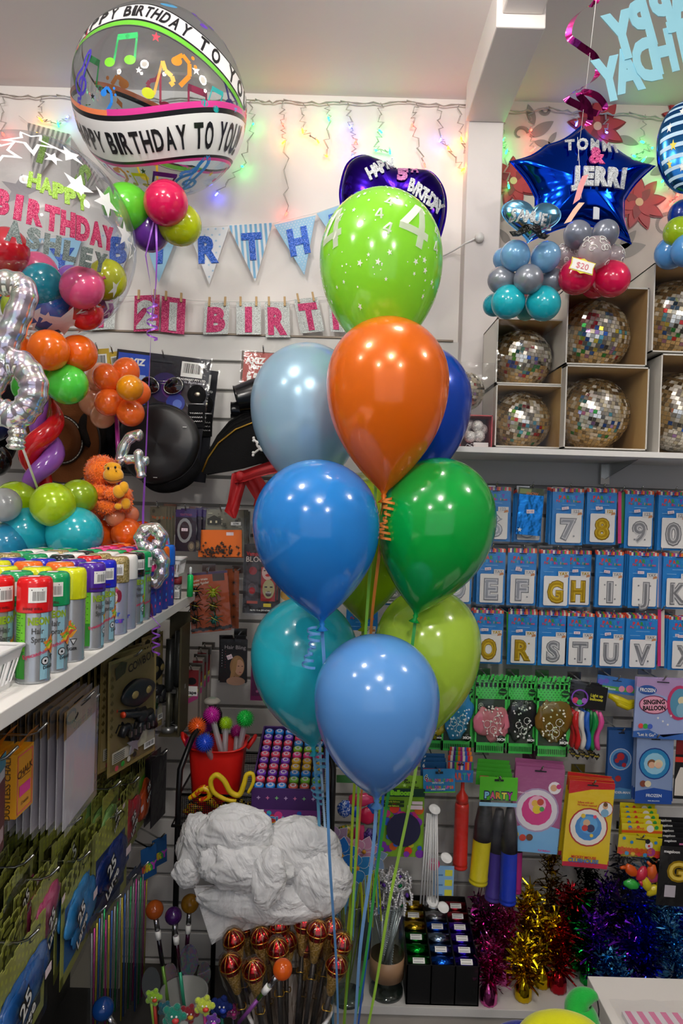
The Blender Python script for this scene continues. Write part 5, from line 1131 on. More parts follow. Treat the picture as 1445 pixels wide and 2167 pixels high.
# small mirror ball in a clear box and string of glitter balls in a red box
p = W(985, 905, 2.2); zc = W(985, 875, 2.18).z
t = thing('glitter_ball_light_box', 'little red-edged carton of white glitter ball lights', 'box', (W(1008, 900, 2.08).x, 2.08, z_sh))
h = px(70, 2.08); x = px(34, 2.08); m = MB(); redc = prt('#b8343c')
m.box((-x, 0, 0), (-x+0.003, 0.09, h), redc); m.box((x-0.003, 0, 0), (x, 0.09, h), redc); m.box((-x, 0, h-0.003), (x, 0.09, h), redc); m.box((-x, 0, 0), (x, 0.09, 0.003), redc); m.box((-x, 0.087, 0), (x, 0.09, h), prt('#8a6a5a')); m.build('carton', t)
for a, b, dy in ((0.15, 0.68, 0.02), (-0.3, 0.35, 0.02), (0.25, 0.38, 0.018), (0.5, 0.6, 0.04), (-0.25, 0.75, 0.05), (-0.6, 0.55, 0.045)):
    q = MB(); q.ball((0, 0, 0), px(13, 2.08), glitter('#e6e2dc', 500), 18); q.build('glitter_ball', t, (a*x, dy, b*h))
q = MB(); q.box((-0.005, 0, 0), (0.04, 0.012, 0.014), flat('#e8e6e0', 0.4)); q.build('battery_box', t, (0, 0.01, 0.004))
q = MB(); q.tube([(0.0, 0.008, 0.01), (-0.012, 0.004, 0.014), (-0.02, 0.006, 0.006), (-0.008, 0.004, 0.004), (-0.025, 0.008, 0.012), (-0.03, 0.006, 0.004)], 0.0008, WHITE, 5); q.build('cable', t)
m = MB(); m.rect(-x, 0, x, h, -0.002, FILM, lambda p: Vector((p[0], p[2], p[1]))); m.build('cellophane_window', t)
t = thing('mirror_ball_box', 'small mirror ball in a clear plastic box behind the royal blue balloon', 'mirror ball box', (W(990, 860, 2.12).x, 2.11, z_sh+h+0.001))
bx_ = px(52, 2.12); hh = px(112, 2.12); m = MB(); m.box((-bx_, 0, 0), (bx_, 0.15, hh), film(12, 0.05, '#f8f8f8', 0.4, 0.06)); m.build('clear_case', t); mirror_ball(t, (0, 0.072, hh*0.52), 0.062, 17, 16)
# ================================================================== LEFT SHELVING UNIT
zS = 1.36; xe = -0.44; y0s, y1s = 0.55, 2.085
zS = W(84, 1441, 1.05).z
t = thing('shelving_unit', 'white side shelving unit with a long top shelf of hair spray cans', 'shelving', (-0.8, 1.3, 0))
m = MB(); m.box((-1.12+0.8, y0s-1.3, zS-0.025), (xe+0.8, y1s-1.3, zS), paint('#e8e6e2', 3, 0.03)); m.build('top_shelf', t, bevel=0.0015)
m = MB(); m.box((0.0, y0s-1.3, 0.0), (0.02, y1s-1.3-0.02, zS-0.025), paint('#3a3836', 4, 0.2)); m.build('back_panel', t)
m = MB(); m.box((-0.30, y0s-1.3, 0.0), (0.35, y1s-1.3, 0.15), paint('#403e3c', 4, 0.2)); m.build('plinth', t)
m = MB(); m.box((0.0, y1s-1.3-0.035, 0.15), (0.17, y1s-1.3-0.015, zS-0.025), paint('#b8b09a', 4, 0.15)); m.build('end_panel', t)
# spray cans
def cyl(Rr, yaw=0.0, off=0.0008):
    def fn(p): a = p[0]/Rr+yaw; r = Rr+off+p[2]; return Vector((r*math.sin(a), -r*math.cos(a), p[1]))
    return fn
CR, CH = 0.0245, 0.160
bodym = flat('#b4b8bc', 0.25, 0.7)
def can_mesh(kind, detail):
    m = MB()
    if kind == 'neon':
        m.lathe([(0, 0), (CR*0.98, 0), (CR*1.04, 0.002), (CR*1.0, 0.005), (CR, 0.112), (CR*0.97, 0.114)], bodym, 24)
        if detail:
            f = cyl(CR); g2 = prt('#6cc02a'); g3 = prt('#2f8a2a')
            m.rect(-0.040, 0.008, -0.010, 0.108, 0, g2, f, 3); m.rect(-0.040, 0.008, -0.010, 0.050, 0.0002, g3, f, 3)
            for i in range(14): m.rect(-0.036, 0.055+i*0.0037, -0.014-0.004*(i % 3), 0.0562+i*0.0037, 0.0004, prt('#2a6a1a'), f, 1)
            m.text('NEON', 0.010, 0.096, 0.011, 0.0003, prt('#8aa81a'), f, bold=0.05, sub=1, sx=0.75); m.text('Hair', 0.008, 0.081, 0.009, 0.0003, prt('#4a4a4a'), f, sub=1, sx=0.8); m.text('Spray', 0.010, 0.068, 0.009, 0.0003, prt('#4a4a4a'), f, sub=1, sx=0.8)
            for i, cl in enumerate(('#e8a02a', '#d8402a', '#e8d02a', '#7ac02a', '#e87a2a')): m.poly([(0.018+0.022*t_/8+0.003*math.sin(t_+i), 0.052+i*0.004+0.006*math.sin(t_*0.9+i)) for t_ in range(9)]+[(0.040-0.022*t_/8, 0.048+i*0.004+0.005*math.sin((8-t_)*0.9+i)) for t_ in range(9)], 0.0003+0.0001*i, prt(cl), f, 1)
            m.text('Eyecatching', 0.006, 0.046, 0.006, 0.0006, prt('#c82a5a'), f, sub=1, rot=0.25)
            m.poly([(0.020+0.007*math.cos(a), 0.034+0.007*math.sin(a)) for a in [2*PI*k/8+PI/8 for k in range(8)]], 0.0004, BLACK, f, 1); m.poly([(0.020+0.0055*math.cos(a), 0.034+0.0055*math.sin(a)) for a in [2*PI*k/8+PI/8 for k in range(8)]], 0.0005, prt('#c8ccd0'), f, 1); m.ball((0, 0, 0), 0.001, BLACK, 6, lambda p: f((0.020+p[0]*2, 0.034+p[2]*2, 0.0006)))
            m.poly([(0.031, 0.041), (0.043, 0.041), (0.037, 0.030)], 0.0004, BLACK, f, 1); m.poly([(0.033, 0.0398), (0.041, 0.0398), (0.037, 0.0323)], 0.0005, prt('#c8ccd0'), f, 1)
            m.text('DANGER', 0.030, 0.024, 0.0048, 0.0004, BLACK, f, bold=0.03, sub=1)
            m.rect(0.012, 0.006, 0.024, 0.11, 0.0001, prt('#8ab8c8'), f, 2)
    elif kind == 'hair':
        m.lathe([(0, 0), (CR*0.98, 0), (CR*1.04, 0.002), (CR*1.0, 0.005), (CR, 0.112), (CR*0.97, 0.114)], flat('#a8acc0', 0.3, 0.5), 24)
        if detail:
            f = cyl(CR); m.poly([(0.000+0.014*math.cos(a), 0.083+0.020*math.sin(a)) for a in [2*PI*k/16 for k in range(16)]], 0.0002, prt('#c8a83a'), f, 1)
            for i, cl in enumerate(('#3aa04a', '#e8e4dc', '#c83a6a', '#8a1a3a')): m.poly([(-0.004+i*0.005+0.006*math.cos(a), 0.090-0.003*i+0.013*math.sin(a)) for a in [2*PI*k/12 for k in range(12)]], 0.0003+0.0001*i, prt(cl), f, 1)
            m.poly([(0.002+0.007*math.cos(a), 0.079+0.012*math.sin(a)) for a in [2*PI*k/14 for k in range(14)]], 0.0009, prt('#e8d8d0'), f, 1)
            m.rect(-0.002, 0.083, 0.001, 0.084, 0.0012, BLACK, f); m.rect(0.004, 0.083, 0.007, 0.084, 0.0012, BLACK, f); m.rect(0.001, 0.071, 0.005, 0.0725, 0.0012, prt('#c83a5a'), f)
            for i, (k, cl) in enumerate(zip('Hair', ('#d83a8a', '#e86a2a', '#3ab04a', '#3a6ad8'))): m.text(k, -0.006+i*0.006, 0.045, 0.010, 0.0005, prt(cl), f, bold=0.06, sub=1)
            for i, (k, cl) in enumerate(zip('Colour', ('#d83a8a', '#e8a02a', '#3ab04a', '#3a6ad8', '#8a3ad0', '#4a4ab0'))): m.text(k, -0.010+i*0.0062, 0.031, 0.010, 0.0005, prt(cl), f, bold=0.06, sub=1)
    else:
        m.lathe([(0, 0), (CR*0.98, 0), (CR*1.04, 0.002), (CR*1.0, 0.005), (CR, 0.112), (CR*0.97, 0.114)], prt('#2a3a9a'), 24)
        if detail:
            f = cyl(CR)
            for i in range(6): m.rect(-0.03, 0.02+i*0.015, 0.03, 0.027+i*0.015, 0.0002, prt(('#d83a7a', '#3a8ae0', '#7a2a8a')[i % 3]), f, 2)
    return m
bodies = {}
def cap_mesh(col, bar):
    m = MB(); cm = glitter(col) if col == '#b09a5a' else flat(col, 0.22, 0, 0.4)
    m.lathe([(CR*1.06, 0.108), (CR*1.07, 0.11), (CR*1.05, 0.152), (CR*0.98, 0.158), (CR*0.85, 0.161), (0, 0.161)], cm, 28)
    if bar:
        f = cyl(CR*1.07); m.rect(-0.006, 0.124, 0.020, 0.147, 0.0, WHITE, f, 3)
        for i in range(15): random.seed(i); x = 0.0+i*0.0012; m.rect(x, 0.127, x+0.0007*random.uniform(0.4, 1), 0.141, 0.0003, BLACK, f)
        m.rect(-0.002, 0.1425, 0.014, 0.144, 0.0003, BLACK, f); m.text('SHAKE WELL', 0, 0.115, 0.0035, 0.0003, prt('#4a1010'), f, bold=0.03)
    m.rect(-0.010, -0.008, 0.006, 0.008, 0, PINKSTK, lambda p: Vector((p[0], p[1], 0.1616)))
    return m
capnames = {'#d81418': 'red', '#109a58': 'green', '#dce010': 'yellow', '#4a1f9a': 'purple', '#1a1ec0': 'blue', '#b09a5a': 'gold glitter', '#eceae6': 'white', '#18181a': 'black', '#e83a8a': 'pink', '#f0701a': 'orange'}
caps = {}
seq = [(1.05, '#d81418', 'neon', 0.3), (1.117, '#109a58', 'neon', 0.2), (1.19, '#dce010', 'neon', -0.9), (1.287, '#4a1f9a', 'neon', 0.75), (1.35, '#1a1ec0', 'neon', 0.4), (1.43, '#b09a5a', 'hair', 0.1), (1.49, '#eceae6', 'hair', -0.2), (1.545, '#18181a', 'neon', 0.6), (1.60, '#109a58', 'neon', 1.2), (1.655, '#e83a8a', 'party', 0.2), (1.71, '#4a1f9a', 'party', 0.2), (1.765, '#d81418', 'party', 0.3), (1.82, '#f0701a', 'party', 0.2), (1.86, '#1a6ad8', 'party', 0.4)]
capnames['#1a6ad8'] = 'bright blue'
altc = {0: ['#d81418', '#e83a8a', '#e83a8a', '#e83a8a'], 1: ['#109a58', '#109a58', '#109a58', '#e83a8a'], 2: ['#dce010', '#dce010', '#dce010', '#dce010'], 3: ['#f0701a', '#f0701a', '#dce010', '#f0701a'], 4: ['#4a1f9a', '#1a1ec0', '#1a1ec0', '#4a1f9a'], 5: ['#d81418', '#18181a', '#109a58', '#b09a5a'], 6: ['#b09a5a', '#eceae6', '#eceae6', '#109a58'], 7: ['#eceae6', '#18181a', '#b09a5a', '#eceae6'], 8: ['#109a58', '#109a58', '#109a58', '#109a58'], 9: ['#e83a8a', '#e83a8a', '#4a1f9a', '#e83a8a'], 10: ['#4a1f9a', '#e83a8a', '#d81418', '#4a1f9a'], 11: ['#d81418', '#d81418', '#dce010', '#d81418'], 12: ['#dce010', '#f0701a', '#1a1ec0', '#f0701a'], 13: ['#1a6ad8', '#1a6ad8', '#109a58', '#d81418']}
rowname = ['in the shelf edge row', 'in the second row', 'in the third row', 'in the fourth row', 'in the fifth row']
depthn = ['nearest', 'second along', 'third along', 'fourth along', 'fifth along', 'sixth along', 'seventh along', 'eighth along', 'ninth along', 'tenth along', 'eleventh along', 'twelfth along', 'thirteenth along', 'last along']
for j in range(5):
    for i, (y, col, kind, yaw) in enumerate(seq):
        x = -0.468-0.057*j
        if j: col = altc[i][j-1]; y -= 0.006*j*(1 if i < 5 else 0)
        if i >= 10 and j == 0: continue
        if (x < -0.60 and y > 1.62) or y > 1.83: continue
        t = thing('spray_can', 'spray can with a %s cap %s, %s' % (capnames[col], rowname[j], depthn[i]), 'spray can', (x, y, zS+0.0004))
        det = j < 2 and i < 11
        if (kind, det) not in bodies: bodies[(kind, det)] = can_mesh(kind, det).build('body', t)
        else: b = bodies[(kind, det)].copy(); COL.objects.link(b); b.parent = t
        if (col, det) not in caps: caps[(col, det)] = cap_mesh(col, det).build('cap', t)
        else: b = caps[(col, det)].copy(); COL.objects.link(b); b.parent = t
        t.rotation_euler = (0, 0, yaw+(0 if j == 0 else random.uniform(-1, 1)))
# far end cans turned to the aisle
for i, (y, col) in enumerate(((1.70, '#109a58'), (1.76, '#f0701a'), (1.82, '#1a6ad8'))):
    t = thing('spray_can', 'party spray can with a %s cap beside the foil eight, %s' % (capnames[col], ('nearest it', 'second from it', 'third from it', 'farthest')[i]), 'spray can', (-0.466, y, zS+0.0004))
    b = can_mesh('party', True).build('body', t); cap_mesh(col, False).build('cap', t)
# baskets
def basket(label, c, w0, w1, l0, l1, h, yaw=0.0):
    t = thing('plastic_basket', label, 'basket', c, yaw); m = MB(); wm = flat('#e4e4e4', 0.4)
    def P(x, y, z): f = z/h; return (x*(w0+(w1-w0)*f)/2, y*(l0+(l1-l0)*f)/2, z)
    def q(a, b, z0, z1, side):
        if side in (0, 2): s_ = -1 if side == 0 else 1; vs = [P(a, s_, z0), P(b, s_, z0), P(b, s_, z1), P(a, s_, z1)]; o2 = [(x, y-s_*0.002, z) for x, y, z in vs]
        else: s_ = -1 if side == 1 else 1; vs = [P(s_, a, z0), P(s_, b, z0), P(s_, b, z1), P(s_, a, z1)]; o2 = [(x-s_*0.002, y, z) for x, y, z in vs]
        m.add(vs+o2, [(0, 1, 2, 3), (7, 6, 5, 4), (0, 4, 5, 1), (1, 5, 6, 2), (2, 6, 7, 3), (3, 7, 4, 0)], wm)
    for sd in range(4):
        q(-1, 1, 0, h*0.15, sd); q(-1, 1, h*0.72, h, sd)
        for k in range(9): a = -1+k*0.25-0.04; q(max(-1, a), min(1, a+0.09), h*0.15, h*0.72, sd)
    m.box((-w0/2, -l0/2, 0), (w0/2, l0/2, 0.002), wm)
    m.build('slotted_body', t)
    m = MB(); m.tube([(x*w1/2, y*l1/2, h) for x, y in ((-1, -1), (1, -1), (1, 1), (-1, 1))], 0.0035, wm, 6, closed=True); m.build('rim', t); return t
basket('white slotted plastic basket at the left edge in front of the red capped cans', (-0.535, 0.965, zS), 0.10, 0.13, 0.09, 0.11, 0.062)
t = thing('glitter_shaker', 'silver glitter shaker with a dark red lid at the far end of the shelf', 'glitter', (-0.485, 1.93, zS))
def shaker(t):
    m = MB(); m.lathe([(0, 0), (0.012, 0), (0.012, 0.045), (0, 0.045)], glitter('#8a9090'), 16); m.build('tube', t); m = MB(); m.lathe([(0.0135, 0.043), (0.0135, 0.064), (0, 0.064)], flat('#8a2a30', 0.4), 16); m.build('lid', t)
    m = MB(); f = cyl(0.012, 0.2); m.rect(-0.006, 0.004, 0.007, 0.028, 0, WHITE, f, 2)
    for i in range(7): m.rect(-0.005+i*0.0015, 0.006, -0.0043+i*0.0015, 0.022, 0.0002, BLACK, f)
    m.build('barcode_label', t)
shaker(t)
for i, (x, y) in enumerate(((-0.46, 1.935), (-0.472, 1.97), (-0.50, 1.965))):
    t = thing('glitter_shaker', ('silver glitter shaker nearest the shelf edge, under the small basket', 'silver glitter shaker behind the edge one', 'silver glitter shaker at the back left under the small basket')[i], 'glitter', (x, y, zS)); shaker(t)
b_ = basket('small white slotted basket standing on the glitter shakers', (-0.48, 1.945, zS+0.0645), 0.055, 0.07, 0.06, 0.075, 0.05)
t = thing('glow_pen', 'bright green highlighter pen standing at the far end of the shelf', 'pen', (-0.435, 1.99, zS)); m = MB(); m.lathe([(0, 0), (0.009, 0), (0.009, 0.06), (0.006, 0.064), (0, 0.064)], flat('#1ad06a', 0.3), 14); m.build('barrel', t); m = MB(); m.lathe([(0.004, 0.064), (0.004, 0.085), (0, 0.087)], flat('#dfe8e8', 0.3), 12); m.build('tip', t)
for i, (dx, col, a) in enumerate(((-0.01, '#e87a5a', -0.35), (0.004, '#e8a0a0', -0.55), (0.0, '#5a8ad0', -0.2))):
    t = thing('party_blower', ('orange', 'pale pink', 'blue')[i]+' patterned stick leaning in the small white basket', 'stick', (-0.478+dx, 1.945, zS+0.075)); m = MB(); m.box((-0.008, -0.002, 0), (0.008, 0.002, 0.10), flat(col, 0.4)); m.box((-0.004, -0.003, 0.01), (0.004, -0.002, 0.09), prt('#b83a6a')); m.build('printed_strip', t); t.rotation_euler = (0, a, 0)
# ------------------------------------------------------------------ big arrangement on the shelf
t = thing('balloon_centrepiece', 'tall balloon arrangement with a clear star bubble and a twisted red and purple stem', 'balloons', W(90, 1260, 1.76)); o = t.location
cluster(t, o, [(55, 1125, 52, 1.72, '#25c3dc', 0), (158, 1130, 58, 1.72, '#22c0d0', 0), (15, 1150, 46, 1.68, '#2a9ac8', 0), (110, 1190, 48, 1.84, '#22b8cc', 0)], ctr=(95, 1130, 1.80))
cluster(t, o, [(112, 1068, 47, 1.68, '#b8dc14', 0.25), (166, 1052, 38, 1.76, '#98b816', 0.25), (34, 1062, 44, 1.74, '#b0d414', 0.25), (70, 1040, 30, 1.82, '#a8cc14', 0.25)], ctr=(95, 1060, 1.80))
cluster(t, o, [(8, 1068, 36, 1.64, '#c8ccd0', 0.4, 0.25)], ctr=(40, 1068, 1.75))
cluster(t, o, [(142, 813, 43, 1.72, '#58e04a', 0), (78, 803, 38, 1.76, '#5ad848', 0), (60, 820, 34, 1.86, '#48c83e', 0)], ctr=(104, 812, 1.79))
cluster(t, o, [(103, 741, 43, 1.66, '#ff7a12', 0), (165, 748, 39, 1.73, '#fb7010', 0), (36, 748, 38, 1.70, '#fb7010', 0), (100, 740, 35, 1.86, '#e8580a', 0)], ctr=(102, 750, 1.78))
# shelf stand under the lowest balloons
m = MB(); m.lathe([(0, 0), (0.10, 0), (0.10, 0.01), (0.012, 0.015), (0.010, 0.20), (0, 0.20)], flat('#d8dce0', 0.4), 24); m.build('stand', t, Vector((0, 0.06, zS-o.z)))
for s_, col in ((0, '#d81420'), (PI, '#9a5ac0')):
    pts = []; 
    for i in range(25):
        q = i/24; a = s_+q*1.35*PI*2; p = W(75+32*q, 1046-206*q, 1.78); pts.append(p-o+Vector((0.030*math.cos(a)*math.sin(PI*(0.12+q*0.8)), 0.026*math.sin(a), 0)))
    m = MB(); m.tube(pts, [0.004+0.024*math.sin(PI*min(1, 0.04+q/24*1.0))**0.6 for q in range(25)], latex(col), 18); m.build('twisted_balloon', t)
bc2 = W(72, 512, 1.74); BR2 = px(207, 1.74)
m = MB(); m.ball((0, 0, 0), BR2, film(3, 0.09, '#f4f6f8', 0.0, 0.03), 56); m.build('clear_bubble', t, bc2-o)
fxx = -(EYE-bc2).normalized(); bxx = fxx.cross(Vector((0, 0, 1))).normalized(); bzz = bxx.cross(fxx).normalized(); MX2 = Matrix((bxx, fxx, bzz)).transposed()
sf2 = sph(BR2, MX2)
m = MB(); wst = film(3, 0.05, '#ffffff', 0, 0.2, 0.82)
for lon, lat, r, hol_ in ((-5, 60, 14, 1), (25, 33, 9, 0), (44, 28, 9, 0), (-25, 45, 12, 1), (-28, 15, 10, 0), (36, -31, 8.5, 2), (23, -45, 13.5, 0), (52, -18, 6, 0), (60, -30, 12, 1), (2, -40, 6, 0), (-5, -55, 10, 1), (-14, -48, 9, 1), (12, 48, 5, 0), (56, 12, 8, 0), (10, -42, 5, 0), (-25, -20, 13, 1), (66, 5, 9, 1), (45, -48, 6, 0), (-50, 0, 12, 0), (30, 55, 8, 0), (120, 20, 12, 0), (150, -20, 12, 0), (190, 30, 12, 0), (220, -10, 12, 0), (90, -35, 10, 0), (100, 45, 10, 0)):
    a0 = (lon*7 % 10)*0.1
    def f3(p, lon=lon, lat=lat): return sf2((R(lon)+p[0]/math.cos(R(lat)), R(lat)+p[1], 0.001+p[2]))
    P5 = star2(0, 0, R(r), a0=a0)
    if hol_:
        P6 = star2(0, 0, R(r)*0.68, a0=a0); n = 10
        vs = [(x, y, 0) for x, y in P5]+[(x, y, 0) for x, y in P6]; v2, f2 = subdiv(vs, [(i, (i+1) % n, n+(i+1) % n, n+i) for i in range(n)], 1); m.add(v2, f2, wst, False, f3)
        if hol_ == 2: m.poly(star2(0, 0, R(r)*0.3, a0=a0), 0, wst, f3)
    else: m.poly(P5, 0, wst, f3, 1)
m.build('printed_stars', t, bc2-o)
def arc(s, lon0, lon1, lat0, lat1, h, mat):
    mm = MB(); n = len(s)
    for i, ch in enumerate(s):
        q = i/(n-1); lon = R(lon0+(lon1-lon0)*q); lat = R(lat0+(lat1-lat0)*q)
        mm.text(ch, 0, 0, R(h), 0, mat, lambda p: sf2((lon+p[0]/math.cos(lat), lat+p[1], 0.003+p[2]*BR2)), bold=0.07, ext=0.03, sub=1, wmax=R(abs(lon1-lon0)/(n-1)*0.93), rot=R(-4))
    mm.build('glitter_letters', t, bc2-o)
arc('HAPPY', -0.5, 25, 30.5, 24.5, 8, glitter('#9ac83a', 700)); arc('BIRTHDAY', -15.5, 40, 16.5, 8.5, 11, glitter('#c40e5c', 700)); arc('ASHLEY', -9, 35, 3.5, -4.5, 9, glitter('#7a8886', 700))
for k, (u, v, r, dd, col, pe) in enumerate(((14, 530, 46, 1.70, '#e0142a', 0), (80, 575, 40, 1.84, '#f06a9a', 0), (88, 604, 44, 1.68, '#1a9ab0', 0), (150, 592, 30, 1.84, '#a06ac8', 0), (174, 609, 44, 1.66, '#e8568a', 0), (225, 592, 41, 1.74, '#c8cc0e', 0), (104, 655, 48, 1.72, '#1a5aa8', 0), (182, 664, 34, 1.72, '#d81a28', 0), (215, 650, 24, 1.80, '#c878c0', 0), (40, 650, 36, 1.70, '#b8cc2a', 0), (12, 610, 34, 1.82, '#e87a2a', 0), (-30, 600, 40, 1.74, '#3a8ad0', 0))):
    c = W(u, v, dd); small_balloon(t, c-o, px(r, dd), latex(col, pe), Vector((math.sin(k*2.1), 0.3, math.cos(k*1.7)-0.3)))
# silver foil digits of the arrangement
def sausage(name, parent, pts, r, mat, n=14, closed=False, seg=9, pin=0.10):
    P = [Vector(p) for p in pts]; out = []; N = len(P); rg = range(N if closed else N-1)
    for i in rg:
        a, b, c_, d_ = [P[(i+k) % N] if closed else P[max(0, min(N-1, i+k))] for k in (-1, 0, 1, 2)]
        for j in range(seg): f = j/seg; out.append(0.5*((2*b)+(-a+c_)*f+(2*a-5*b+4*c_-d_)*f*f+(-a+3*b-3*c_+d_)*f**3))
    if not closed: out.append(P[-1])
    K = len(out); rs = [r*(1-pin*(0.5+0.5*math.cos(i*2*PI/5.0))) for i in range(K)]
    if not closed: rs[0] *= 0.35; rs[-1] *= 0.35; rs[1] *= 0.8; rs[-2] *= 0.8
    m = MB(); m.tube(out, rs, mat, n, closed=closed); return m.build(name, parent)
fz = holo('#d4d4da', 9, 0.28); d7 = 1.5
def pix(lst, d, o): return [W(u, v, d+(e[0] if e else 0))-o for u, v, *e in lst]
sausage('foil_digit', t, pix([(-30, 602), (0, 598), (38, 604), (52, 625), (30, 690), (8, 745), (-12, 790)], d7, o), px(29, d7), fz)
sausage('foil_digit', t, pix([(20, 765), (50, 775), (72, 815), (62, 855), (35, 880), (0, 870)], 1.46, o), px(31, 1.46), fz)
sausage('foil_digit', t, pix([(30, 880), (38, 905), (34, 935), (33, 952)], 1.46, o), px(20, 1.46), fz, pin=0.2)
sausage('foil_digit', t, pix([(20, 765), (0, 800), (-20, 840), (0, 870)], 1.48, o), px(22, 1.46), fz)
m = MB(); m.tube(pix([(-25, 640), (5, 700), (20, 765)], 1.5, o), 0.002, WHITE, 6); m.tube(pix([(30, 900), (60, 980, 0.1), (85, 1050, 0.25)], 1.48, o), 0.003, WHITE, 6); m.build('stick', t)
# dark balloon behind at the left edge
t = thing('balloon_pair', 'pair of dark balloons at the left edge behind the silver foil digits', 'balloons', W(0, 930, 1.95)); o = t.location
cluster(t, o, [(-12, 975, 34, 1.92, '#101216', 0), (-14, 900, 34, 1.95, '#1a2a5a', 0)], ctr=(-10, 938, 2.0)); m = MB(); m.tube([(-0.02, 0.03, -(o.z-zS)), (-0.02, 0.03, 0.02)], 0.004, WHITE, 6); m.build('stick', t)
# monkey arrangement
t = thing('balloon_centrepiece', 'orange flower balloon centrepiece with a foil four on a peach and orange balloon base', 'balloons', W(245, 1180, 1.93)); o = t.location
cluster(t, o, [(215, 1130, 30, 1.90, '#fb6c18', 0), (268, 1128, 33, 1.88, '#fb6c18', 0), (300, 1130, 28, 1.96, '#ee5410', 0), (240, 1170, 32, 1.97, '#ee5410', 0)], ctr=(255, 1125, 1.97))
cluster(t, o, [(205, 1088, 17, 1.91, '#f29068', 0), (243, 1094, 21, 1.86, '#f59a70', 0), (275, 1089, 19, 1.90, '#f29068', 0), (240, 1080, 18, 1.97, '#f29068', 0)], ctr=(243, 1090, 1.95))
m = MB(); m.lathe([(0, 0), (0.06, 0), (0.06, 0.008), (0.008, 0.01), (0.008, 0.14), (0, 0.14)], flat('#d8d0c8', 0.4), 18); m.build('stand', t, Vector((0, 0.03, zS-o.z)))
cluster(t, o, [(226, 799, 29, 1.86, '#ff7424', 0), (266, 787, 29, 1.89, '#ff7424', 0), (230, 851, 29, 1.86, '#ff7424', 0), (276, 873, 29, 1.87, '#ff7424', 0), (290, 831, 27, 1.90, '#ff7424', 0), (275, 821, 28, 1.80, '#ee9a08', 0), (215, 800, 32, 1.95, '#f4b088', 0.1), (200, 850, 32, 1.97, '#f4b088', 0.1), (218, 880, 26, 1.93, '#f4b48c', 0.1), (250, 835, 24, 1.94, '#ff7424', 0)], ctr=(250, 832, 1.90))
m = MB(); m.tube(pix([(247, 880, 1.90-1.90), (250, 960), (258, 1090)], 1.92, o), 0.0065, latex('#b0309a'), 10); m.build('purple_stem', t)
sausage('foil_digit', t, pix([(303, 922), (285, 922), (268, 935), (256, 965), (258, 975), (262, 980)], 1.84, o), px(13, 1.84), fz, 12, pin=0.15, seg=5); sausage('foil_digit', t, pix([(262, 974), (280, 972), (300, 974), (316, 978)], 1.84, o), px(11, 1.84), fz, 12, seg=5); sausage('foil_digit', t, pix([(293, 950), (294, 975), (298, 1000), (300, 1012)], 1.83, o), px(11, 1.84), fz, 12, pin=0.15, seg=5)
# the plush
t = thing('plush_monkey', 'orange plush monkey with a yellow face sitting on the peach balloons', 'soft toy', W(235, 1080, 1.87)); o = t.location
org = fuzz('#ff7a1c', 220); yel = fuzz('#eca81e', 300, 0.4); kd = px(1, 1.86)
def blob(name, lst, mat, n=22, amp=0.06, fr=60, hair=0, add=None):
    m = MB()
    for (u, v, rx_, rz_, dd, *ry_) in lst:
        c = W(u, v, dd)-o; ry2 = (ry_[0] if ry_ else (rx_+rz_)/2)*kd
        m.ball((0, 0, 0), 1, mat, n, lambda p: c+Vector((p[0]*rx_*kd, p[1]*ry2, p[2]*rz_*kd))*(1+amp*noise.noise((c+p*0.5)*fr*0.1)))
        if hair:
            random.seed(int(u)); 
            for k in range(hair):
                a = random.uniform(0, 2*PI); zz_ = random.uniform(-1, 1); rr = math.sqrt(1-zz_*zz_); dn = Vector((rr*math.cos(a), rr*math.sin(a), zz_)); b0 = c+Vector((dn.x*rx_*kd, dn.y*ry2, dn.z*rz_*kd)); tl = (dn+Vector((random.uniform(-.6, .6), random.uniform(-.6, .6), random.uniform(-1.0, .3)))).normalized()*0.0065; sd = tl.cross(dn).normalized()*0.0016 if tl.cross(dn).length > 1e-6 else Vector((0.001, 0, 0))
                m.add([b0-sd, b0+sd, b0+tl], [(0, 1, 2)], mat)
    if add: add(m)
    m.build(name, t)
blob('body', [(222, 1050, 33, 34, 1.89), (228, 1070, 30, 22, 1.86)], org, hair=700)
blob('head', [(216, 997, 34, 33, 1.86), (212, 1010, 30, 24, 1.87)], org, hair=900)
blob('arm', [(214, 1042, 24, 16, 1.83), (238, 1044, 18, 13, 1.815)], org, hair=350)
blob('arm', [(266, 1050, 14, 18, 1.85)], org, hair=200)
blob('leg', [(222, 1072, 26, 15, 1.83), (262, 1068, 17, 14, 1.84)], org, hair=260)
blob('face', [(240, 1006, 21, 17, 1.815, 16), (238, 990, 18, 12, 1.822, 10)], yel); blob('ear', [(193, 998, 7, 10, 1.84, 4)], yel, 14)
blob('hand', [(252, 1040, 13, 14, 1.80, 9), (262, 1032, 10, 13, 1.80, 8)], yel, 16); blob('foot', [(266, 1066, 10, 12, 1.82, 8), (250, 1072, 8, 7, 1.81, 6)], yel, 16)
m = MB()
for (u, v, rx_, rz_) in ((229, 991, 2.6, 3.2), (244, 989, 2.4, 3), (246, 997, 1.6, 1.2)): m.ball(W(u, v, 1.797)-o, (rx_*kd, 0.003, rz_*kd), flat('#101010', 0.15), 12)
m.tube([W(219+i*4.6, 1013+5*math.sin(PI*i/9.0), 1.7975+0.0007*abs(i-5))-o for i in range(10)], 0.0008, BLACK, 5); m.tube([W(222, 986, 1.80)-o, W(226, 983, 1.80)-o], 0.0008, BLACK, 5); m.build('eyes_and_smile', t)
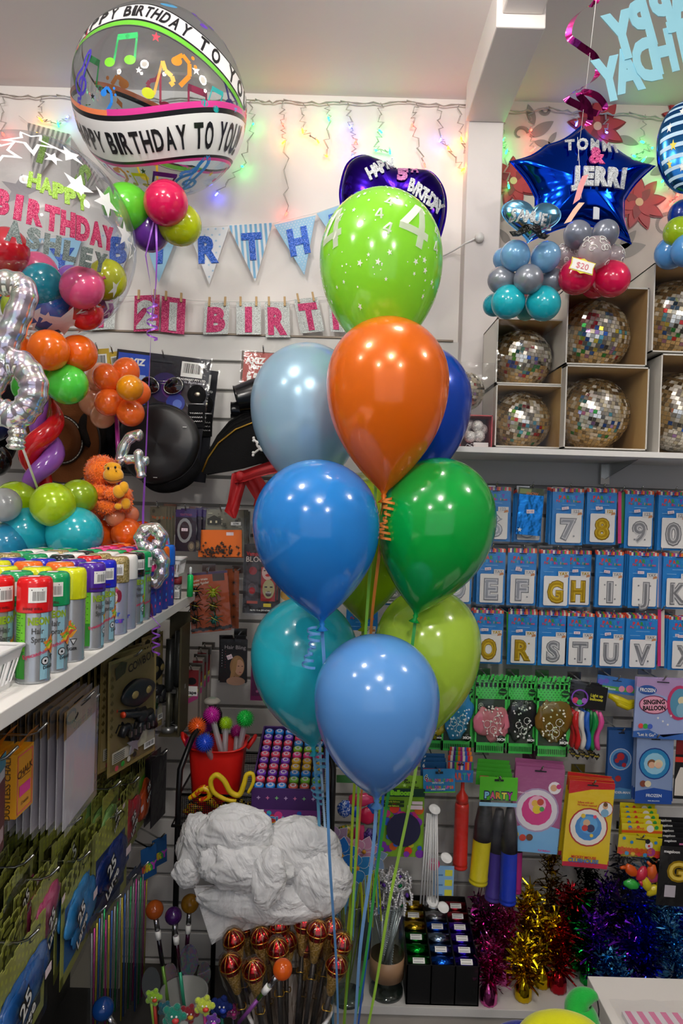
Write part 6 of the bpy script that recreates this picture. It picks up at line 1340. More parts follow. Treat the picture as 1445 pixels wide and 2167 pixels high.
# small foil eight with purple ribbon weight
t = thing('foil_number_weight', 'small silver foil number eight with a pink foil weight on the shelf edge', 'foil balloon', W(308, 1318, 1.64)); o = t.location
sausage('foil_digit', t, pix([(320, 1118), (340, 1130), (336, 1150), (318, 1162), (300, 1150), (300, 1130)], 1.64, o), px(16, 1.64), fz, 12, closed=True, seg=6, pin=0.2)
sausage('foil_digit', t, pix([(324, 1168), (342, 1182), (342, 1210), (326, 1232), (306, 1222), (310, 1185)], 1.64, o), px(17, 1.64), fz, 12, closed=True, seg=6, pin=0.2)
pf = foil('#c04a9a', 0.2, 30, 0.8); m = MB(); m.lathe([(0, 0), (0.017, 0), (0.019, 0.01), (0.015, 0.045), (0.006, 0.058), (0.004, 0.062)], pf, 20, lambda p: Vector((p[0]*(1+0.06*math.sin(9*math.atan2(p[1], p[0]))), p[1]*(1+0.06*math.sin(9*math.atan2(p[1], p[0]))), p[2]))); random.seed(3)
for k in range(26): a = random.uniform(0, 2*PI); e = random.uniform(0.3, 1.4); dn = Vector((math.cos(a)*math.cos(e), math.sin(a)*math.cos(e), math.sin(e))); m.strip([Vector((0, 0, 0.055)), Vector((0, 0, 0.058))+dn*0.015, Vector((0, 0, 0.058))+dn*0.032+Vector((0, 0, -0.006))], 0.006, pf, side=(math.sin(a), -math.cos(a), 0.2))
m.build('foil_weight', t); zo = o.z-zS
m = MB(); m.tube([(0, 0, 0.05), W(316, 1240, 1.64)-o], 0.001, WHITE, 5); m.build('stick', t)
m = MB(); pp = [W(330+9*math.cos(i*0.45), 1325+i*1.4, 1.60)-o+Vector((0, 0.008*math.sin(i*0.45), 0)) for i in range(46)]; m.strip(pp, 0.004, pr, side=(0, 0, 1)); m.tube([(0.005, -0.01, 0.03), pp[0]], 0.001, pr, 4); m.build('curled_ribbon', t)
# ================================================================== HATS AND CARDS ON THE SLATTED WALL
black = fuzz('#0d0d0f', 200, 0.3)
def axcard(uL, vL, uR, vR, vb, d, label, name='costume_card', tilt=None, g=None): return Card(uL, vL, d, uR, vR, d, vb, name, label, 'costume card', g, tilt)
for (u1, v1, u2, v2, vb, d, lab) in ((266, 762, 462, 786, 1000, 2.30, 'black costume card peeping out behind the one with sunglasses'), (248, 738, 446, 762, 985, 2.22, 'big black and blue costume card with mirrored sunglasses and a badge')):
    c = axcard(u1, v1, u2, v2, vb, d, lab, 'sunglasses_card')
    c.panel(0, 0, 1, 1, prt('#0e0f1c')); c.p([(0.02, 0.55), (0.36, 0.55), (0.36, 0.975), (0.02, 0.975)], prt('#1c4ac0')); c.t_('AXIZ', 0.2, 0.91, 0.055, WHITE, 0.05)
    for i, (x, y, r_, cl) in enumerate(((0.55, 0.72, 0.16, '#24185a'), (0.62, 0.72, 0.11, '#5a1f7a'), (0.64, 0.74, 0.07, '#a02a5a'), (0.68, 0.60, 0.10, '#1c3a9a'), (0.70, 0.59, 0.05, '#5a78d0'))): c.c(x, y, r_, prt(cl), n=16)
    c.r(0.24, 0.74, 0.33, 0.80, prt('#a8c0f0')); c.p([(0.30, 0.60), (0.38, 0.72), (0.42, 0.66), (0.36, 0.58)], WHITE); c.c(0.37, 0.74, 0.02, WHITE); c.p([(0.27, 0.60), (0.29, 0.66), (0.33, 0.64), (0.31, 0.58)], WHITE)
    c.barcode(0.70, 0.83, 0.93, 0.96); c.t_('TRADEMART PTY LTD', 0.82, 0.81, 0.018, WHITE); c.t_('TEL (02) 9772 5050', 0.84, 0.785, 0.014, prt('#c8c8d0'))
    c.slot(0.94).done(film_=FILM2, hk='chrome hook holding the '+('sunglasses card' if d < 2.25 else 'card behind the sunglasses'), L=0.15 if d < 2.25 else 0.08)
    for sx_3 in (-1, 1):
        q = MB(); x0, z0 = (-0.01+0.125*sx_3)*c.w, -0.27*c.h
        pts = [(x0+0.030*math.cos(a)*(1-0.12*math.sin(a)), -0.012, z0+0.026*math.sin(a)+0.004*math.cos(a)*sx_3) for a in [2*PI*k/28 for k in range(28)]]
        q.tube(pts, 0.0014, CHROME, 6, closed=True); q.add(pts+[(x0, -0.018, z0)], [(i, (i+1) % 28, 28) for i in range(28)], flat('#0c0c10', 0.06, 0, 1.0), True); q.build('sunglass_lens', c.t)
    q = MB(); q.tube([(-0.012, -0.013, -0.26*c.h), (0, -0.014, -0.255*c.h), (0.010, -0.013, -0.26*c.h)], 0.0012, CHROME, 6); q.tube([(-0.02, -0.013, -0.235*c.h), (0.016, -0.013, -0.235*c.h)], 0.0012, CHROME, 6); q.build('sunglass_bridge', c.t)
    q = MB(); X = 0.36*c.w; q.box((X-0.026, -0.010, -0.62*c.h), (X+0.028, -0.004, -0.43*c.h), black); q.ball((X, -0.008, -0.34*c.h), (0.030, 0.006, 0.032), black, 18)
    for r_ in range(3):
        q.tube([(X-0.020+k*0.0022, -0.012, -0.50*c.h-r_*0.013+0.0026*math.sin(k*2.2)) for k in range(20)], 0.0016, flat('#c8c8c8', 0.25, 0.8), 5)
    q.ball((X+0.004, -0.014, -0.34*c.h), (0.010, 0.004, 0.009), flat('#a8a090', 0.3, 1.0), 12); q.tube([(X-0.024, -0.012, -0.42*c.h), (X+0.026, -0.012, -0.42*c.h)], 0.002, flat('#c8c8c8', 0.3, 0.8), 6); q.build('epaulette_patch', c.t)
# police cap hung flat
c0 = W(340, 940, 2.12); t = thing('police_cap', 'big flat black cap hanging under the sunglasses card', 'hat', c0); kd = px(1, 2.12)
Rt = Matrix.Rotation(R(-12), 3, 'Y')
def dome(m, rx_, rz_, dep, mat, off=(0, 0, 0), n=40, flatp=0.35):
    pr = [(0, -dep), (0.5, -dep), (0.82, -dep*0.97), (0.95, -dep*0.8), (1.0, -dep*0.5), (0.96, -dep*0.2), (0.88, 0.0), (0.85, 0.01), (0, 0.01)]
    vs = []; fs = []
    for r_, y in pr:
        for k in range(n): a = 2*PI*k/n; w_ = 1+0.02*math.sin(3*a+1); vs.append(Vector((off[0]+r_*rx_*math.cos(a)*w_, off[1]+y+0.004*math.sin(4*a)*r_, off[2]+r_*rz_*math.sin(a)*w_)))
    for i in range(len(pr)-1):
        for k in range(n): l = (k+1) % n; fs.append((i*n+k, i*n+l, (i+1)*n+l, (i+1)*n+k))
    m.add(vs, fs, mat, True, lambda p: Rt @ Vector(p))
m = MB(); dome(m, 86*kd, 84*kd, 0.05, flat('#101012', 0.42)); m.build('crown', t)
m = MB(); dome(m, 66*kd, 46*kd, 0.07, fuzz('#08080a', 200, 0.3), (0.01, 0.045, -58*kd)); m.build('head_band', t)
m = MB(); m.tube([Rt @ Vector((math.cos(a)*86*kd*0.995, -0.026+0.0*a, math.sin(a)*84*kd*0.995)) for a in [2*PI*k/48 for k in range(48)]], 0.0012, flat('#1c1c20', 0.5), 5, closed=True)
for x, z in ((-0.075, 0.015), (0.0, -0.105), (0.085, 0.05)): m.box((x-0.006, -0.053, z-0.0008), (x+0.006, -0.052, z+0.0008), WHITE)
m.build('seam', t)
# pirate hat
c0 = W(515, 950, 2.14); t = thing('pirate_hat', 'black pirate hat with gold trim, white skull and a red sash', 'hat', c0); o = c0; kd = px(1, 2.14)
felt = fuzz('#0c0c0d', 300, 0.25); gold_t = flat('#a88434', 0.35, 0.8)
def hatpanel(top, bot, yb, bul, name):
    n = len(top); m = MB(); vs = []; J = 8
    for i in range(n):
        a = W(*top[i], 2.14)-o; b = W(*bot[i], 2.14)-o
        for j in range(J+1): f = j/J; p = a.lerp(b, f); vs.append(p+Vector((0, yb-bul*math.sin(PI*i/(n-1)*0.9+0.1)*(0.35+0.65*f), 0)))
    v2 = [v+Vector((0, 0.004, 0)) for v in vs]; fs = [(i*(J+1)+j, i*(J+1)+j+1, (i+1)*(J+1)+j+1, (i+1)*(J+1)+j) for i in range(n-1) for j in range(J)]
    m.add(vs, fs, felt, True); m.add(v2, fs, felt, True); m.tube([vs[i*(J+1)]+Vector((0, 0.002, 0)) for i in range(n)], 0.005, felt, 6); m.build(name, t)
    m = MB(); m.tube([vs[i*(J+1)+1]+Vector((0, -0.003, 0.0)) for i in range(n)], 0.0034, gold_t, 6); m.build('gold_trim', t)
hatpanel([(428, 998), (440, 965), (462, 930), (500, 898), (545, 880), (600, 872), (650, 880), (690, 920), (712, 985)], [(432, 1004), (455, 1002), (480, 1000), (510, 995), (545, 985), (600, 975), (650, 975), (690, 985), (710, 992)], 0.0, 0.05, 'front_brim')
hatpanel([(426, 996), (436, 955), (455, 920), (480, 890), (510, 872), (560, 862), (620, 866), (670, 900), (700, 970)], [(432, 1004), (455, 1000), (480, 996), (510, 990), (545, 980), (600, 975), (650, 975), (690, 985), (705, 990)], 0.05, 0.0, 'back_brim')
m = MB(); m.ball(W(560, 935, 2.17)-o, (0.085, 0.05, 0.06), felt, 24); m.build('crown', t)
m = MB(); s0 = W(553, 940, 2.06)-o; m.ball(s0, (0.017, 0.005, 0.015), WHITE, 16); m.ball(s0+Vector((0.004, -0.001, -0.015)), (0.010, 0.004, 0.007), WHITE, 12)
for sg in (-1, 1):
    a = s0+Vector((-0.024, 0.001, -0.022*sg-0.008)); b = s0+Vector((0.026, 0.001, 0.020*sg-0.008)); m.tube([a, b], 0.0035, WHITE, 8)
    for e in (a, b): m.ball(e+Vector((0, 0, 0.004)), 0.0045, WHITE, 8); m.ball(e-Vector((0, 0, 0.004)), 0.0045, WHITE, 8)
for sg in (-1, 1): m.ball(s0+Vector((0.006*sg, -0.005, 0.0)), (0.004, 0.002, 0.004), BLACK, 8)
m.build('skull_emblem', t)
reds = paint('#b0141a', 30, 0.25); m = MB()
def cloth(pts, wds, mat, mm, d=2.10, ph=0):
    vs = []
    for i, (u, v) in enumerate(pts):
        p = W(u, v, d)-o
        for k in range(7): f = k/6-0.5; vs.append(p+Vector((f*wds[i]*kd, 0.012*math.cos(f*9+i*0.7+ph)*0.8, f*wds[i]*kd*0.15)))
    fs = [(i*7+k, i*7+k+1, (i+1)*7+k+1, (i+1)*7+k) for i in range(len(pts)-1) for k in range(6)]; mm.add(vs, fs, mat, True)
cloth([(508, 1000), (503, 1030), (496, 1060), (490, 1080), (496, 1097)], [34, 30, 26, 28, 5], reds, m); cloth([(528, 1005), (545, 1030), (556, 1055), (540, 1070)], [38, 40, 32, 8], reds, m, 2.11, 1)
vs = []; 
for i, (u, vt_, vb_) in enumerate(((495, 1000, 1022), (520, 996, 1020), (545, 988, 1012), (570, 980, 1006), (600, 970, 1000), (640, 968, 1000), (690, 985, 1000))):
    for k in range(6): f = k/5; p = W(u, vt_+(vb_-vt_)*f, 2.10)-o; vs.append(p+Vector((0, -0.05*math.sin(PI*i/6)-0.006*math.cos(k*2.2), 0)))
m.add(vs, [(i*6+k, i*6+k+1, (i+1)*6+k+1, (i+1)*6+k) for i in range(6) for k in range(5)], reds, True); m.ball(W(510, 1008, 2.09)-o, (0.018, 0.014, 0.018), reds, 14); m.build('red_sash', t)
# black boot-top cuffs above it
c0 = W(510, 850, 2.20); t = thing('vinyl_cuffs', 'pair of shiny black vinyl cuffs hanging above the pirate hat', 'costume cuffs', c0); vin = flat('#121214', 0.22)
for nm, (u1, v1, u2, v2, r1, r2, dd) in (('cuff', (500, 845, 540, 835, 28, 34, 2.18)), ('cuff', (488, 868, 515, 880, 17, 22, 2.22))):
    a = W(u1, v1, dd)-c0; b = W(u2+40, v2-10, dd+0.02)-c0; m = MB(); m.tube([a, a.lerp(b, 0.05), a.lerp(b, 0.5), b], [px(r1, dd)*1.05, px(r1, dd), px(r2, dd), px(r2, dd)], vin, 28, cap=False); m.tube([a+Vector((0.002, 0, 0)), b], [px(r1, dd)*0.93, px(r2, dd)*0.93], flat('#08080a', 0.5), 28, cap=False); m.build(nm, t)
# red and brown costume card
c = axcard(512, 742, 604, 748, 860, 2.26, 'red and brown costume card reading party time', 'party_card')
c.panel(0, 0, 1, 1, prt('#4a3322')); c.p([(0.08, 0.34), (0.98, 0.34), (0.98, 0.985), (0.06, 0.985), (0.04, 0.4)], prt('#a83426')); c.t_('AXIZ', 0.32, 0.84, 0.11, WHITE, 0.05); c.t_('Party Time', 0.58, 0.72, 0.09, WHITE, 0.04, rot=-0.08, wmax=0.72)
for i in range(5): x = 0.2+i*0.15; c.c(x, 0.60-0.01*(i % 2), 0.035, WHITE, n=10); c.p([(x-0.05, 0.42), (x+0.04, 0.42), (x+0.05, 0.56), (x-0.04, 0.56)], WHITE); c.p([(x-0.06, 0.53), (x-0.04, 0.62), (x-0.02, 0.62), (x-0.03, 0.53)], WHITE)
c.done(film_=FILM, hk='chrome hook holding the red and brown costume card', L=0.1)
# yellow packs at the upper left of the slats
for i, (u1, u2, vt, vb, dd, lab) in enumerate(((185, 230, 740, 880, 2.22, 'yellow packet with a white barcode behind the orange balloons'), (228, 250, 746, 870, 2.27, 'narrow yellow packet with a barcode left of the sunglasses card'))):
    c = Card(u1, vt, dd, u2, vt-3, dd, vb, 'costume_packet', lab, 'costume packet'); c.panel(0, 0, 1, 1, prt('#c8a82a')); c.r(0.1, 0.3, 0.9, 0.62, prt('#a8882a')); c.barcode(0.2, 0.72, 0.88, 0.92); c.done(film_=FILM, hk='chrome hook holding yellow packet '+('behind the orange balloons', 'by the sunglasses card')[i], L=0.1)
# brown hat
def cowboy(label, u, v, d, rx_, rz_, col, yaw=0.0, band=True, roll=0.0, cr=1.0, name='cowboy_hat'):
    o = W(u, v, d); t = thing(name, label, 'hat', o, yaw); t.rotation_euler = (0, roll, yaw); k = px(1, d); mt = fuzz(col, 260, 0.3); n = 48
    m = MB(); vs = []; J = 10
    for j in range(J+1):
        q = 0.5+0.5*j/J
        for i in range(n): a = 2*PI*i/n; vs.append((rx_*k*q*math.cos(a), 0.02-0.05*(q-0.5)*2*(math.cos(a)**2)*abs(math.cos(a)), rz_*k*q*math.sin(a)))
    fs = [(j*n+i, j*n+(i+1) % n, (j+1)*n+(i+1) % n, (j+1)*n+i) for j in range(J) for i in range(n)]
    m.add(vs, fs, mt, True); m.add([(x, y+0.004, z) for x, y, z in vs], fs, mt, True); m.tube([(rx_*k*math.cos(a), 0.022-0.05*(math.cos(a)**2)*abs(math.cos(a)), rz_*k*math.sin(a)) for a in [2*PI*i/n for i in range(n)]], 0.003, flat('#241a14', 0.5), 6, closed=True); m.build('brim', t)
    m = MB(); vs = []; pr = [(0.52, 0.02), (0.51, -0.02), (0.47, -0.07), (0.42, -0.105), (0.32, -0.115), (0.15, -0.10), (0.0, -0.092)]
    for r_, y in pr:
        for i in range(n): a = 2*PI*i/n; dent = 0.018*math.exp(-((math.cos(a))/0.35)**2)*(r_ < 0.45); vs.append((rx_*k*r_*math.cos(a)*cr, y*1.0+dent, rz_*k*r_*math.sin(a)*cr))
    m.add(vs, [(j*n+i, j*n+(i+1) % n, (j+1)*n+(i+1) % n, (j+1)*n+i) for j in range(len(pr)-1) for i in range(n)], mt, True); m.build('crown', t)
    if band:
        m = MB(); m.tube([(rx_*k*0.525*math.cos(a)*cr, 0.004, rz_*k*0.525*math.sin(a)*cr) for a in [2*PI*i/n for i in range(n)]], 0.008, flat('#1a1412', 0.5), 6, closed=True)
        for s_ in (0, PI): m.tube([(rx_*k*0.54*math.cos(a)*cr, -0.001+0.004*math.sin(a*22+s_), rz_*k*0.54*math.sin(a)*cr) for a in [2*PI*i/176 for i in range(176)]], 0.0016, flat('#c8c4b8', 0.4), 4, closed=True)
        m.build('braided_band', t)
    return t
cowboy('brown felt cowboy hat with a black and white braided band behind the twisted balloons', 128, 930, 2.12, 80, 92, '#6a3c1c', 0.25, True, -0.25)
cowboy('dark cowboy hat with a braided band, mostly hidden behind the brown hat', 205, 915, 2.24, 62, 90, '#1a1412', 0.2, True, -0.1)
cowboy('black felt hat at the left edge behind the silver foil digits', -15, 900, 2.2, 62, 95, '#0e0e12', 0.1, False, 0.1)
cowboy('black felt hat between the dark cowboy hat and the big flat cap', 262, 920, 2.27, 40, 75, '#0c0c0f', 0.0, False)
# Halloween packets
c = Card(420, 1080, 2.20, 516, 1085, 2.20, 1178, 'halloween_packet', 'orange packet with black glitter bats confetti below a grey house picture', 'packet', tilt=0.03)
c.panel(0, 0, 1, 1, prt('#7a7866'))
for i in range(26): random.seed(i+40); x, y = random.uniform(0.02, 0.9), random.uniform(0.6, 0.95); c.r(x, y, x+random.uniform(0.03, 0.1), y+random.uniform(0.02, 0.06), prt(random.choice(('#4a4a3e', '#a8a48e', '#5a5a48'))))
c.p([(0.2, 0.7), (0.5, 0.7), (0.5, 0.82), (0.35, 0.9), (0.2, 0.82)], prt('#2e2e28')); c.r(0.26, 0.73, 0.3, 0.78, prt('#c8c0a0')); c.r(0.38, 0.73, 0.42, 0.78, prt('#c8c0a0'))
c.r(0.0, 0.0, 0.96, 0.58, prt('#e8701a')); c.r(0.72, 0.68, 0.94, 0.75, WHITE); c.t_('53700', 0.83, 0.715, 0.035, BLACK, wmax=0.18); c.r(0.62, 0.46, 0.78, 0.53, PINKSTK)
for i in range(60): random.seed(i); x = random.gauss(0.45, 0.2); y = random.gauss(0.13, 0.07); c.st(max(0.05, min(0.9, x)), max(0.02, y), 0.045, prt('#1c1c16'), random.choice((4, 6, 7)), 0.3)
c.done(film_=FILM2, hk='chrome hook holding the orange bats packet', L=0.12); c.copies(3, 'packet tucked behind the orange bats confetti packet', dx=0.005, dy=0.014)
c = Card(372, 1078, 2.16, 416, 1076, 2.16, 1166, 'halloween_packet', 'purple and black packet with an oval silver frame, left of the orange bats packet', 'packet', tilt=0.0)
c.panel(0, 0, 1, 1, prt('#1c1226')); c.r(0, 0.82, 1, 1, prt('#2e1a5a')); c.t_('TATTOO', 0.5, 0.88, 0.05, prt('#8a3a5a'), wmax=0.8); c.c(0.45, 0.5, 0.36, prt('#8a8c8e'), 0.3, 14); c.c(0.45, 0.5, 0.24, prt('#2a0f1c'), 0.22); c.sticker(0.45, 0.52, 0, None, 0.3, 0.07); c.c(0.8, 0.12, 0.17, prt('#5a5248'), 0.12); c.c(0.8, 0.13, 0.10, prt('#8a7a64'), 0.07)
c.done(film_=FILM, hk='chrome hook holding the purple framed packet', L=0.15)
for i, cc in enumerate(c.copies(5, 'purple packet fanned out behind the one with the oval frame', dx=0.012, dy=0.018)): cc.rotation_euler.y = 0.04*i
c = Card(318, 1072, 2.14, 352, 1078, 2.14, 1180, 'halloween_packet', 'pale camouflage packet left of the purple packets', 'packet', tilt=0.0)
c.panel(0, 0, 1, 1, prt('#6e6a58')); c.t_('Vampire', 0.5, 0.8, 0.06, prt('#c8622a'), wmax=0.8); 
for i in range(14): random.seed(i+4); x, y = random.uniform(0.02, 0.9), random.uniform(0.05, 0.95); c.c(x, y, 0.1, prt(random.choice(('#4a4a3e', '#8a866e'))), 0.04, 8)
c.done(film_=FILM2, hk='chrome hook holding the pale camouflage packet', L=0.16); c.copies(3, 'packet tucked behind the pale camouflage packet', dx=0.006, dy=0.014)
c = Card(396, 1214, 2.12, 480, 1205, 2.14, 1342, 'spider_packet', 'orange packet of six plastic spiders, hanging askew', 'packet', tilt=0.10)
c.panel(0, 0, 1, 1, prt('#a8480f')); c.r(0, 0.96, 1, 1, prt('#3a1f4a')); c.t_('Spider Webs', 0.3, 0.88, 0.035, prt('#d8d0c0'), rot=0.1, wmax=0.5); c.t_('Creepy Spider', 0.28, 0.82, 0.04, prt('#d8d0c0'), rot=0.1, wmax=0.55); c.r(0.62, 0.84, 0.92, 0.96, prt('#3a2412'))
for x in range(12): c.c(0.04+x*0.085, 0.05+0.01*(x % 3), 0.06, prt('#1c120a'), 0.03, 8)
c.done(film_=FILM2, hk='chrome hook holding the spider packet', L=0.2)
for i, (x, y, col) in enumerate(((0.22, 0.66, '#15120c'), (0.66, 0.64, '#8aa01c'), (0.2, 0.42, '#15120c'), (0.66, 0.42, '#3a3812'), (0.22, 0.2, '#141a12'), (0.7, 0.2, '#1a5a50'))):
    q = MB(); sm_ = flat(col, 0.3); q.ball((0, -0.004, 0), (0.009, 0.006, 0.011), sm_, 12); q.ball((0, -0.004, 0.012), (0.006, 0.005, 0.006), sm_, 10)
    for sg in (-1, 1):
        for k in range(4): a = 0.9-k*0.62; q.tube([(0, -0.004, 0.004), (sg*0.015*math.cos(a)*1.0, -0.012, 0.004+0.015*math.sin(a)+0.006), (sg*0.026*math.cos(a*0.9), -0.004, 0.004+0.030*math.sin(a))], [0.002, 0.0016, 0.0008], sm_, 5)
    q.tube([(-0.013, -0.010, 0.006), (0.013, -0.010, 0.006)], 0.0012, flat('#c8b83a', 0.4), 5); q.build('plastic_spider', c.t, ((x-0.5)*c.w, -0.006, (y-1)*c.h)).rotation_euler = (0, 0.1*i, 0)
c3 = Card(484, 1208, 2.22, 506, 1208, 2.22, 1330, 'spider_packet', 'brown orange packet peeping out at the right of the spider packet', 'packet', tilt=0.02); c3.panel(0, 0, 1, 1, prt('#8a4012')); [c3.st(0.5, 0.2+k*0.2, 0.35, prt('#1a1208'), 8, 0.2) for k in range(4)]; c3.done(film_=FILM2, hk='chrome hook beside the spider packet', L=0.12); c3.copies(3, 'packet tucked behind the brown orange one beside the spiders', dx=-0.006, dy=0.014)
c = Card(517, 1152, 2.16, 588, 1154, 2.16, 1297, 'fake_blood_packet', 'black and red packet of fake blood with vampire pictures', 'packet', tilt=0.0)
c.panel(0, 0, 1, 1, prt('#1a1010')); c.t_('Vampire', 0.32, 0.87, 0.06, prt('#a8141a'), 0.03, wmax=0.5); c.t_('BLOOD', 0.42, 0.79, 0.08, prt('#c8b8b0'), 0.01, wmax=0.7)
c.p([(0.08, 0.14), (0.46, 0.14), (0.46, 0.68), (0.4, 0.74), (0.14, 0.74), (0.08, 0.68)], prt('#3a3034')); c.c(0.28, 0.62, 0.12, prt('#8a1a1e'), 0.06); c.c(0.27, 0.35, 0.13, prt('#5a4a4e'), 0.09); c.c(0.27, 0.33, 0.09, prt('#a01a1e'), 0.05); c.r(0.12, 0.14, 0.44, 0.18, prt('#a8402a'))
c.r(0.53, 0.18, 0.96, 0.68, prt('#9a1a14')); c.c(0.72, 0.6, 0.17, prt('#c8a8a0'), 0.11); c.c(0.73, 0.56, 0.08, prt('#b01a1a'), 0.02); c.r(0.6, 0.62, 0.66, 0.635, BLACK); c.r(0.76, 0.62, 0.82, 0.635, BLACK); c.c(0.76, 0.36, 0.18, prt('#a8a070'), 0.14); c.c(0.76, 0.29, 0.09, prt('#3a0a0a'), 0.04); c.r(0.64, 0.38, 0.72, 0.40, BLACK); c.r(0.80, 0.38, 0.88, 0.40, BLACK)
for k in (0.70, 0.74, 0.78, 0.82): c.p([(k-0.012, 0.32), (k+0.012, 0.32), (k, 0.285)], WHITE)
c.t_('Net Wt. 1 fl. oz. (29.5 ml Polish Red)', 0.58, 0.05, 0.022, WHITE, wmax=0.7); c.r(0.62, 0.1, 0.85, 0.15, prt('#c8b83a')); c.done(film_=FILM2, hk='chrome hook holding the fake blood packet', L=0.15); c.copies(2, 'packet tucked behind the black and red fake blood packet', dx=0.006, dy=0.014)
c = Card(467, 1352, 2.16, 524, 1354, 2.16, 1444, 'hair_bling_packet', 'black packet reading hair bling with a picture of a blonde woman', 'packet', tilt=0.0)
c.panel(0, 0, 1, 1, prt('#131114')); c.t_('Hair Bling', 0.55, 0.82, 0.09, prt('#a8a0a4'), 0.0, wmax=0.78); c.c(0.64, 0.38, 0.27, prt('#9a7248'), 0.25); c.c(0.72, 0.36, 0.17, prt('#c89a7e'), 0.18); c.p([(0.5, 0.55), (0.66, 0.6), (0.6, 0.3), (0.48, 0.05), (0.36, 0.05)], prt('#a88050')); c.c(0.6, 0.04, 0.35, prt('#b08a72'), 0.1); c.r(0.66, 0.38, 0.72, 0.395, BLACK); c.r(0.8, 0.38, 0.86, 0.395, BLACK); c.r(0.72, 0.24, 0.8, 0.255, prt('#a83a3a'))
for k in range(7): c.c(0.08, 0.75-k*0.06, 0.015, prt('#c8c8d0'), n=6); c.c(0.2, 0.72-k*0.06, 0.012, prt('#c83a4a'), n=6)
c.sticker(0.36, 0.60, 0.4, None, 0.2, 0.1); c.done(film_=FILM, hk='chrome hook holding the hair bling packet', L=0.15); c.copies(4, 'packet tucked behind the black hair bling packet', dx=-0.004, dy=0.016)
c = Card(532, 1385, 2.18, 580, 1385, 2.18, 1482, 'costume_packet', 'purple pink packet half hidden behind the teal balloon', 'packet', tilt=0.0); c.panel(0, 0, 1, 1, prt('#7a1f5a')); c.r(0.05, 0.1, 0.9, 0.9, prt('#55154a')); [c.c(0.3+0.2*(k % 2), 0.2+k*0.1, 0.06, prt('#a85a8a'), n=8) for k in range(7)]; c.done(film_=FILM, hk='chrome hook holding the purple pink packet', L=0.12)
c = Card(590, 1160, 2.2, 650, 1160, 2.2, 1300, 'costume_packet', 'white packet with a gold seal behind the blue balloon', 'packet', tilt=0.0); c.panel(0, 0, 1, 1, prt('#c8c4b8')); c.c(0.3, 0.3, 0.2, prt('#b88a2a')); c.done(film_=FILM)
# swords and boxed costumes at the end of the side unit
t = thing('sword_bundle', 'bundle of dark plastic swords with silver guards in an open brown carton', 'toy swords', W(375, 1560, 1.98)); o = t.location; ol = paint('#4a4228', 6, 0.2)
m = MB(); m.box((0.0, 0.0, 0.0), (0.006, 0.10, 0.32), ol); m.box((-0.055, 0.10, 0.0), (0.006, 0.106, 0.35), ol); m.box((-0.055, 0.0, 0), (0.0, 0.1, 0.005), ol); m.build('carton', t)
for i, (x, y, h_) in enumerate(((-0.035, 0.03, 0.28), (-0.015, 0.055, 0.30), (-0.04, 0.075, 0.26))):
    m = MB(); sm2 = flat('#2c2e2c', 0.35, 0.3); m.tube([(x, y, 0.005), (x, y, h_*0.45)], 0.008, flat('#5a584a', 0.35, 0.4), 10); m.tube([(x, y, h_*0.45), (x, y, h_*0.5), (x, y, h_)], [0.012, 0.014, 0.012], sm2, 12); m.box((x-0.022, y-0.006, h_*0.43), (x+0.022, y+0.006, h_*0.47), flat('#8a8a88', 0.3, 0.8)); m.tube([(x, y, 0.005), (x, y, 0.02)], 0.02, flat('#9a9a9a', 0.3, 0.7), 16); m.build('sword', t)
for i, (u1, u2, vt, vb, dd, col) in enumerate(((392, 412, 1415, 1545, 2.12, '#8a8078'), (408, 420, 1395, 1540, 2.18, '#9a9088'), (418, 428, 1378, 1530, 2.24, '#857c74'), (426, 436, 1368, 1520, 2.30, '#a09890'))):
    c = Card(u1, vt, dd, u2+8, vt-6, dd, vb, 'cape_box', 'slim boxed cape at the left of the slats, %s' % ('front one with a white label', 'second from the front', 'third from the front', 'rearmost')[i], 'costume box', tilt=0)
    c.m.box((0, 0, -0.03), (1, 1, 0), prt(col), c.fn); c.z = 0; c.r(0, 0.62, 1, 0.98, prt('#7a1f24')); c.p([(0, 0.55), (1, 0.68), (1, 0.63), (0, 0.5)], prt('#a8a43a')); c.p([(0, 0.48), (1, 0.6), (1, 0.52), (0, 0.40)], prt('#b03a7a')); c.c(0.5, 0.8, 0.35, BLACK, 0.06)
    if i == 0: c.r(0.1, 0.56, 0.95, 0.72, WHITE); c.t_('cape', 0.55, 0.62, 0.055, BLACK, 0.04)
    c.done(hk='chrome hook holding the '+('front', 'second', 'third', 'rearmost')[i]+' cape box', L=0.06)
# ================================================================== SIDE UNIT: HOOKS AND PACKS BELOW THE CANS
olive = prt('#a0a452'); olive2 = prt('#5c6024'); cardk = prt('#9a7a4a')
# organza bags
c = Card(138, 1508, 1.24, 204, 1464, 1.42, 1762, 'organza_bag_pack', 'pack of white organza bags with a brown header card, frontmost on the long hook', 'organza bags', tilt=0.0)
c.panel(0, 0.76, 1, 1, cardk); c.t_('Organza Bag', 0.55, 0.82, 0.07, prt('#1c1810'), 0.0, wmax=0.7); c.t_('Bag', 0.80, 0.82, 0.06, prt('#5ab83a'), 0.02) if False else None
for a0_ in range(20): a = 2*PI*a0_/20; c.c(0.15+0.15*math.cos(a), 0.93+0.045*math.sin(a), 0.02, BLACK, n=6)
c.r(0.4, 0.955, 0.7, 0.968, BLACK); mlk = film(8, 0.06, '#f0eef2', 0.8, 0.2, 0.55)
c.m.box((0.01, 0, -0.001), (0.99, 0.77, 0), mlk, c.fn)
for i, (x, y, r_, cl) in enumerate(((0.45, 0.55, 0.3, '#e0c4d4'), (0.6, 0.45, 0.25, '#dcb8cc'), (0.4, 0.3, 0.25, '#d8ccb4'), (0.75, 0.3, 0.15, '#e0b8c8'))): pass
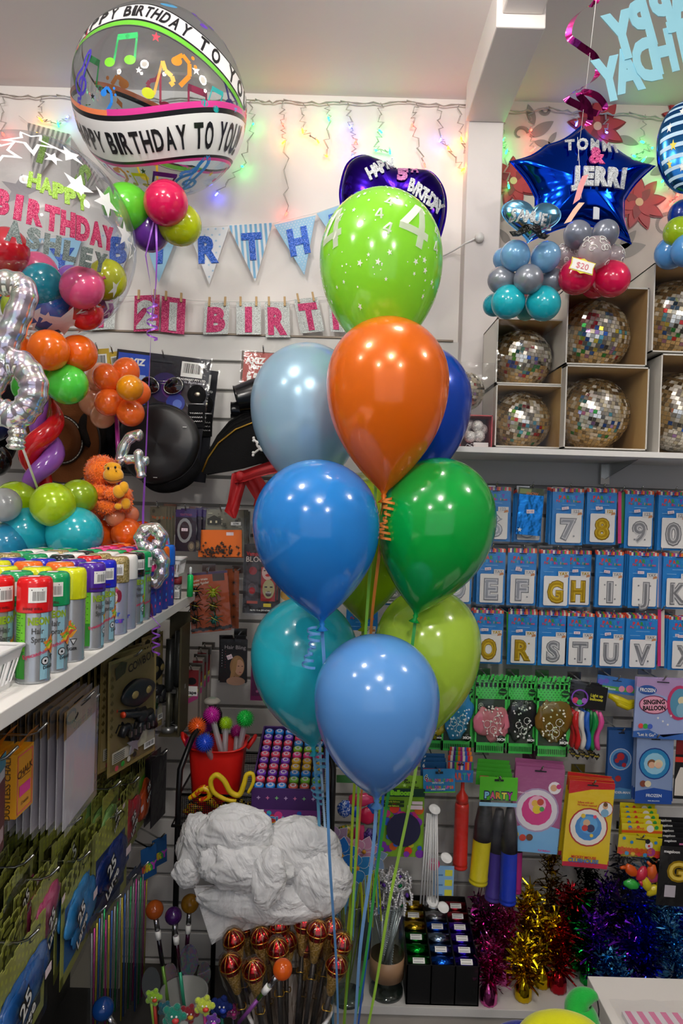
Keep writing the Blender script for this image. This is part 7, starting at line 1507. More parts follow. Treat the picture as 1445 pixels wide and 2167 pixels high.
c.done(film_=film(8, 0.12, '#f8f4fa', 1.0, 0.15, 0.15), hk='chrome hook holding the organza bag packs, directly below the top shelf', L=0.25)
c.copies(14, 'pack of white organza bags in the row behind the frontmost', dx=0.0, dy=0.014, jz=0.006)
c = Card(92, 1512, 1.30, 142, 1478, 1.44, 1700, 'organza_bag_pack', 'pack of organza bags with a round black print on its brown card, second hook', 'organza bags', tilt=0.0)
c.panel(0, 0.76, 1, 1, cardk)
for a0_ in range(20): a = 2*PI*a0_/20; c.c(0.3+0.18*math.cos(a), 0.9+0.05*math.sin(a), 0.02, BLACK, n=6)
c.m.box((0.01, 0, -0.001), (0.99, 0.77, 0), mlk, c.fn); c.done(); c.copies(8, 'organza bag pack in the row of the second hook', dx=0, dy=0.015)
# chalk boxes
for i in range(4):
    x = -0.514-0.034*i; t = thing('chalk_box', 'orange dustless chalk box, '+('frontmost on its hook', 'second on its hook', 'third on its hook', 'rearmost on its hook')[i], 'chalk', (x, 1.10, W(47, 1735, 1.10).z))
    m = MB(); om = prt('#e09a12'); m.box((-0.028, 0, 0), (0, 0.062, 0.105), om); 
    fy = lambda p: Vector((-0.014+p[0], -0.0006-p[2], 0.0525+p[1])); fx_ = lambda p: Vector((0.0006+p[2], 0.031+p[0], 0.0525+p[1]))
    m.text('DUSTLESS CHALK', 0, 0, 0.010, 0, prt('#5a3a08'), fy, bold=0.02, rot=PI/2)
    pkm = prt('#e8506a')
    for a in ((-0.027, -0.048, -0.025, 0.048), (0.025, -0.048, 0.027, 0.048), (-0.027, -0.048, 0.027, -0.046), (-0.027, 0.046, 0.027, 0.048)): m.rect(*a, 0, pkm, fx_)
    m.text('CHALK', 0, 0.018, 0.012, 0, prt('#5a2a0a'), fx_, bold=0.03, rot=0.1); m.rect(-0.018, 0.008, 0.018, 0.0095, 0, prt('#5a2a0a'), fx_); m.rect(-0.020, -0.022, 0.020, -0.004, 0, prt('#e83a9a'), fx_); m.text('12 sticks', 0, -0.034, 0.006, 0, prt('#5a2a0a'), fx_)
    m.build('printed_box', t); m = MB(); m.strip([(-0.014, 0.031, 0.104), (-0.006, 0.031, 0.118), (0.008, 0.031, 0.132), (0.016, 0.031, 0.142)], 0.03, prt('#e08a10'), side=(0, 1, 0)); m.build('hang_tab', t)
hook((-0.49, 1.13, W(47, 1735, 1.10).z+0.128), PI/2, 'chrome hook holding the chalk boxes', 0.28)
c = Card(-12, 1622, 0.97, 12, 1600, 1.03, 1838, 'chalk_packet', 'dark red packet at the left edge below the basket', 'packet', tilt=0.0); c.panel(0, 0, 1, 1, prt('#6a1c22')); c.r(0.1, 0.1, 0.9, 0.25, prt('#c8a8b0')); c.r(0.05, 0.85, 1, 1, prt('#3a9ab0')); c.r(0.3, 0.75, 0.9, 0.85, prt('#d8d8e0')); c.done(film_=FILM2, hk='chrome hook holding the dark red packet', L=0.25)
# cowboy packs
def cowpack(uL, vL, dL, uR, vR, dR, vb, label, n):
    c = Card(uL, vL, dL, uR, vR, dR, vb, 'cowboy_pack', label, 'toy packet', tilt=0.02)
    c.panel(0, 0, 1, 1, prt('#9a8650')); c.panel(0.04, 0.03, 0.96, 0.97, prt('#d0bd84'), 0.0002)
    for i in range(8): c.p([(0.03, 0.35+i*0.07), (0.07, 0.38+i*0.07), (0.10, 0.35+i*0.07), (0.07, 0.33+i*0.07)], prt('#6a5a2a'))
    for i, ch in enumerate('COWBOY'): c.t_(ch, 0.42+i*0.095, 0.885+0.012*i, 0.075, prt('#2a2212'), 0.02, wmax=0.1, rot=0.15)
    c.p([(0.12, 0.82), (0.3, 0.86), (0.34, 0.95), (0.22, 0.97), (0.1, 0.93)], prt('#3a3420')); c.r(0.06, 0.10, 0.5, 0.2, prt('#c8c4b4')); c.r(0.5, 0.13, 0.95, 0.26, prt('#b8b49c'))
    for k in range(5): c.r(0.08, 0.11+k*0.017, 0.3, 0.118+k*0.017, prt('#5a5a50'))
    for k, cl in enumerate(('#c84a5a', '#2a9a3a', '#d8d4c8', '#2a2a28')): c.c(0.14+k*0.12, 0.055+0.012*k, 0.035, prt(cl), n=12)
    c.barcode(0.7, 0.08, 0.94, 0.14); c.done(film_=FILM2, hk='chrome hook holding the '+label, L=0.2)
    q = MB(); dkm = flat('#1c1e22', 0.35)
    q.ball((0, 0, 0), 1, dkm, 26, lambda p: Vector((0.04*c.w+p[0]*0.36*c.w, -0.012+p[1]*0.012, -0.35*c.h+p[2]*0.125*c.h*(1-0.2*abs(p[0])))))
    for sg in (-1, 1): q.ball((0.04*c.w+sg*0.14*c.w, -0.021, -0.345*c.h), (0.014, 0.005, 0.010), prt('#8a7a4a'), 12)
    q.build('black_mask', c.t)
    q = MB(); q.tube([(-0.28*c.w, -0.014, -0.49*c.h), (0.1*c.w, -0.014, -0.56*c.h), (0.3*c.w, -0.014, -0.58*c.h)], [0.007, 0.009, 0.012], dkm, 10); q.tube([(0.25*c.w, -0.014, -0.58*c.h), (0.38*c.w, -0.014, -0.72*c.h)], [0.014, 0.012], dkm, 10); q.ball((0.12*c.w, -0.016, -0.58*c.h), (0.02, 0.01, 0.016), dkm, 12); q.tube([(-0.30*c.w, -0.0145, -0.488*c.h), (-0.28*c.w, -0.0145, -0.49*c.h)], 0.0075, flat('#d8401a', 0.4), 10)
    q.build('toy_pistol', c.t)
    q = MB(); q.tube([(-0.3*c.w+0.6*c.w*k/10, -0.012, -0.68*c.h+0.02*math.sin(k)) for k in range(11)], 0.010, flat('#15161a', 0.4), 8)
    for k in range(6): q.box((-0.2*c.w+k*0.018, -0.026, -0.70*c.h), (-0.2*c.w+k*0.018+0.005, -0.020, -0.65*c.h), flat('#9a9a98', 0.3, 0.9))
    q.build('cartridge_belt', c.t)
    q = MB(); q.poly([(x, y) for x, y in star2(-0.05*c.w, -0.79*c.h, 0.028)], 0.012, flat('#b8bcc8', 0.3, 0.7), XZ, th=0.004); q.build('sheriff_star', c.t)
    c.copies(n, 'cowboy toy pack tucked behind the '+label, dx=0.0, dy=0.02, jz=0.008); return c
cowpack(230, 1402, 1.60, 330, 1384, 1.78, 1650, 'beige cowboy pack with a black mask and toy pistol, nearest the camera', 5)
cowpack(300, 1350, 1.92, 345, 1338, 2.02, 1560, 'cowboy pack on the hook farther along the side unit', 3)
hook(W(198, 1490, 1.42), PI/2, 'chrome hook whose tip shows beside the organza bags', 0.22)
# balloon packs of 25
def olivepack(uL, vL, dL, uR, vR, dR, vb, col, label, n, tilt=0.0, txt='25', dots=True, seed=1):
    c = Card(uL, vL, dL, uR, vR, dR, vb, 'balloon_packet', label, 'balloon packet', tilt=tilt); k = 6
    for i in range(k): c.m.box((i/k, 0.8, -0.001), ((i+0.7)/k, 1.0-0.015*(i % 2), 0), olive, c.fn)
    c.panel(0, 0.70, 1, 0.965, olive).panel(0, 0, 0.10, 0.75, olive).panel(0.92, 0, 1, 0.75, olive).panel(0, 0, 1, 0.10, olive)
    z = c.lay(); random.seed(seed)
    for j in range(6):
        for i in range(6): c.m.poly([(0.1+i*0.16+(j % 2)*0.08+0.022*math.cos(a), 0.73+j*0.042+0.022*c.w/c.h*math.sin(a)) for a in [2*PI*q/7 for q in range(7)]], z, prt('#b8c048'), c.fn)
    c.c(0.75, 0.88, 0.13, prt('#1c2010'), 0.04); c.c(0.75, 0.88, 0.10, olive, 0.03); c.m.box((0.08, 0.08, -0.001), (0.94, 0.72, -0.0003), prt(col[1]), c.fn)
    c.done(film_=FILM2, hk='chrome hook holding the '+label, L=0.22, bulge=0.012)
    crumpled(c.t, (0, -0.006, -c.h*0.58), (c.w*0.8, 0.02, c.h*0.5), latex(col[0]), seed)
    q = MB()
    def ft(p): return Vector((-0.22*c.w+p[0], -0.022-p[2], -c.h*0.42+p[1]))
    q.text('25', 0, 0, c.w*0.16, 0, BLACK, ft, bold=0.10, rot=0.5); q.text('25', 0, 0, c.w*0.16, 0.0006, WHITE, ft, bold=0.02, rot=0.5); q.text('Large', 0.006, -c.w*0.20, c.w*0.12, 0, BLACK, ft, bold=0.10, rot=0.5); q.text('Large', 0.006, -c.w*0.20, c.w*0.12, 0.0006, WHITE, ft, bold=0.02, rot=0.5); q.build('printed_lettering', c.t)
    q = MB(); q.box((0.2*c.w, -0.0225, -0.52*c.h), (0.34*c.w, -0.022, -0.44*c.h), PINKSTK); q.build('price_sticker', c.t)
    lab = 'olive topped balloon packet in the row behind the '+label.split(',')[0]
    for i in range(1, n+1):
        cc = c.t.copy(); COL.objects.link(cc); cc['label'] = cc['group'] = short(lab)
        for ch in [o for o in COL.objects if o.parent == c.t and not o.name.startswith(('printed_lett', 'price'))]:
            dd = ch.copy(); COL.objects.link(dd); dd.parent = cc
        cc.location = c.t.location+Vector((-math.sin(c.yaw)*0.022*i, math.cos(c.yaw)*0.022*i, random.uniform(-0.012, 0.012))); cc.rotation_euler.z += random.uniform(-0.12, 0.12); cc.rotation_euler.y = random.uniform(-0.06, 0.06)
    return c
olivepack(-8, 2075, 0.98, 92, 1985, 1.16, 2330, ('#2a6ab8', '#30343c'), 'olive packet of blue and grey balloons in the bottom left corner', 6, 0.0, seed=3)
olivepack(68, 1905, 1.16, 118, 1862, 1.30, 2070, ('#d8508a', '#3a3438'), 'olive packet of pink balloons above the corner one', 7, 0.0, seed=4)
olivepack(132, 1868, 1.34, 192, 1828, 1.52, 2100, ('#3a9ae0', '#2a6aa8'), 'olive packet of sky blue balloons, its face fully seen', 7, 0.0, seed=5)
olivepack(196, 1770, 1.52, 268, 1735, 1.72, 1985, ('#1c3a8a', '#24386a'), 'olive packet of dark blue balloons right of the sky blue one', 7, 0.0, seed=6)
olivepack(256, 1680, 1.72, 292, 1660, 1.86, 1830, ('#d83a48', '#7a2a30'), 'olive packet of red balloons above the dark blue one', 6, 0.0, seed=7)
olivepack(292, 1610, 1.90, 320, 1598, 2.02, 1765, ('#e8602a', '#6ac02a'), 'olive packet of orange balloons below the cowboy packs', 5, 0.0, seed=8)
olivepack(218, 1690, 1.60, 250, 1672, 1.72, 1800, ('#8ab86a', '#5a6a3a'), 'olive packet of pale green balloons beside the red one', 8, 0.0, seed=9)
olivepack(110, 1790, 1.42, 180, 1755, 1.60, 1900, ('#4a4a20', '#3a3c1c'), 'olive packet of dark balloons on the hook below the organza bags', 12, 0.0, seed=10)
olivepack(10, 1880, 1.14, 66, 1838, 1.28, 2010, ('#3a3a1c', '#2a2c18'), 'olive packet of dark green balloons at the left edge', 8, 0.0, seed=11)
# long clear sleeves of glow sticks
for i, (u1, u2, vt, vb, dd) in enumerate(((185, 215, 1960, 2230, 1.45), (215, 250, 1930, 2200, 1.56), (250, 285, 1880, 2180, 1.70), (282, 308, 1850, 2160, 1.84))):
    c = Card(u1, vt, dd, u2, vt-14, dd+0.1, vb, 'stick_sleeve', 'long clear sleeve of thin party sticks, %s' % ('nearest the sky blue packet', 'second from the sky blue packet', 'third from the sky blue packet', 'farthest from the camera')[i], 'party sticks', tilt=0); c.panel(0, 0.94, 1, 1, prt('#2a3a5a')); c.done('header_card', FILM2, 'chrome hook holding the clear stick sleeve '+('nearest', 'second', 'third', 'farthest')[i], 0.2, 0.01)
    for k in range(6):
        q = MB(); cl = ('#8a8c90', '#b83a8a', '#c8b83a', '#3a6ab8', '#9a9ca0', '#2aa05a')[(k+i) % 6]; x = (-0.4+k*0.16)*c.w; q.tube([(x, -0.006, -c.h*0.08), (x*0.8, -0.007, -c.h*0.97)], 0.0022, flat(cl, 0.25, 0.6), 6); q.build('thin_stick', c.t)
# small blue packets at the far lower end
for i, (u1, u2, vt, vb, dd) in enumerate(((322, 352, 1780, 1840, 2.0), (298, 330, 1800, 1868, 1.9))):
    c = Card(u1, vt, dd, u2, vt-8, dd+0.04, vb, 'header_packet', 'little blue packet with a rainbow word, '+('beside the black rack post', 'left of its twin by the rack post')[i], 'packet', tilt=0.05); c.panel(0, 0, 1, 1, prt('#1c5a9a')); [c.t_('PARTY'[k], 0.2+k*0.15, 0.35, 0.25, prt(('#e84a4a', '#e8a02a', '#e8e03a', '#4ac04a', '#c84ad0')[k]), 0.05) for k in range(5)]; c.done(film_=FILM, hk='chrome hook holding the little blue packet '+('by the rack post', 'left of its twin')[i], L=0.2)
c = Card(322, 1610, 1.95, 352, 1600, 2.05, 1755, 'dark_packet', 'dark purple packet beside the black rack post', 'packet', tilt=0); c.panel(0, 0, 1, 1, prt('#18121c')); c.done(film_=FILM2, hk='chrome hook holding the dark purple packet', L=0.2); c.copies(4, 'packet tucked behind the dark purple packet', dy=0.02)
# ================================================================== BLACK RACK WITH TRAY
rk = flat('#0c0c0e', 0.35); o = W(540, 1735, 1.86); zt_ = o.z
t = thing('display_rack', 'black metal rack with a mesh tray holding the red tub', 'rack', (o.x, 2.0, 0))
def L_(p): return Vector(p)-t.location
for u, dd in ((372, 1.82), (697, 1.82)):
    p = W(u, 1900, dd); x = p.x; sg = 1 if u < 500 else -1
    m = MB(); zt2 = W(u, 1600, dd).z
    pts = [(x, 1.82, 0.0), (x, 1.82, zt2-0.10), (x, 1.83, zt2-0.04), (x+0.02*sg, 1.88, zt2+0.03), (x+0.035*sg, 1.96, zt2+0.05), (x+0.04*sg, 2.12, zt2+0.05), (x+0.04*sg, 2.2, zt2+0.0), (x+0.04*sg, 2.2, 0.0)]
    m.tube([L_(p_) for p_ in pts], 0.008, rk, 10); m.build('side_frame', t)
xl_, xr_ = W(378, 1735, 1.84).x, W(694, 1735, 1.84).x; zf = W(540, 1686, 1.84).z
def meshmat():
    m_, nt, b, o_ = newmat('black_wire_mesh'); tr = nt.nodes.new('ShaderNodeBsdfTransparent'); mx = nt.nodes.new('ShaderNodeMixShader'); tc = nt.nodes.new('ShaderNodeTexCoord'); mp = nt.nodes.new('ShaderNodeMapping'); mp.inputs['Rotation'].default_value = (0, R(45), 0)
    w1 = nt.nodes.new('ShaderNodeTexChecker'); w1.inputs['Scale'].default_value = 260
    nt.links.new(tc.outputs['Object'], mp.inputs[0]); nt.links.new(mp.outputs[0], w1.inputs[0]); nt.links.new(w1.outputs['Fac'], mx.inputs[0]); setp(b, base=hexc('#0b0b0d'), rough=0.4); nt.links.new(b.outputs[0], mx.inputs[1]); nt.links.new(tr.outputs[0], mx.inputs[2]); nt.links.new(mx.outputs[0], o_.inputs[0]); return m_
mm_ = meshmat(); m = MB()
a, b = (xl_, 1.84, zt_-0.02), (xr_, 2.16, zf)
for q in ([(a[0], a[1], a[2]), (b[0], a[1], a[2]), (b[0], a[1], b[2]), (a[0], a[1], b[2])], [(a[0], b[1], a[2]), (b[0], b[1], a[2]), (b[0], b[1], b[2]), (a[0], b[1], b[2])], [(a[0], a[1], a[2]), (b[0], a[1], a[2]), (b[0], b[1], a[2]), (a[0], b[1], a[2])], [(a[0], a[1], a[2]), (a[0], b[1], a[2]), (a[0], b[1], b[2]), (a[0], a[1], b[2])], [(b[0], a[1], a[2]), (b[0], b[1], a[2]), (b[0], b[1], b[2]), (b[0], a[1], b[2])]): m.add([L_(p) for p in q], [(0, 1, 2, 3)], mm_)
m.build('mesh_tray', t); m = MB(); m.tube([L_(p) for p in ((a[0], a[1], b[2]), (b[0], a[1], b[2]), (b[0], b[1], b[2]), (a[0], b[1], b[2]))], 0.004, rk, 8, closed=True); m.tube([L_(p) for p in ((a[0], a[1], a[2]), (b[0], a[1], a[2]))], 0.003, rk, 8); m.build('tray_rim', t)
ztr = zt_-0.018
# bag rail for the plastic bags
m = MB(); zr = W(540, 1745, 1.78).z; m.tube([L_((xl_, 1.83, zr)), L_((xl_, 1.76, zr)), L_((xr_, 1.76, zr)), L_((xr_, 1.83, zr))], 0.004, rk, 8); m.build('bag_rail', t)
# red tub with spiky ball sticks
tc_ = W(457, 1680, 1.95); t = thing('red_tub', 'red plastic tub full of spiky ball light sticks', 'tub', (tc_.x, 1.97, ztr)); redp = flat('#e0201a', 0.3)
th_ = W(457, 1588, 1.90).z-ztr
def sqr(p): a = math.atan2(p[1], p[0]); k = 1+0.10*math.cos(4*a+PI)*1.0; return Vector((p[0]*k, p[1]*k*0.85, p[2]+0.006*math.cos(2*a)*(p[2] > th_*0.8)))
m = MB(); m.lathe([(0.0, 0), (0.066, 0), (0.07, 0.006), (0.085, th_-0.02), (0.086, th_-0.004), (0.094, th_), (0.093, th_+0.003), (0.083, th_), (0.066, 0.01), (0, 0.01)], redp, 40, sqr); m.build('tub_wall', t)
m = MB()
for sg in (-1, 1): m.tube([(sg*0.086, -0.02, th_-0.01), (sg*0.102, -0.01, th_+0.012), (sg*0.106, 0.0, th_+0.02), (sg*0.102, 0.01, th_+0.012), (sg*0.086, 0.02, th_-0.01)], 0.006, redp, 8)
m.build('handles', t)
def spiky(label, u, v, r, d, col, base=None):
    c = W(u, v, d); t = thing('spiky_ball_stick', label, 'light stick', c); rr = px(r, d)*0.74; m = MB(); mt = flat(col, 0.25); m.ball((0, 0, 0), rr, mt, 18); N = 190
    for i in range(N):
        z = 1-2*(i+0.5)/N; a = i*2.39996; q = math.sqrt(1-z*z); n = Vector((q*math.cos(a), q*math.sin(a), z)); x = n.orthogonal().normalized(); y = n.cross(x); w_ = rr*0.085
        vs = [n*rr*0.98+x*w_*math.cos(k*PI/2)+y*w_*math.sin(k*PI/2) for k in range(4)]+[n*rr*1.5]; m.add(vs, [(0, 1, 4), (1, 2, 4), (2, 3, 4), (3, 0, 4)], mt, True)
    m.build('spiky_ball', t)
    if base:
        e = W(*base)-c; m = MB(); m.tube([Vector((0, 0, 0)), e.normalized()*rr*0.9, e], 0.0085, film(10, 0.15, '#e4e0e4', 0.2, 0.1, 0.35), 14); m.tube([e.normalized()*rr, e], 0.003, flat('#d8d4da', 0.3), 8); m.build('clear_handle', t)
for a in (('orange spiky ball stick at the left of the red tub', 417, 1538, 20, 1.93, '#f4641a', (440, 1640, 1.95)), ('magenta spiky ball stick, tallest in the red tub', 448, 1514, 19, 1.97, '#c01a9a', (482, 1640, 1.96)), ('yellow green spiky ball stick in the middle of the tub', 478, 1531, 15, 2.0, '#a8d81a', (474, 1640, 1.97)), ('bright green spiky ball stick at the right of the tub', 519, 1521, 19, 1.96, '#1ad04a', (498, 1640, 1.96)),
          ('pink spiky ball stick half behind the blue one', 408, 1574, 17, 1.94, '#e82a8a', (430, 1640, 1.95)), ('blue spiky ball stick in front of the red tub rim', 433, 1572, 20, 1.88, '#1a4ad0', (460, 1630, 1.94)), ('dark magenta spiky ball stick at the back right of the tub', 502, 1548, 15, 2.03, '#a81a7a', (496, 1640, 1.98)), ('purple spiky ball stick hidden at the back left', 436, 1540, 14, 2.03, '#8a1a9a', (450, 1640, 1.99))): spiky(*a)
t = thing('maraca', 'white knobbed maraca standing behind the red tub', 'maraca', W(449, 1484, 2.12)); m = MB(); m.ball((0, 0, 0), (0.026, 0.026, 0.012), flat('#b8b4a8', 0.4), 18); m.ball((0, 0, 0.004), (0.016, 0.016, 0.010), flat('#9aa898', 0.4), 14); m.build('knob', t); m = MB(); m.tube([(0, 0, 0), (0, 0, -(W(449, 1484, 2.12).z-ztr))], 0.010, BLACK, 10); m.build('handle', t)
# snakes
def snake(label, pts, d, r, mat, hd=True):
    o = W(*pts[0][:2], d); t = thing('rubber_snake', label, 'toy snake', o); P = [W(p[0], p[1], d+(p[2] if len(p) > 2 else 0))-o for p in pts]; sm = []
    for i in range(len(P)-1):
        a, b, c_, d_ = [P[max(0, min(len(P)-1, i+k))] for k in (-1, 0, 1, 2)]
        for j in range(8): f = j/8; sm.append(0.5*((2*b)+(-a+c_)*f+(2*a-5*b+4*c_-d_)*f*f+(-a+3*b-3*c_+d_)*f**3))
    rs = [r*(0.5+0.6*math.sin(PI*(0.1+0.85*i/len(sm))))*(1+0.05*(i % 2)) for i in range(len(sm))]; m = MB(); m.tube(sm, rs, mat, 10); m.build('body', t)
yel_ = paint('#e0c010', 60, 0.2); yr = marble('#e0b80c', '#c83a14', 40); bk_ = marble('#101010', '#c8a810', 30)
snake('yellow rubber snake looped over the tray edge in front of the red tub', [(500, 1695), (478, 1692), (452, 1676), (446, 1652), (458, 1640), (474, 1652), (488, 1676), (506, 1682), (516, 1660), (522, 1640), (534, 1638), (536, 1655), (524, 1680)], 1.80, 0.0066, yel_)
snake('yellow and red rubber snake at the left of the tray', [(400, 1690), (415, 1680), (430, 1668), (444, 1676), (440, 1688), (420, 1694)], 1.815, 0.008, yr)
random.seed(5)
for i in range(12):
    u = 385+i*13; pts = [(u+random.uniform(-12, 12)+k*9, 1705+random.uniform(-10, 16)) for k in range(5)]
    snake('rubber snake in the pile inside the mesh tray', pts, 1.90+0.02*(i % 4), 0.009, (yr, bk_, yel_, bk_)[i % 4]); pass
for o_ in [x for x in COL.objects if x.get('label') == 'rubber snake in the pile inside the mesh tray']: o_['group'] = 'rubber snakes piled in the mesh tray'
# stamp display box
A = W(533, 1668, 1.84); Bq = W(681, 1672, 1.84); Cq = W(553, 1540, 2.08); X = (Bq-A); wd = X.length; X.normalize(); Y = Cq-A; Y.x = 0.004; hl = Y.length; Y.normalize(); N = X.cross(Y)
t = thing('stamp_display_box', 'purple display box of round self-inking stamps in the tray', 'display box', A)
def fb(p): return X*p[0]+Y*p[1]+N*p[2]
pur = prt('#4a2a6a'); m = MB(); m.box((0, 0, -0.03), (wd, hl, -0.026), prt('#2a2038'), fb)
for a, b in (((-0.002, 0, -0.03), (0.002, hl, 0.006)), ((wd-0.002, 0, -0.03), (wd+0.002, hl, 0.006)), ((0, -0.002, -0.03), (wd, 0.002, 0.001)), ((0, hl-0.002, -0.03), (wd, hl+0.002, 0.006))): m.box(a, b, pur, fb)
zA = ztr-A.z; front = [(0, -0.003, 0), (wd, -0.003, 0), (wd, -0.003, zA), (0, -0.003, zA)]
m.add([A-A+Vector(p) for p in front]+[Vector((p[0], 0.2, p[2] if p[2] < -0.01 else 0.08)) for p in front], [(3, 2, 1, 0), (0, 4, 7, 3), (1, 2, 6, 5)], pur); m.build('carton', t)
m = MB(); ff = lambda p: Vector((p[0], -0.004-p[2], p[1]))
m.rect(0, zA, wd, zA*0.48, 0, prt('#7a3a8a'), ff); cols = ('#2a6ad0', '#d83a8a', '#3ab04a', '#e8a02a', '#c83a3a', '#2ab0c0'); random.seed(8)
for i in range(40): m.poly(ell(random.uniform(0.01, wd-0.01), random.uniform(zA*0.95, zA*0.55), random.uniform(0.006, 0.012), n=12), 0.0003+0.00002*i, prt(random.choice(cols)), ff)
m.text('SCHOOL', wd*0.5, zA*0.74, 0.024, 0.0015, prt('#8ad0f0'), ff, bold=0.04); m.text('SCHOOL', wd*0.5, zA*0.74, 0.024, 0.002, prt('#1a4a9a'), ff, bold=-0.01)
for i in range(7): m.poly(star2(wd*(0.1+i*0.13), zA*0.2, 0.006, 4), 0.001, prt(('#c8b0d8', '#d87aa8', '#8ad08a')[i % 3]), ff)
m.build('printed_front', t)
rowc = [('#2a8ae0', '#2a8ae0'), ('#7a3ac0', '#e8486a'), ('#e84a6a', '#3a8ad0'), ('#7a3ac0', '#8ac02a'), ('#e84a6a', '#e83a8a'), ('#7a3ac0', '#e0b02a'), ('#e84a6a', '#e0b02a'), ('#7a3ac0', '#2a8ae0'), ('#e84a6a', '#7ac03a'), ('#2a8ae0', '#c85a4a')][::-1]
protos = {}
for r_ in range(10):
    for c_ in range(6):
        col = rowc[r_][0 if c_ < 3 else 1]; side = 'left' if c_ < 3 else 'right'; cn = {'#2a8ae0': 'bright blue', '#7a3ac0': 'purple', '#e84a6a': 'coral pink', '#e8486a': 'red pink', '#3a8ad0': 'steel blue', '#8ac02a': 'lime', '#e83a8a': 'magenta', '#e0b02a': 'amber', '#7ac03a': 'leaf green', '#c85a4a': 'brick'}[col]
        p = A+fb((wd*(0.09+c_*0.164), hl*(0.055+r_*0.099), 0)); lab = '%s topped stamp in the %s half of the display box' % (cn, side)
        s_ = thing('stamp', lab, 'stamp', p, 0, lab); s_.rotation_euler = Matrix((X, Y, N)).transposed().to_euler(); s_.scale = (1.28, 1.1, 1.0)
        if col not in protos:
            q = MB(); q.lathe([(0, -0.024), (0.0098, -0.024), (0.0105, -0.004), (0.0100, 0.0), (0.0085, 0.0015), (0, 0.0015)], flat(col, 0.3), 16); b1 = q.build('stamp_case', s_)
            q = MB(); q.lathe([(0.0068, 0.0018), (0, 0.0019)], prt('#d8d0e0'), 14, cap=False); q.poly(star2(0, 0, 0.0055, 5, 0.5), 0.0024, flat(col, 0.4), lambda p: Vector(p)); b2 = q.build('picture_disc', s_); protos[col] = (b1, b2)
        else:
            for b_2 in protos[col]: q = b_2.copy(); COL.objects.link(q); q.parent = s_
# ================================================================== WHITE PLASTIC BAGS
def bagmat():
    m_, nt, b, o_ = newmat('thin_white_plastic'); setp(b, base=hexc('#ffffff'), rough=0.3); bump(nt, b, 9, 1.0, 4, 0.03)[1].inputs['Distortion'].default_value = 1.5
    t_ = nt.nodes.new('ShaderNodeBsdfTranslucent'); t_.inputs[0].default_value = hexc('#ffffff'); mx = nt.nodes.new('ShaderNodeMixShader'); mx.inputs[0].default_value = 0.35; nt.links.new(b.outputs[0], mx.inputs[1]); nt.links.new(t_.outputs[0], mx.inputs[2]); nt.links.new(mx.outputs[0], o_.inputs[0]); return m_
bagm = bagmat()
def bag(label, u, v, d, rx_, rz_, ry_, seed, amp=0.35, fr=2.2, skew=0.0, cut=None):
    o = W(u, v, d); t = thing('plastic_bag', label, 'plastic bag', o); k = px(1, d); m = MB(); sd = Vector((seed*3.1, seed*1.7, seed*0.9))
    def f(p):
        n = p.normalized(); r_ = 1.0; q = n*fr+sd
        q2 = q+Vector((noise.noise(q), noise.noise(q+sd), 0))*0.8
        w_ = noise.noise(q2*0.55)*0.8+0.55*(1-abs(noise.noise(q2*0.8))*2.2)**3*0.5+0.10*abs(noise.noise(q2*Vector((1, 1, 1)).length))
        r_ = 0.88+amp*w_*0.55+0.07*(0.5-abs(noise.noise(Vector((q2.x*3.2, q2.y*3.2, q2.z*0.9)))))
        x, y, z = n.x*r_, n.y*r_, n.z*r_
        if cut is not None and z < cut: z = cut+(z-cut)*0.35
        return Vector((x*rx_*k+skew*z*rz_*k, y*ry_*k, z*rz_*k))
    m.ball((0, 0, 0), 1, bagm, 110, f); return m.build('crumpled_sheet', t)
bag('crumpled white plastic bag on the left of the pile, under the mesh tray', 430, 1790, 1.68, 56, 76, 42, 1, 0.55)
bag('puffed white plastic bag at the top middle of the pile', 500, 1758, 1.66, 88, 56, 46, 2, 0.45)
bag('smooth white plastic bag on the right of the pile', 632, 1800, 1.68, 98, 74, 42, 3, 0.30)
bag('crumpled white plastic bag in the middle of the pile, hanging in folds', 520, 1832, 1.63, 100, 54, 38, 4, 0.5, 2.8)
bag('folded white plastic bag drooping in front of the pile', 570, 1855, 1.60, 42, 66, 20, 5, 0.4, 2.0, 0.1)
bag('rounded white plastic bag at the lower right of the pile', 680, 1868, 1.66, 72, 74, 40, 6, 0.3)
bag('wide flat white plastic bag hanging lowest, under the others', 572, 1910, 1.66, 160, 46, 34, 7, 0.32, 1.8, -0.12)
bag('small white plastic bag bulging at the lower left of the pile', 395, 1845, 1.66, 32, 36, 26, 9, 0.35)
o = W(430, 1900, 1.655); t = thing('plastic_bag', 'corner of a white plastic bag pointing down at the left under the pile', 'plastic bag', o); m = MB(); vs = []; J = 14
for i in range(J+1):
    for j in range(J+1):
        a, b = i/J, j/J; u = (410+(700-410)*a)*(1-b)+(448+(640-448)*a)*b; v = (1880-10*a)*(1-b)+(2000-62*a**0.7)*b; p = W(u, v, 1.655+0.012*math.sin(a*14+b*3)*0.6+0.01*noise.noise(Vector((a*5, b*5, 0))))-o; vs.append(p)
fs = [(i*(J+1)+j, i*(J+1)+j+1, (i+1)*(J+1)+j+1, (i+1)*(J+1)+j) for i in range(J) for j in range(J)]; m.add(vs, fs, bagm, True); m.add([v+Vector((0, 0.012, 0)) for v in vs], [f[::-1] for f in fs], bagm, True); m.build('hanging_sheet', t)
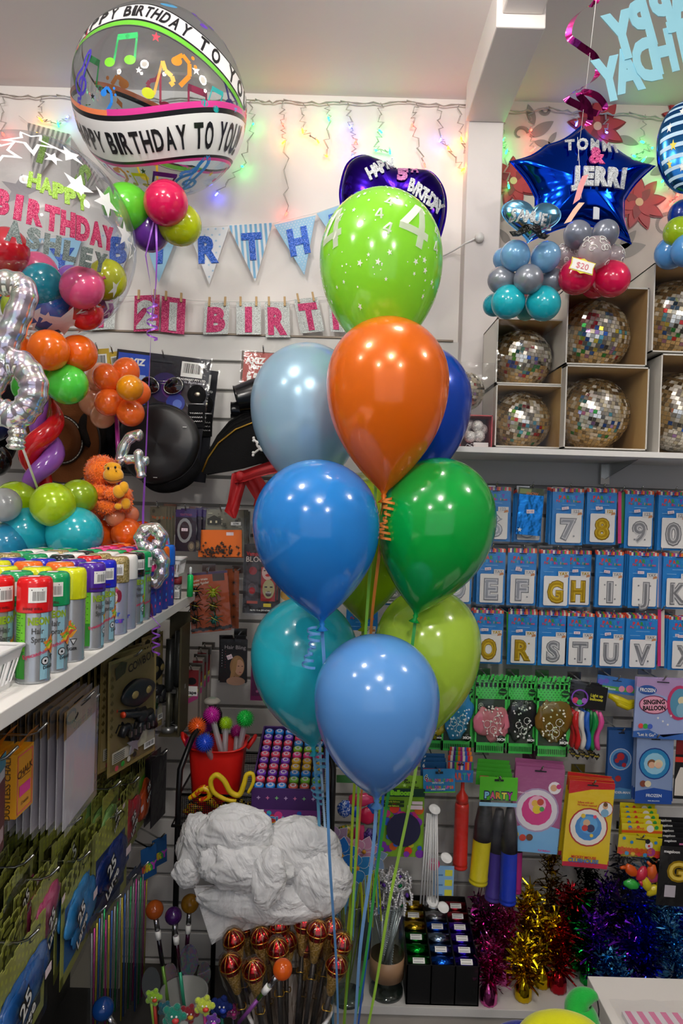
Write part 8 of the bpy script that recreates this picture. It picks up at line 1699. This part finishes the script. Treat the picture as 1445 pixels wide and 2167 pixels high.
# ================================================================== BUCKET OF SCEPTRES
c0 = W(612, 2140, 1.60); zb_ = c0.z; t = thing('white_bucket', 'white bucket with coloured spots holding the red and gold sceptres', 'bucket', (c0.x, 1.62, 0))
m = MB(); m.lathe([(0, 0), (0.075, 0), (0.10, zb_-0.01), (0.106, zb_), (0.103, zb_+0.003), (0.096, zb_), (0.072, 0.01), (0, 0.01)], flat('#d8d8dc', 0.35), 40); m.build('bucket_wall', t)
m = MB(); fcy = cyl(0.100, 0.0, 0.003)
for i, (x, z, cl) in enumerate(((-0.03, zb_-0.035, '#1a3ac0'), (0.03, zb_-0.03, '#d8c81a'), (0.08, zb_-0.05, '#d83a3a'), (-0.08, zb_-0.05, '#2a9a4a'))): m.poly(ell(x, z, 0.018, n=16), 0, prt(cl), fcy)
m.build('spot_print', t)
redg = foil('#c8141c', 0.14, 40, 0.3); gg = glitter('#c8a44a', 350); gold_ = flat('#d8b050', 0.25, 0.9); FL3 = film(16, 0.09, '#f4f0ec', 1.0, 0.12)
proto = None
for i, (u, v, dd, an) in enumerate(((495, 1991, 1.62, -0.35), (552, 1986, 1.64, -0.15), (591, 1962, 1.66, -0.05), (587, 2010, 1.58, 0.0), (488, 2042, 1.56, -0.45), (537, 2054, 1.52, -0.25), (644, 1955, 1.66, 0.12), (672, 1972, 1.62, 0.18), (702, 1966, 1.64, 0.3), (722, 1998, 1.60, 0.4), (712, 2044, 1.57, 0.45), (520, 1964, 1.69, -0.3), (606, 1995, 1.66, 0.02), (560, 2020, 1.66, -0.2), (650, 2005, 1.67, 0.1), (688, 2010, 1.68, 0.25))):
    c = W(u, v, dd); rr = px(24, 1.60)
    lab = ('red and gold sceptre, '+('upper left of the bunch', 'upper middle of the bunch', 'top, right of the middle', 'front middle above the orange ball', 'lowest at the left', 'front left, above the blue shaft', 'top right of middle', 'right of the middle, upper', 'upper right under the bags', 'right edge, upper', 'right edge, lower', 'hindmost, far left of the bunch', 'hidden by the front middle one', 'hidden by the left ones', 'hidden by the right ones', 'hindmost, far right of the bunch')[i])
    s_ = thing('sceptre', lab, 'sceptre', c)
    dv = Vector((c0.x+0.05*math.sin(an), 1.62, 0.10))-c; L = dv.length; s_.rotation_euler = Vector((0, 0, -1)).rotation_difference(dv).to_euler()
    if proto is None:
        m = MB(); m.ball((0, 0, 0), (rr*0.92, rr*0.92, rr), redg, 22); b1 = m.build('red_head', s_)
        m = MB()
        for k in range(5): a = PI*k/5; m.tube([(rr*0.98*math.sin(q)*math.cos(a), rr*0.98*math.sin(q)*math.sin(a), rr*1.03*math.cos(q)) for q in [2*PI*w_/24 for w_ in range(24)]], 0.0011, gold_, 4, closed=True)
        m.tube([(rr*0.96*math.cos(q), rr*0.96*math.sin(q), 0) for q in [2*PI*w_/24 for w_ in range(24)]], 0.0014, gold_, 4, closed=True); b2 = m.build('gold_net', s_)
        m = MB(); m.lathe([(0.006, -0.075), (0.009, -0.07), (0.013, -0.045), (0.020, -0.018), (0.019, -0.012)], gg, 18); m.lathe([(0, -0.30), (0.005, -0.30), (0.006, -0.075), (0, -0.075)], flat('#2a2a2c', 0.3), 10); b3 = m.build('glitter_handle', s_)
        m = MB(); m.lathe([(0.002, 0.032), (0.014, 0.030), (0.026, 0.018), (0.029, -0.005), (0.026, -0.04), (0.016, -0.085), (0.010, -0.11), (0.016, -0.14), (0.018, -0.2)], FL3, 16, lambda p: Vector((p[0]*(1+0.12*math.sin(5*math.atan2(p[1], p[0])+p[2]*60)), p[1]*(1+0.12*math.sin(5*math.atan2(p[1], p[0])+p[2]*60)), p[2])), cap=False); b4 = m.build('cellophane_wrap', s_)
        m = MB(); m.tube([(0.011*math.cos(a), 0.011*math.sin(a), -0.11+0.002*math.sin(3*a)) for a in [2*PI*k/20 for k in range(20)]], 0.0014, gold_, 5, closed=True); b5 = m.build('gold_tie', s_); proto = (b1, b2, b3, b4, b5)
    else:
        for b_ in proto: q = b_.copy(); COL.objects.link(q); q.parent = s_
# light up ball wands
def wand(label, u, v, r, d, col, end, shaft=('#a84a9a', '#9ac04a'), holo_=False):
    c = W(u, v, d); t = thing('ball_wand', label, 'light wand', c); rr = px(r, d); e = W(*end)-c; n = e.normalized()
    m = MB(); cm = latex(col, 0.0, 0.25); m.ball((0, 0, 0), rr, cm, 24); m.build('clear_coloured_ball', t)
    m = MB(); m.tube([n*rr*0.9, n*(rr+0.028)], 0.0065, flat('#b8b8bc', 0.2, 1.0), 12); m.tube([n*(rr+0.03), n*(rr+0.05)], 0.0075, WHITE, 12); m.build('collar_and_tag', t)
    m = MB(); md = e*0.55; m.tube([n*(rr+0.028), md], 0.0055, film(12, 0.2, shaft[0], 0.3, 0.1, 0.0), 12); m.tube([n*(rr+0.028), md], 0.0035, flat(shaft[0], 0.25, 0.3), 10); m.tube([md, e], 0.0045, flat(shaft[1], 0.25, 0.3), 10); m.build('shaft', t)
wand('orange ball light wand, left of the purple one', 327, 1925, 19, 1.72, '#c8601a', (358, 2140, 1.70), ('#7a4a7a', '#6a9a3a'))
wand('purple ball light wand between two orange ones', 367, 1938, 18, 1.70, '#4a1a6a', (392, 2150, 1.70), ('#a83a8a', '#3ab08a'))
wand('amber ball light wand half hidden behind the white bag', 402, 1912, 19, 1.78, '#c8901a', (388, 2110, 1.75), ('#a84a9a', '#9ac03a'))
wand('bright orange ball light wand leaning right in front of the sceptres', 598, 2051, 21, 1.46, '#f4701a', (505, 2165, 1.48), ('#a8d03a', '#8a4a9a'))
wand('deep blue ball light wand near the bottom left', 218, 2135, 23, 1.40, '#0f4a9a', (300, 2260, 1.42), ('#8ab0c0', '#8a8a90'))
# mug of shiny fans and novelty pens
hb_ = W(385, 2110, 1.66); t = thing('grey_cup', 'pale grey cup of novelty pens at the bottom left', 'cup', (hb_.x, 1.68, 0)); m = MB(); m.lathe([(0, 0), (0.05, 0), (0.06, hb_.z), (0.056, hb_.z), (0.045, 0.01), (0, 0.01)], flat('#8a8c88', 0.4), 28); m.build('cup_wall', t)
hm = holo('#a8a8d8', 40, 0.7)
for i, (u, v, rr, dd, col, lab) in enumerate(((400, 2032, 22, 1.74, hm, 'blue holographic fan paddle between the wand shafts'), (320, 2080, 22, 1.62, flat('#4a4e50', 0.3), 'dark grey paddle at the bottom left'), (360, 2065, 18, 1.78, holo('#b08a9a', 40, 0.4), 'rosy holographic paddle behind the purple wand'), (432, 2060, 16, 1.74, holo('#9a9ab8', 40, 0.5), 'small silver holographic paddle right of the blue one'))):
    c = W(u, v, dd); t = thing('paddle_toy', lab, 'toy', c); k = px(rr, dd); m = MB(); m.poly([(k*math.cos(a)*0.9, k*1.6*math.sin(a)) for a in [2*PI*q/24 for q in range(24)]], 0, col, XZ, th=0.003); m.build('paddle', t); m = MB(); m.tube([(0, 0.0, -k*1.5), (0.01, 0.02, -k*1.5-0.12)], 0.004, flat('#9ac04a', 0.3), 8); m.build('handle', t)
random.seed(12)
def plushhead(label, u, v, r, d, cols):
    c = W(u, v, d); t = thing('novelty_pen', label, 'novelty pen', c); k = px(r, d); m = MB(); 
    m.ball((0, 0, 0), (k, k*0.6, k), fuzz(cols[0], 250), 16)
    for j in range(5): a = j*1.25; m.ball((k*math.cos(a)*1.0, 0, k*math.sin(a)*1.0), (k*0.42, k*0.35, k*0.42), fuzz(cols[0], 250), 10)
    m.build('figure_head', t); m = MB(); m.ball((k*0.3, -k*0.55, -k*0.1), (k*0.4, k*0.3, k*0.3), flat(cols[1], 0.4), 12)
    for sg in (-1, 1): m.ball((k*0.15+sg*k*0.25, -k*0.6, k*0.35), k*0.12, WHITE, 8)
    m.build('beak_and_eyes', t); m = MB(); m.tube([(0, 0.005, -k*0.6), (0.01, 0.02, -k-0.14)], 0.004, flat(cols[2], 0.3, 0.2), 8); m.build('pen_barrel', t)
for a in (('lime green animal head pen at the bottom left', 325, 2110, 14, 1.5, ('#8ab82a', '#c84a2a', '#b83a2a')), ('yellow green bird head pen with a red beak', 432, 2128, 17, 1.46, ('#b8c83a', '#c8382a', '#c83a8a')), ('teal feathered pen at the bottom', 368, 2150, 20, 1.45, ('#12806a', '#c83a3a', '#2a8a8a')), ('dark red bird head pen between the green ones', 400, 2145, 16, 1.5, ('#8a1a2a', '#d8a82a', '#5a2a6a')),
          ('navy plush pen behind the sceptre bucket', 468, 2130, 18, 1.56, ('#1a2a6a', '#2a4ac0', '#1a6a5a')), ('magenta plush pen near the orange wand shaft', 492, 2140, 13, 1.6, ('#8a1a6a', '#c83a8a', '#2a2a3a')), ('teal plush pen at the bottom left corner of the cup', 350, 2135, 13, 1.6, ('#1a6a7a', '#2a9a8a', '#1a3a5a')), ('purple plush pen beside the navy one', 450, 2160, 12, 1.45, ('#5a2a8a', '#c85ad0', '#2a4a8a'))): plushhead(*a)
# ================================================================== WHITE PLINTH AND WHAT STANDS ON IT
pl = W(860, 2131, 2.0); zp = pl.z; xpl = W(692, 2113, 2.0).x
t = thing('display_plinth', 'long white plinth along the foot of the right wall', 'plinth', (xpl, 2.0, 0)); m = MB(); m.box((0, 0, zp-0.025), (2.35-xpl, 0.375, zp), paint('#dcdad6', 3, 0.04)); m.build('top_board', t, bevel=0.001); m = MB(); m.box((0.02, 0.015, 0), (2.34-xpl, 0.37, zp-0.025), paint('#b8b2a8', 3, 0.05)); m.build('plinth_body', t)
def vase(label, u, vb, d, r, vt):
    c = W(u, vb, d); t = thing('glass_vase', label, 'vase', (c.x, d, zp)); rr = px(r, d); h = W(u, vt, d).z-zp; m = MB()
    gm = film(3, 0.07, '#f4f8f7', 0.0, 0.02); m.lathe([(rr, 0.0), (rr, h)], gm, 40, cap=False); m.lathe([(rr-0.004, 0.012), (rr-0.004, h)], gm, 40, cap=False); m.lathe([(0, 0), (rr, 0), (rr, 0.012), (0, 0.012)], film(3, 0.25, '#c8d4d0', 0.0, 0.03), 40); m.tube([(rr*math.cos(a), rr*math.sin(a), h) for a in [2*PI*k/40 for k in range(40)]], 0.002, film(3, 0.3, '#dce8e6', 0.0, 0.02), 6, closed=True); m.build('glass_cylinder', t); return t, h, rr
t, vh, vr = vase('clear glass vase of silver wands with a brown paper band', 817, 2085, 2.06, 36, 1905)
m = MB(); m.lathe([(vr+0.001, vh*0.20), (vr+0.0015, vh*0.20), (vr+0.0015, vh*0.42), (vr+0.001, vh*0.42)], prt('#b08a68'), 40, cap=False); m.build('paper_band', t)
vx, vy = t.location.x, t.location.y; slv = flat('#f0f0f2', 0.2, 0.6); protoW = None; random.seed(21)
for i in range(34):
    a = random.uniform(0, 2*PI); q = math.sqrt(random.random())*0.9; top = Vector((vx+q*vr*1.25*math.cos(a), vy+q*vr*0.9*math.sin(a), zp+vh+random.uniform(-0.02, 0.055))); bot = Vector((vx-q*vr*0.6*math.cos(a+0.8), vy-q*vr*0.6*math.sin(a+0.8), zp+0.016))
    s_ = thing('jewelled_wand', 'silver wand with a jewelled open head in the glass vase', 'wand', top, 0, 'silver wands in the banded vase'); dv = bot-top; s_.rotation_euler = (Vector((0, 0, -1)).rotation_difference(dv) @ Matrix.Rotation(random.uniform(0, 6), 3, 'Z').to_quaternion()).to_euler()
    if protoW is None:
        m = MB()
        for sg in (-1, 1):
            m.tube([(0, 0, 0.0), (sg*0.010, 0, 0.006), (sg*0.014, 0, 0.018), (sg*0.008, 0, 0.030), (0, 0, 0.040)], 0.0024, slv, 5)
            for k in range(5): m.ball((sg*(0.012+0.002*math.sin(k)), -0.001, 0.004+k*0.007), 0.0036, slv, 6)
            m.tube([(sg*0.012, 0, 0.0), (sg*0.019, 0, 0.006), (sg*0.014, 0, 0.012)], 0.002, slv, 5)
        m.ball((0, 0, 0.042), 0.003, slv, 8); w1 = m.build('open_head', s_)
        m = MB(); m.ball((0, 0, 0.018), (0.005, 0.003, 0.007), flat('#6a3ab0', 0.05, 0.4), 8); w2 = m.build('jewel', s_)
        m = MB(); m.tube([(0, 0, 0), (0, 0, -0.235)], 0.0022, slv, 6); [m.ball((0.0015, 0, -0.01-k*0.007), 0.0022, slv, 5) for k in range(30)]; w3 = m.build('beaded_shaft', s_); m = MB(); m.ball((0, 0, 0.018), (0.005, 0.003, 0.007), flat('#0a8a4a', 0.05, 0.4), 8); w4 = m.build('green_jewel', s_); protoW = (w1, w2, w3)
        WG = w4; COL.objects.unlink(w4); 
        w4.parent = None
    else:
        for j, b_ in enumerate(protoW):
            if j == 1 and i % 5 == 0: b_ = WG
            q_ = b_.copy(); COL.objects.link(q_); q_.parent = s_
    s_.scale = (1.5, 1.5, 1.0)
t, vh2, vr2 = vase('clear glass vase of ribboned butterfly picks, left of the wand vase', 735, 2095, 2.03, 35, 1905)
vx2, vy2 = t.location.x, t.location.y
wing = film(8, 0.05, '#6ab8e8', 0.2, 0.2, 0.35); 
def trans(h):
    k = ('trans', h)
    if k not in MC:
        m_, nt, b, o_ = newmat('sheer_fabric'); setp(b, base=hexc(h), rough=0.4); tr = nt.nodes.new('ShaderNodeBsdfTransparent'); tr.inputs[0].default_value = hexc(h); mx = nt.nodes.new('ShaderNodeMixShader'); mx.inputs[0].default_value = 0.3; nt.links.new(b.outputs[0], mx.inputs[1]); nt.links.new(tr.outputs[0], mx.inputs[2]); nt.links.new(mx.outputs[0], o_.inputs[0]); MC[k] = m_
    return MC[k]
for i, (u, v, dd, s2, col, rot) in enumerate(((722, 1808, 1.90, 40, '#2a8ae8', 0.4), (756, 1835, 1.92, 36, '#3aa0e8', -0.3), (770, 1800, 1.97, 34, '#e8a8c8', 0.2), (712, 1775, 1.98, 34, '#c8a8d0', -0.2), (790, 1815, 2.02, 32, '#9ab8e0', 0.3))):
    c = W(u, v, dd); t = thing('butterfly_pick', ('bright blue flower-like butterfly pick with an orange middle, leftmost', 'sky blue butterfly pick with an orange middle, lower right of the first', 'pale pink butterfly pick behind the blue ones', 'pale violet butterfly pick at the upper left', 'pale blue butterfly pick behind, at the right')[i], 'butterfly pick', c); k = px(s2, dd)
    for j in range(6):
        a = rot+j*PI/3; q = MB(); pts = [(k*(0.1+0.9*tt)*math.cos(a)+(-math.sin(a))*k*0.36*math.sin(PI*tt**0.7)*sg_, k*(0.1+0.9*tt)*math.sin(a)+math.cos(a)*k*0.36*math.sin(PI*tt**0.7)*sg_) for sg_, rng in ((1, [x/8 for x in range(9)]), (-1, [x/8 for x in range(8, -1, -1)])) for tt in rng]
        q.poly(pts, 0.002+0.001*j, trans(col), XZ); q.tube([XZ((x, y, 0.002+0.001*j)) for x, y in pts], 0.0006, WHITE, 4, closed=True); q.build('sheer_petal', t)
    q = MB(); q.ball((0, -0.008, 0), (0.006, 0.004, 0.006), flat('#e8a02a', 0.5), 10); q.build('orange_middle', t)
    q = MB(); e = Vector((vx2, vy2, zp+0.014))-c; q.tube([Vector((0, 0.004, 0)), e], 0.002, flat('#9ab02a', 0.4), 6); q.build('stick', t)
    for j in range(5):
        q = MB(); x = random.uniform(-0.02, 0.02); q.strip([Vector((x*0.4, 0.0, -0.01)), Vector((x, -0.012, -0.06)), Vector((x*1.6, -0.016, -0.12-0.02*j))], 0.004, flat(random.choice(('#b8c81a', '#8ac8e8', '#d8e83a', '#5aa8d8')), 0.3), tw=0.2); q.build('hanging_ribbon', t)
t = thing('thread_spool', 'grey blue cylinder standing between the two glass vases', 'spool', (W(770, 2050, 2.2).x, 2.22, zp)); m = MB(); m.lathe([(0, 0), (0.022, 0), (0.022, 0.14), (0, 0.14)], flat('#5a6a78', 0.4), 20); m.build('cylinder', t)
# black display box with foil ribbon rolls
A = W(858, 2128, 2.01); Bx = W(1012, 2135, 2.01); wd = Bx.x-A.x; hf = W(858, 2042, 2.01).z-zp; t = thing('black_display_box', 'black cardboard box of metallic ribbon rolls on the plinth', 'display box', (A.x, 2.01, zp+0.0005)); bk = flat('#121213', 0.4)
m = MB(); dpt = 0.26; hb2_ = hf+0.03
for a in (((0, 0, 0), (wd, 0.004, hf)), ((0, 0, 0), (wd, dpt, 0.004))): m.box(*a, bk)
for x in (0, wd-0.004, wd*0.33, wd*0.66): m.add([(x, 0, 0), (x, dpt, 0), (x, dpt, hb2_+0.022), (x, 0, hf), (x+0.004, 0, 0), (x+0.004, dpt, 0), (x+0.004, dpt, hb2_+0.03), (x+0.004, 0, hf)], [(0, 3, 2, 1), (4, 5, 6, 7), (0, 4, 7, 3), (3, 7, 6, 2), (1, 2, 6, 5)], bk)
m.box((0, dpt-0.004, 0), (wd, dpt, hb2_+0.03), bk); m.build('carton', t)
cl = [['#0f8a2a', '#0f8a2a', '#1a7a2a', '#b8982a', '#c8b040', '#b8982a'], ['#1a5ac8', '#4a7ac0', '#8aa0b8', '#1a5ad0', '#a8acb0', '#b0b4b8'], ['#4a2ad0', '#4a2ac8', '#5a30d0', '#5a30d8', '#b82a3a', '#c02a3a']]
cnm = {'#0f8a2a': 'green', '#1a7a2a': 'dark green', '#b8982a': 'gold', '#c8b040': 'light gold', '#1a5ac8': 'blue', '#4a7ac0': 'pale blue', '#8aa0b8': 'silver blue', '#1a5ad0': 'royal blue', '#a8acb0': 'silver', '#b0b4b8': 'bright silver', '#4a2ad0': 'violet', '#4a2ac8': 'violet', '#5a30d0': 'purple', '#5a30d8': 'purple', '#b82a3a': 'red', '#c02a3a': 'bright red'}
for ci in range(3):
    for ri in range(6):
        col = cl[ci][ri]; x = A.x+wd*(0.17+ci*0.33); y = 2.01+0.026+ri*0.041; z = zp+hf-0.010+ri*0.0095
        s_ = thing('ribbon_roll', 'roll of %s metallic ribbon, %s in the %s column of the black box' % (cnm[col], ('nearest', 'second', 'third', 'fourth', 'fifth', 'farthest')[ri], ('left', 'middle', 'right')[ci]), 'ribbon roll', (x, y, z)); m = MB()
        m.tube([(-wd*0.15, 0, 0), (wd*0.15, 0, 0)], 0.0202, foil(col, 0.2, 40, 0.5), 24); m.build('foil_ribbon', s_)
        if (ci+ri) % 2 == 0 or ci == 2:
            q = MB(); fz_ = lambda p: Vector((p[0], -0.0205*math.cos(p[1]/0.0205+0.9)-0.0, 0.0205*math.sin(p[1]/0.0205+0.9))); q.rect(-0.018, -0.008, 0.018, 0.008, 0, WHITE, fz_, 2)
            for k in range(10): q.rect(-0.014+k*0.0028, -0.005, -0.0126+k*0.0028, 0.005, 0, BLACK, lambda p: Vector((p[0], -0.0209*math.cos(p[1]/0.0205+0.9), 0.0209*math.sin(p[1]/0.0205+0.9))))
            q.build('barcode_label', s_)
# tinsel weights
def tinsel(label, u, v, d, col, seed, hgt=0.17, lean=0.0, grp=None, wd_=0.05):
    c = W(u, v, d); t = thing('tinsel_weight', label, 'balloon weight', (c.x, d, zp), random.uniform(0, 6), grp); mt = foil(col, 0.13, 50, 0.4); r = 0.026
    m = MB(); m.lathe([(0, 0), (r*0.9, 0), (r, 0.006), (r*0.98, 0.035), (r*0.7, 0.052), (r*0.25, 0.062), (r*0.2, 0.066)], mt, 28, lambda p: Vector((p[0]*(1+0.05*math.sin(11*math.atan2(p[1], p[0]))), p[1]*(1+0.05*math.sin(11*math.atan2(p[1], p[0]))), p[2]))); m.build('foil_base', t)
    random.seed(seed); m = MB(); top = Vector((0, 0, 0.062))
    for k in range(340):
        h = random.random(); a = random.uniform(0, 2*PI); st_ = top+Vector((lean*h*0.1+random.gauss(0, 0.012)*(h+0.2), random.gauss(0, 0.012)*(h+0.2), h*hgt*0.85)); L = random.uniform(0.03, 0.062)*(1.1-0.5*h); e = random.uniform(-0.5, 0.9); dn = Vector((math.cos(a)*math.cos(e), math.sin(a)*math.cos(e), math.sin(e)))
        sd = dn.orthogonal().normalized(); cv = Vector((random.uniform(-1, 1), random.uniform(-1, 1), random.uniform(-1, 1))); p1 = st_+dn*L*0.5+cv*0.004; p2 = st_+dn*L+cv*0.013; w_ = random.uniform(0.0022, 0.0046); sd2 = (sd+cv*0.8).normalized(); sd3 = (sd-cv*0.9).normalized()
        m.add([st_-sd*w_, st_+sd*w_, p1+sd2*w_, p1-sd2*w_, p2+sd3*w_, p2-sd3*w_], [(0, 1, 2, 3), (3, 2, 4, 5)], mt)
    m.tube([top-Vector((0, 0, 0.005)), top+Vector((lean*0.1, 0, hgt*0.8))], 0.0015, mt, 5); m.build('tinsel_spray', t)
pinkT, golT, redT, grnT, purT, lbT, dbT = '#e060b0', '#d8b818', '#b0202c', '#12a03a', '#7a2ac8', '#5aa8d8', '#1c2ad0'
for i, (u, d, col, h, lab) in enumerate(((1034, 2.03, pinkT, 0.14, 'pink tinsel weight at the front beside the black box'), (1064, 2.12, pinkT, 0.20, 'pink tinsel weight behind the front pink one'), (1050, 2.25, pinkT, 0.26, 'dark pink tinsel weight at the back by the wall'), (1018, 2.20, '#9a2a7a', 0.20, 'magenta tinsel weight squeezed behind the black box'), (1107, 2.05, golT, 0.13, 'gold tinsel weight at the front'), (1145, 2.11, golT, 0.20, 'gold tinsel weight second from the front'), (1115, 2.20, golT, 0.22, 'gold tinsel weight behind the front gold one'), (1160, 2.27, '#a88a14', 0.34, 'tall gold tinsel weight at the back wall'), (1180, 2.09, redT, 0.17, 'red tinsel weight right of the gold ones'), (1195, 2.22, redT, 0.22, 'dark red tinsel weight at the back'),
      (1243, 2.13, grnT, 0.14, 'green tinsel weight at the front'), (1215, 2.20, grnT, 0.2, 'green tinsel weight behind the front green one'), (1270, 2.08, purT, 0.20, 'purple tinsel weight beside the white box'), (1275, 2.22, purT, 0.26, 'purple tinsel weight at the back'), (1305, 2.02, lbT, 0.10, 'light blue tinsel weight at the corner of the white box'), (1330, 2.12, purT, 0.16, 'purple tinsel weight behind the light blue one'), (1365, 2.08, dbT, 0.18, 'dark blue tinsel weight behind the white box'), (1340, 2.25, dbT, 0.26, 'dark blue tinsel weight at the back'), (1400, 2.18, lbT, 0.26, 'light blue tinsel weight behind the dark blue one'), (1430, 2.06, lbT, 0.2, 'light blue tinsel weight near the right edge'), (1440, 2.24, dbT, 0.26, 'dark blue tinsel weight at the right edge, back'), (1375, 2.28, lbT, 0.30, 'tall light blue tinsel weight at the wall'), (1470, 2.12, '#3a5ad0', 0.2, 'blue tinsel weight cut by the right edge'), (1235, 2.28, '#14281a', 0.3, 'blackish green tinsel weight at the wall'), (1310, 2.29, '#1a1a4a', 0.34, 'blackish blue tinsel weight at the wall'))):
    v = 0; tinsel(lab, u, 2100, d, col, i+60, h, random.uniform(-0.3, 0.3))
# white box with striped bag, jester hat
xb_ = 0.668; t = thing('white_box', 'white box with a flat top in the bottom right corner', 'box', (xb_, 1.737, 0)); m = MB(); m.box((0, -0.50, 0.02), (0.5, 0, 0.45), paint('#e8e4de', 3, 0.03)); m.build('box_shell', t, bevel=0.002); m = MB(); m.box((-0.003, -0.44, 0.06), (0, -0.05, 0.40), paint('#d0ccc4', 3, 0.03)); m.build('side_panel', t)
t = thing('striped_bag_pack', 'clear pack of pink and white striped paper bags on the white box', 'paper bags', (0.70, 1.60, 0.4505)); m = MB(); m.box((0.0, -0.2, 0), (0.25, 0, 0.012), prt('#eae4e8')); 
for k in range(9): m.add([(0.02+k*0.028, -0.2, 0.0125), (0.034+k*0.028, -0.2, 0.0125), (0.02+k*0.028, 0, 0.0125), (0.006+k*0.028, 0, 0.0125)], [(0, 1, 2, 3)], prt('#e88ab0'))
m.build('striped_bags', t); m = MB(); vs = []; n = 14
for j in range(n+1):
    for i in range(n+1): vs.append((-0.02+0.29*i/n, -0.22+0.25*j/n, 0.016+0.005*random.random()))
m.add(vs, [(j*(n+1)+i, j*(n+1)+i+1, (j+1)*(n+1)+i+1, (j+1)*(n+1)+i) for j in range(n) for i in range(n)], FILM2, True); m.build('clear_wrap', t)
c0 = W(1185, 2230, 1.45); t = thing('jester_hat', 'yellow, green and blue plush jester hat at the bottom edge', 'hat', c0); yv, gv, bv = fuzz('#d8d810', 300, 0.3), fuzz('#18a83a', 300, 0.3), fuzz('#1a2a9a', 300, 0.3)
def horn(name, pts, rs, mat):
    P = [W(u, v, d_)-c0 for u, v, d_ in pts]; out = []; rr = []
    for i in range(len(P)-1):
        a, b, c_, d_ = [P[max(0, min(len(P)-1, i+k))] for k in (-1, 0, 1, 2)]
        for j in range(8): f = j/8; out.append(0.5*((2*b)+(-a+c_)*f+(2*a-5*b+4*c_-d_)*f*f+(-a+3*b-3*c_+d_)*f**3)); rr.append(rs[i]*(1-f)+rs[i+1]*f)
    m = MB(); m.tube(out, rr, mat, 24); m.build(name, t)
horn('yellow_horn', [(1120, 2240, 1.45), (1130, 2195, 1.45), (1160, 2175, 1.45), (1205, 2180, 1.44), (1240, 2205, 1.43), (1250, 2260, 1.43)], [0.03, 0.035, 0.032, 0.035, 0.04, 0.045], yv)
horn('green_horn', [(1230, 2200, 1.46), (1232, 2160, 1.47), (1222, 2130, 1.48), (1232, 2112, 1.48), (1252, 2108, 1.48), (1262, 2116, 1.48)], [0.045, 0.036, 0.028, 0.022, 0.014, 0.005], gv)
horn('blue_horn', [(1040, 2200, 1.5), (1070, 2185, 1.5), (1110, 2195, 1.48), (1130, 2240, 1.46)], [0.008, 0.018, 0.03, 0.04], bv)
m = MB(); p = W(1264, 2118, 1.47)-c0; m.strip([p, p+Vector((0.004, 0, -0.02)), p+Vector((0.002, -0.004, -0.036))], 0.003, BLACK); m.ball(p+Vector((0.0, -0.004, -0.040)), 0.0055, CHROME, 12); m.build('bell', t)
t = thing('hat_table', 'low table under the jester hat just below the picture', 'table', (c0.x, 1.42, 0)); m = MB(); zt3 = c0.z-0.05; m.box((-0.12, -0.10, zt3-0.02), (0.12, 0.10, zt3), WHITE); m.build('top', t)
for x in (-0.1, 0.1):
    for y in (-0.08, 0.08): m = MB(); m.box((x-0.01, y-0.01, 0), (x+0.01, y+0.01, zt3-0.02), WHITE); m.build('leg', t)
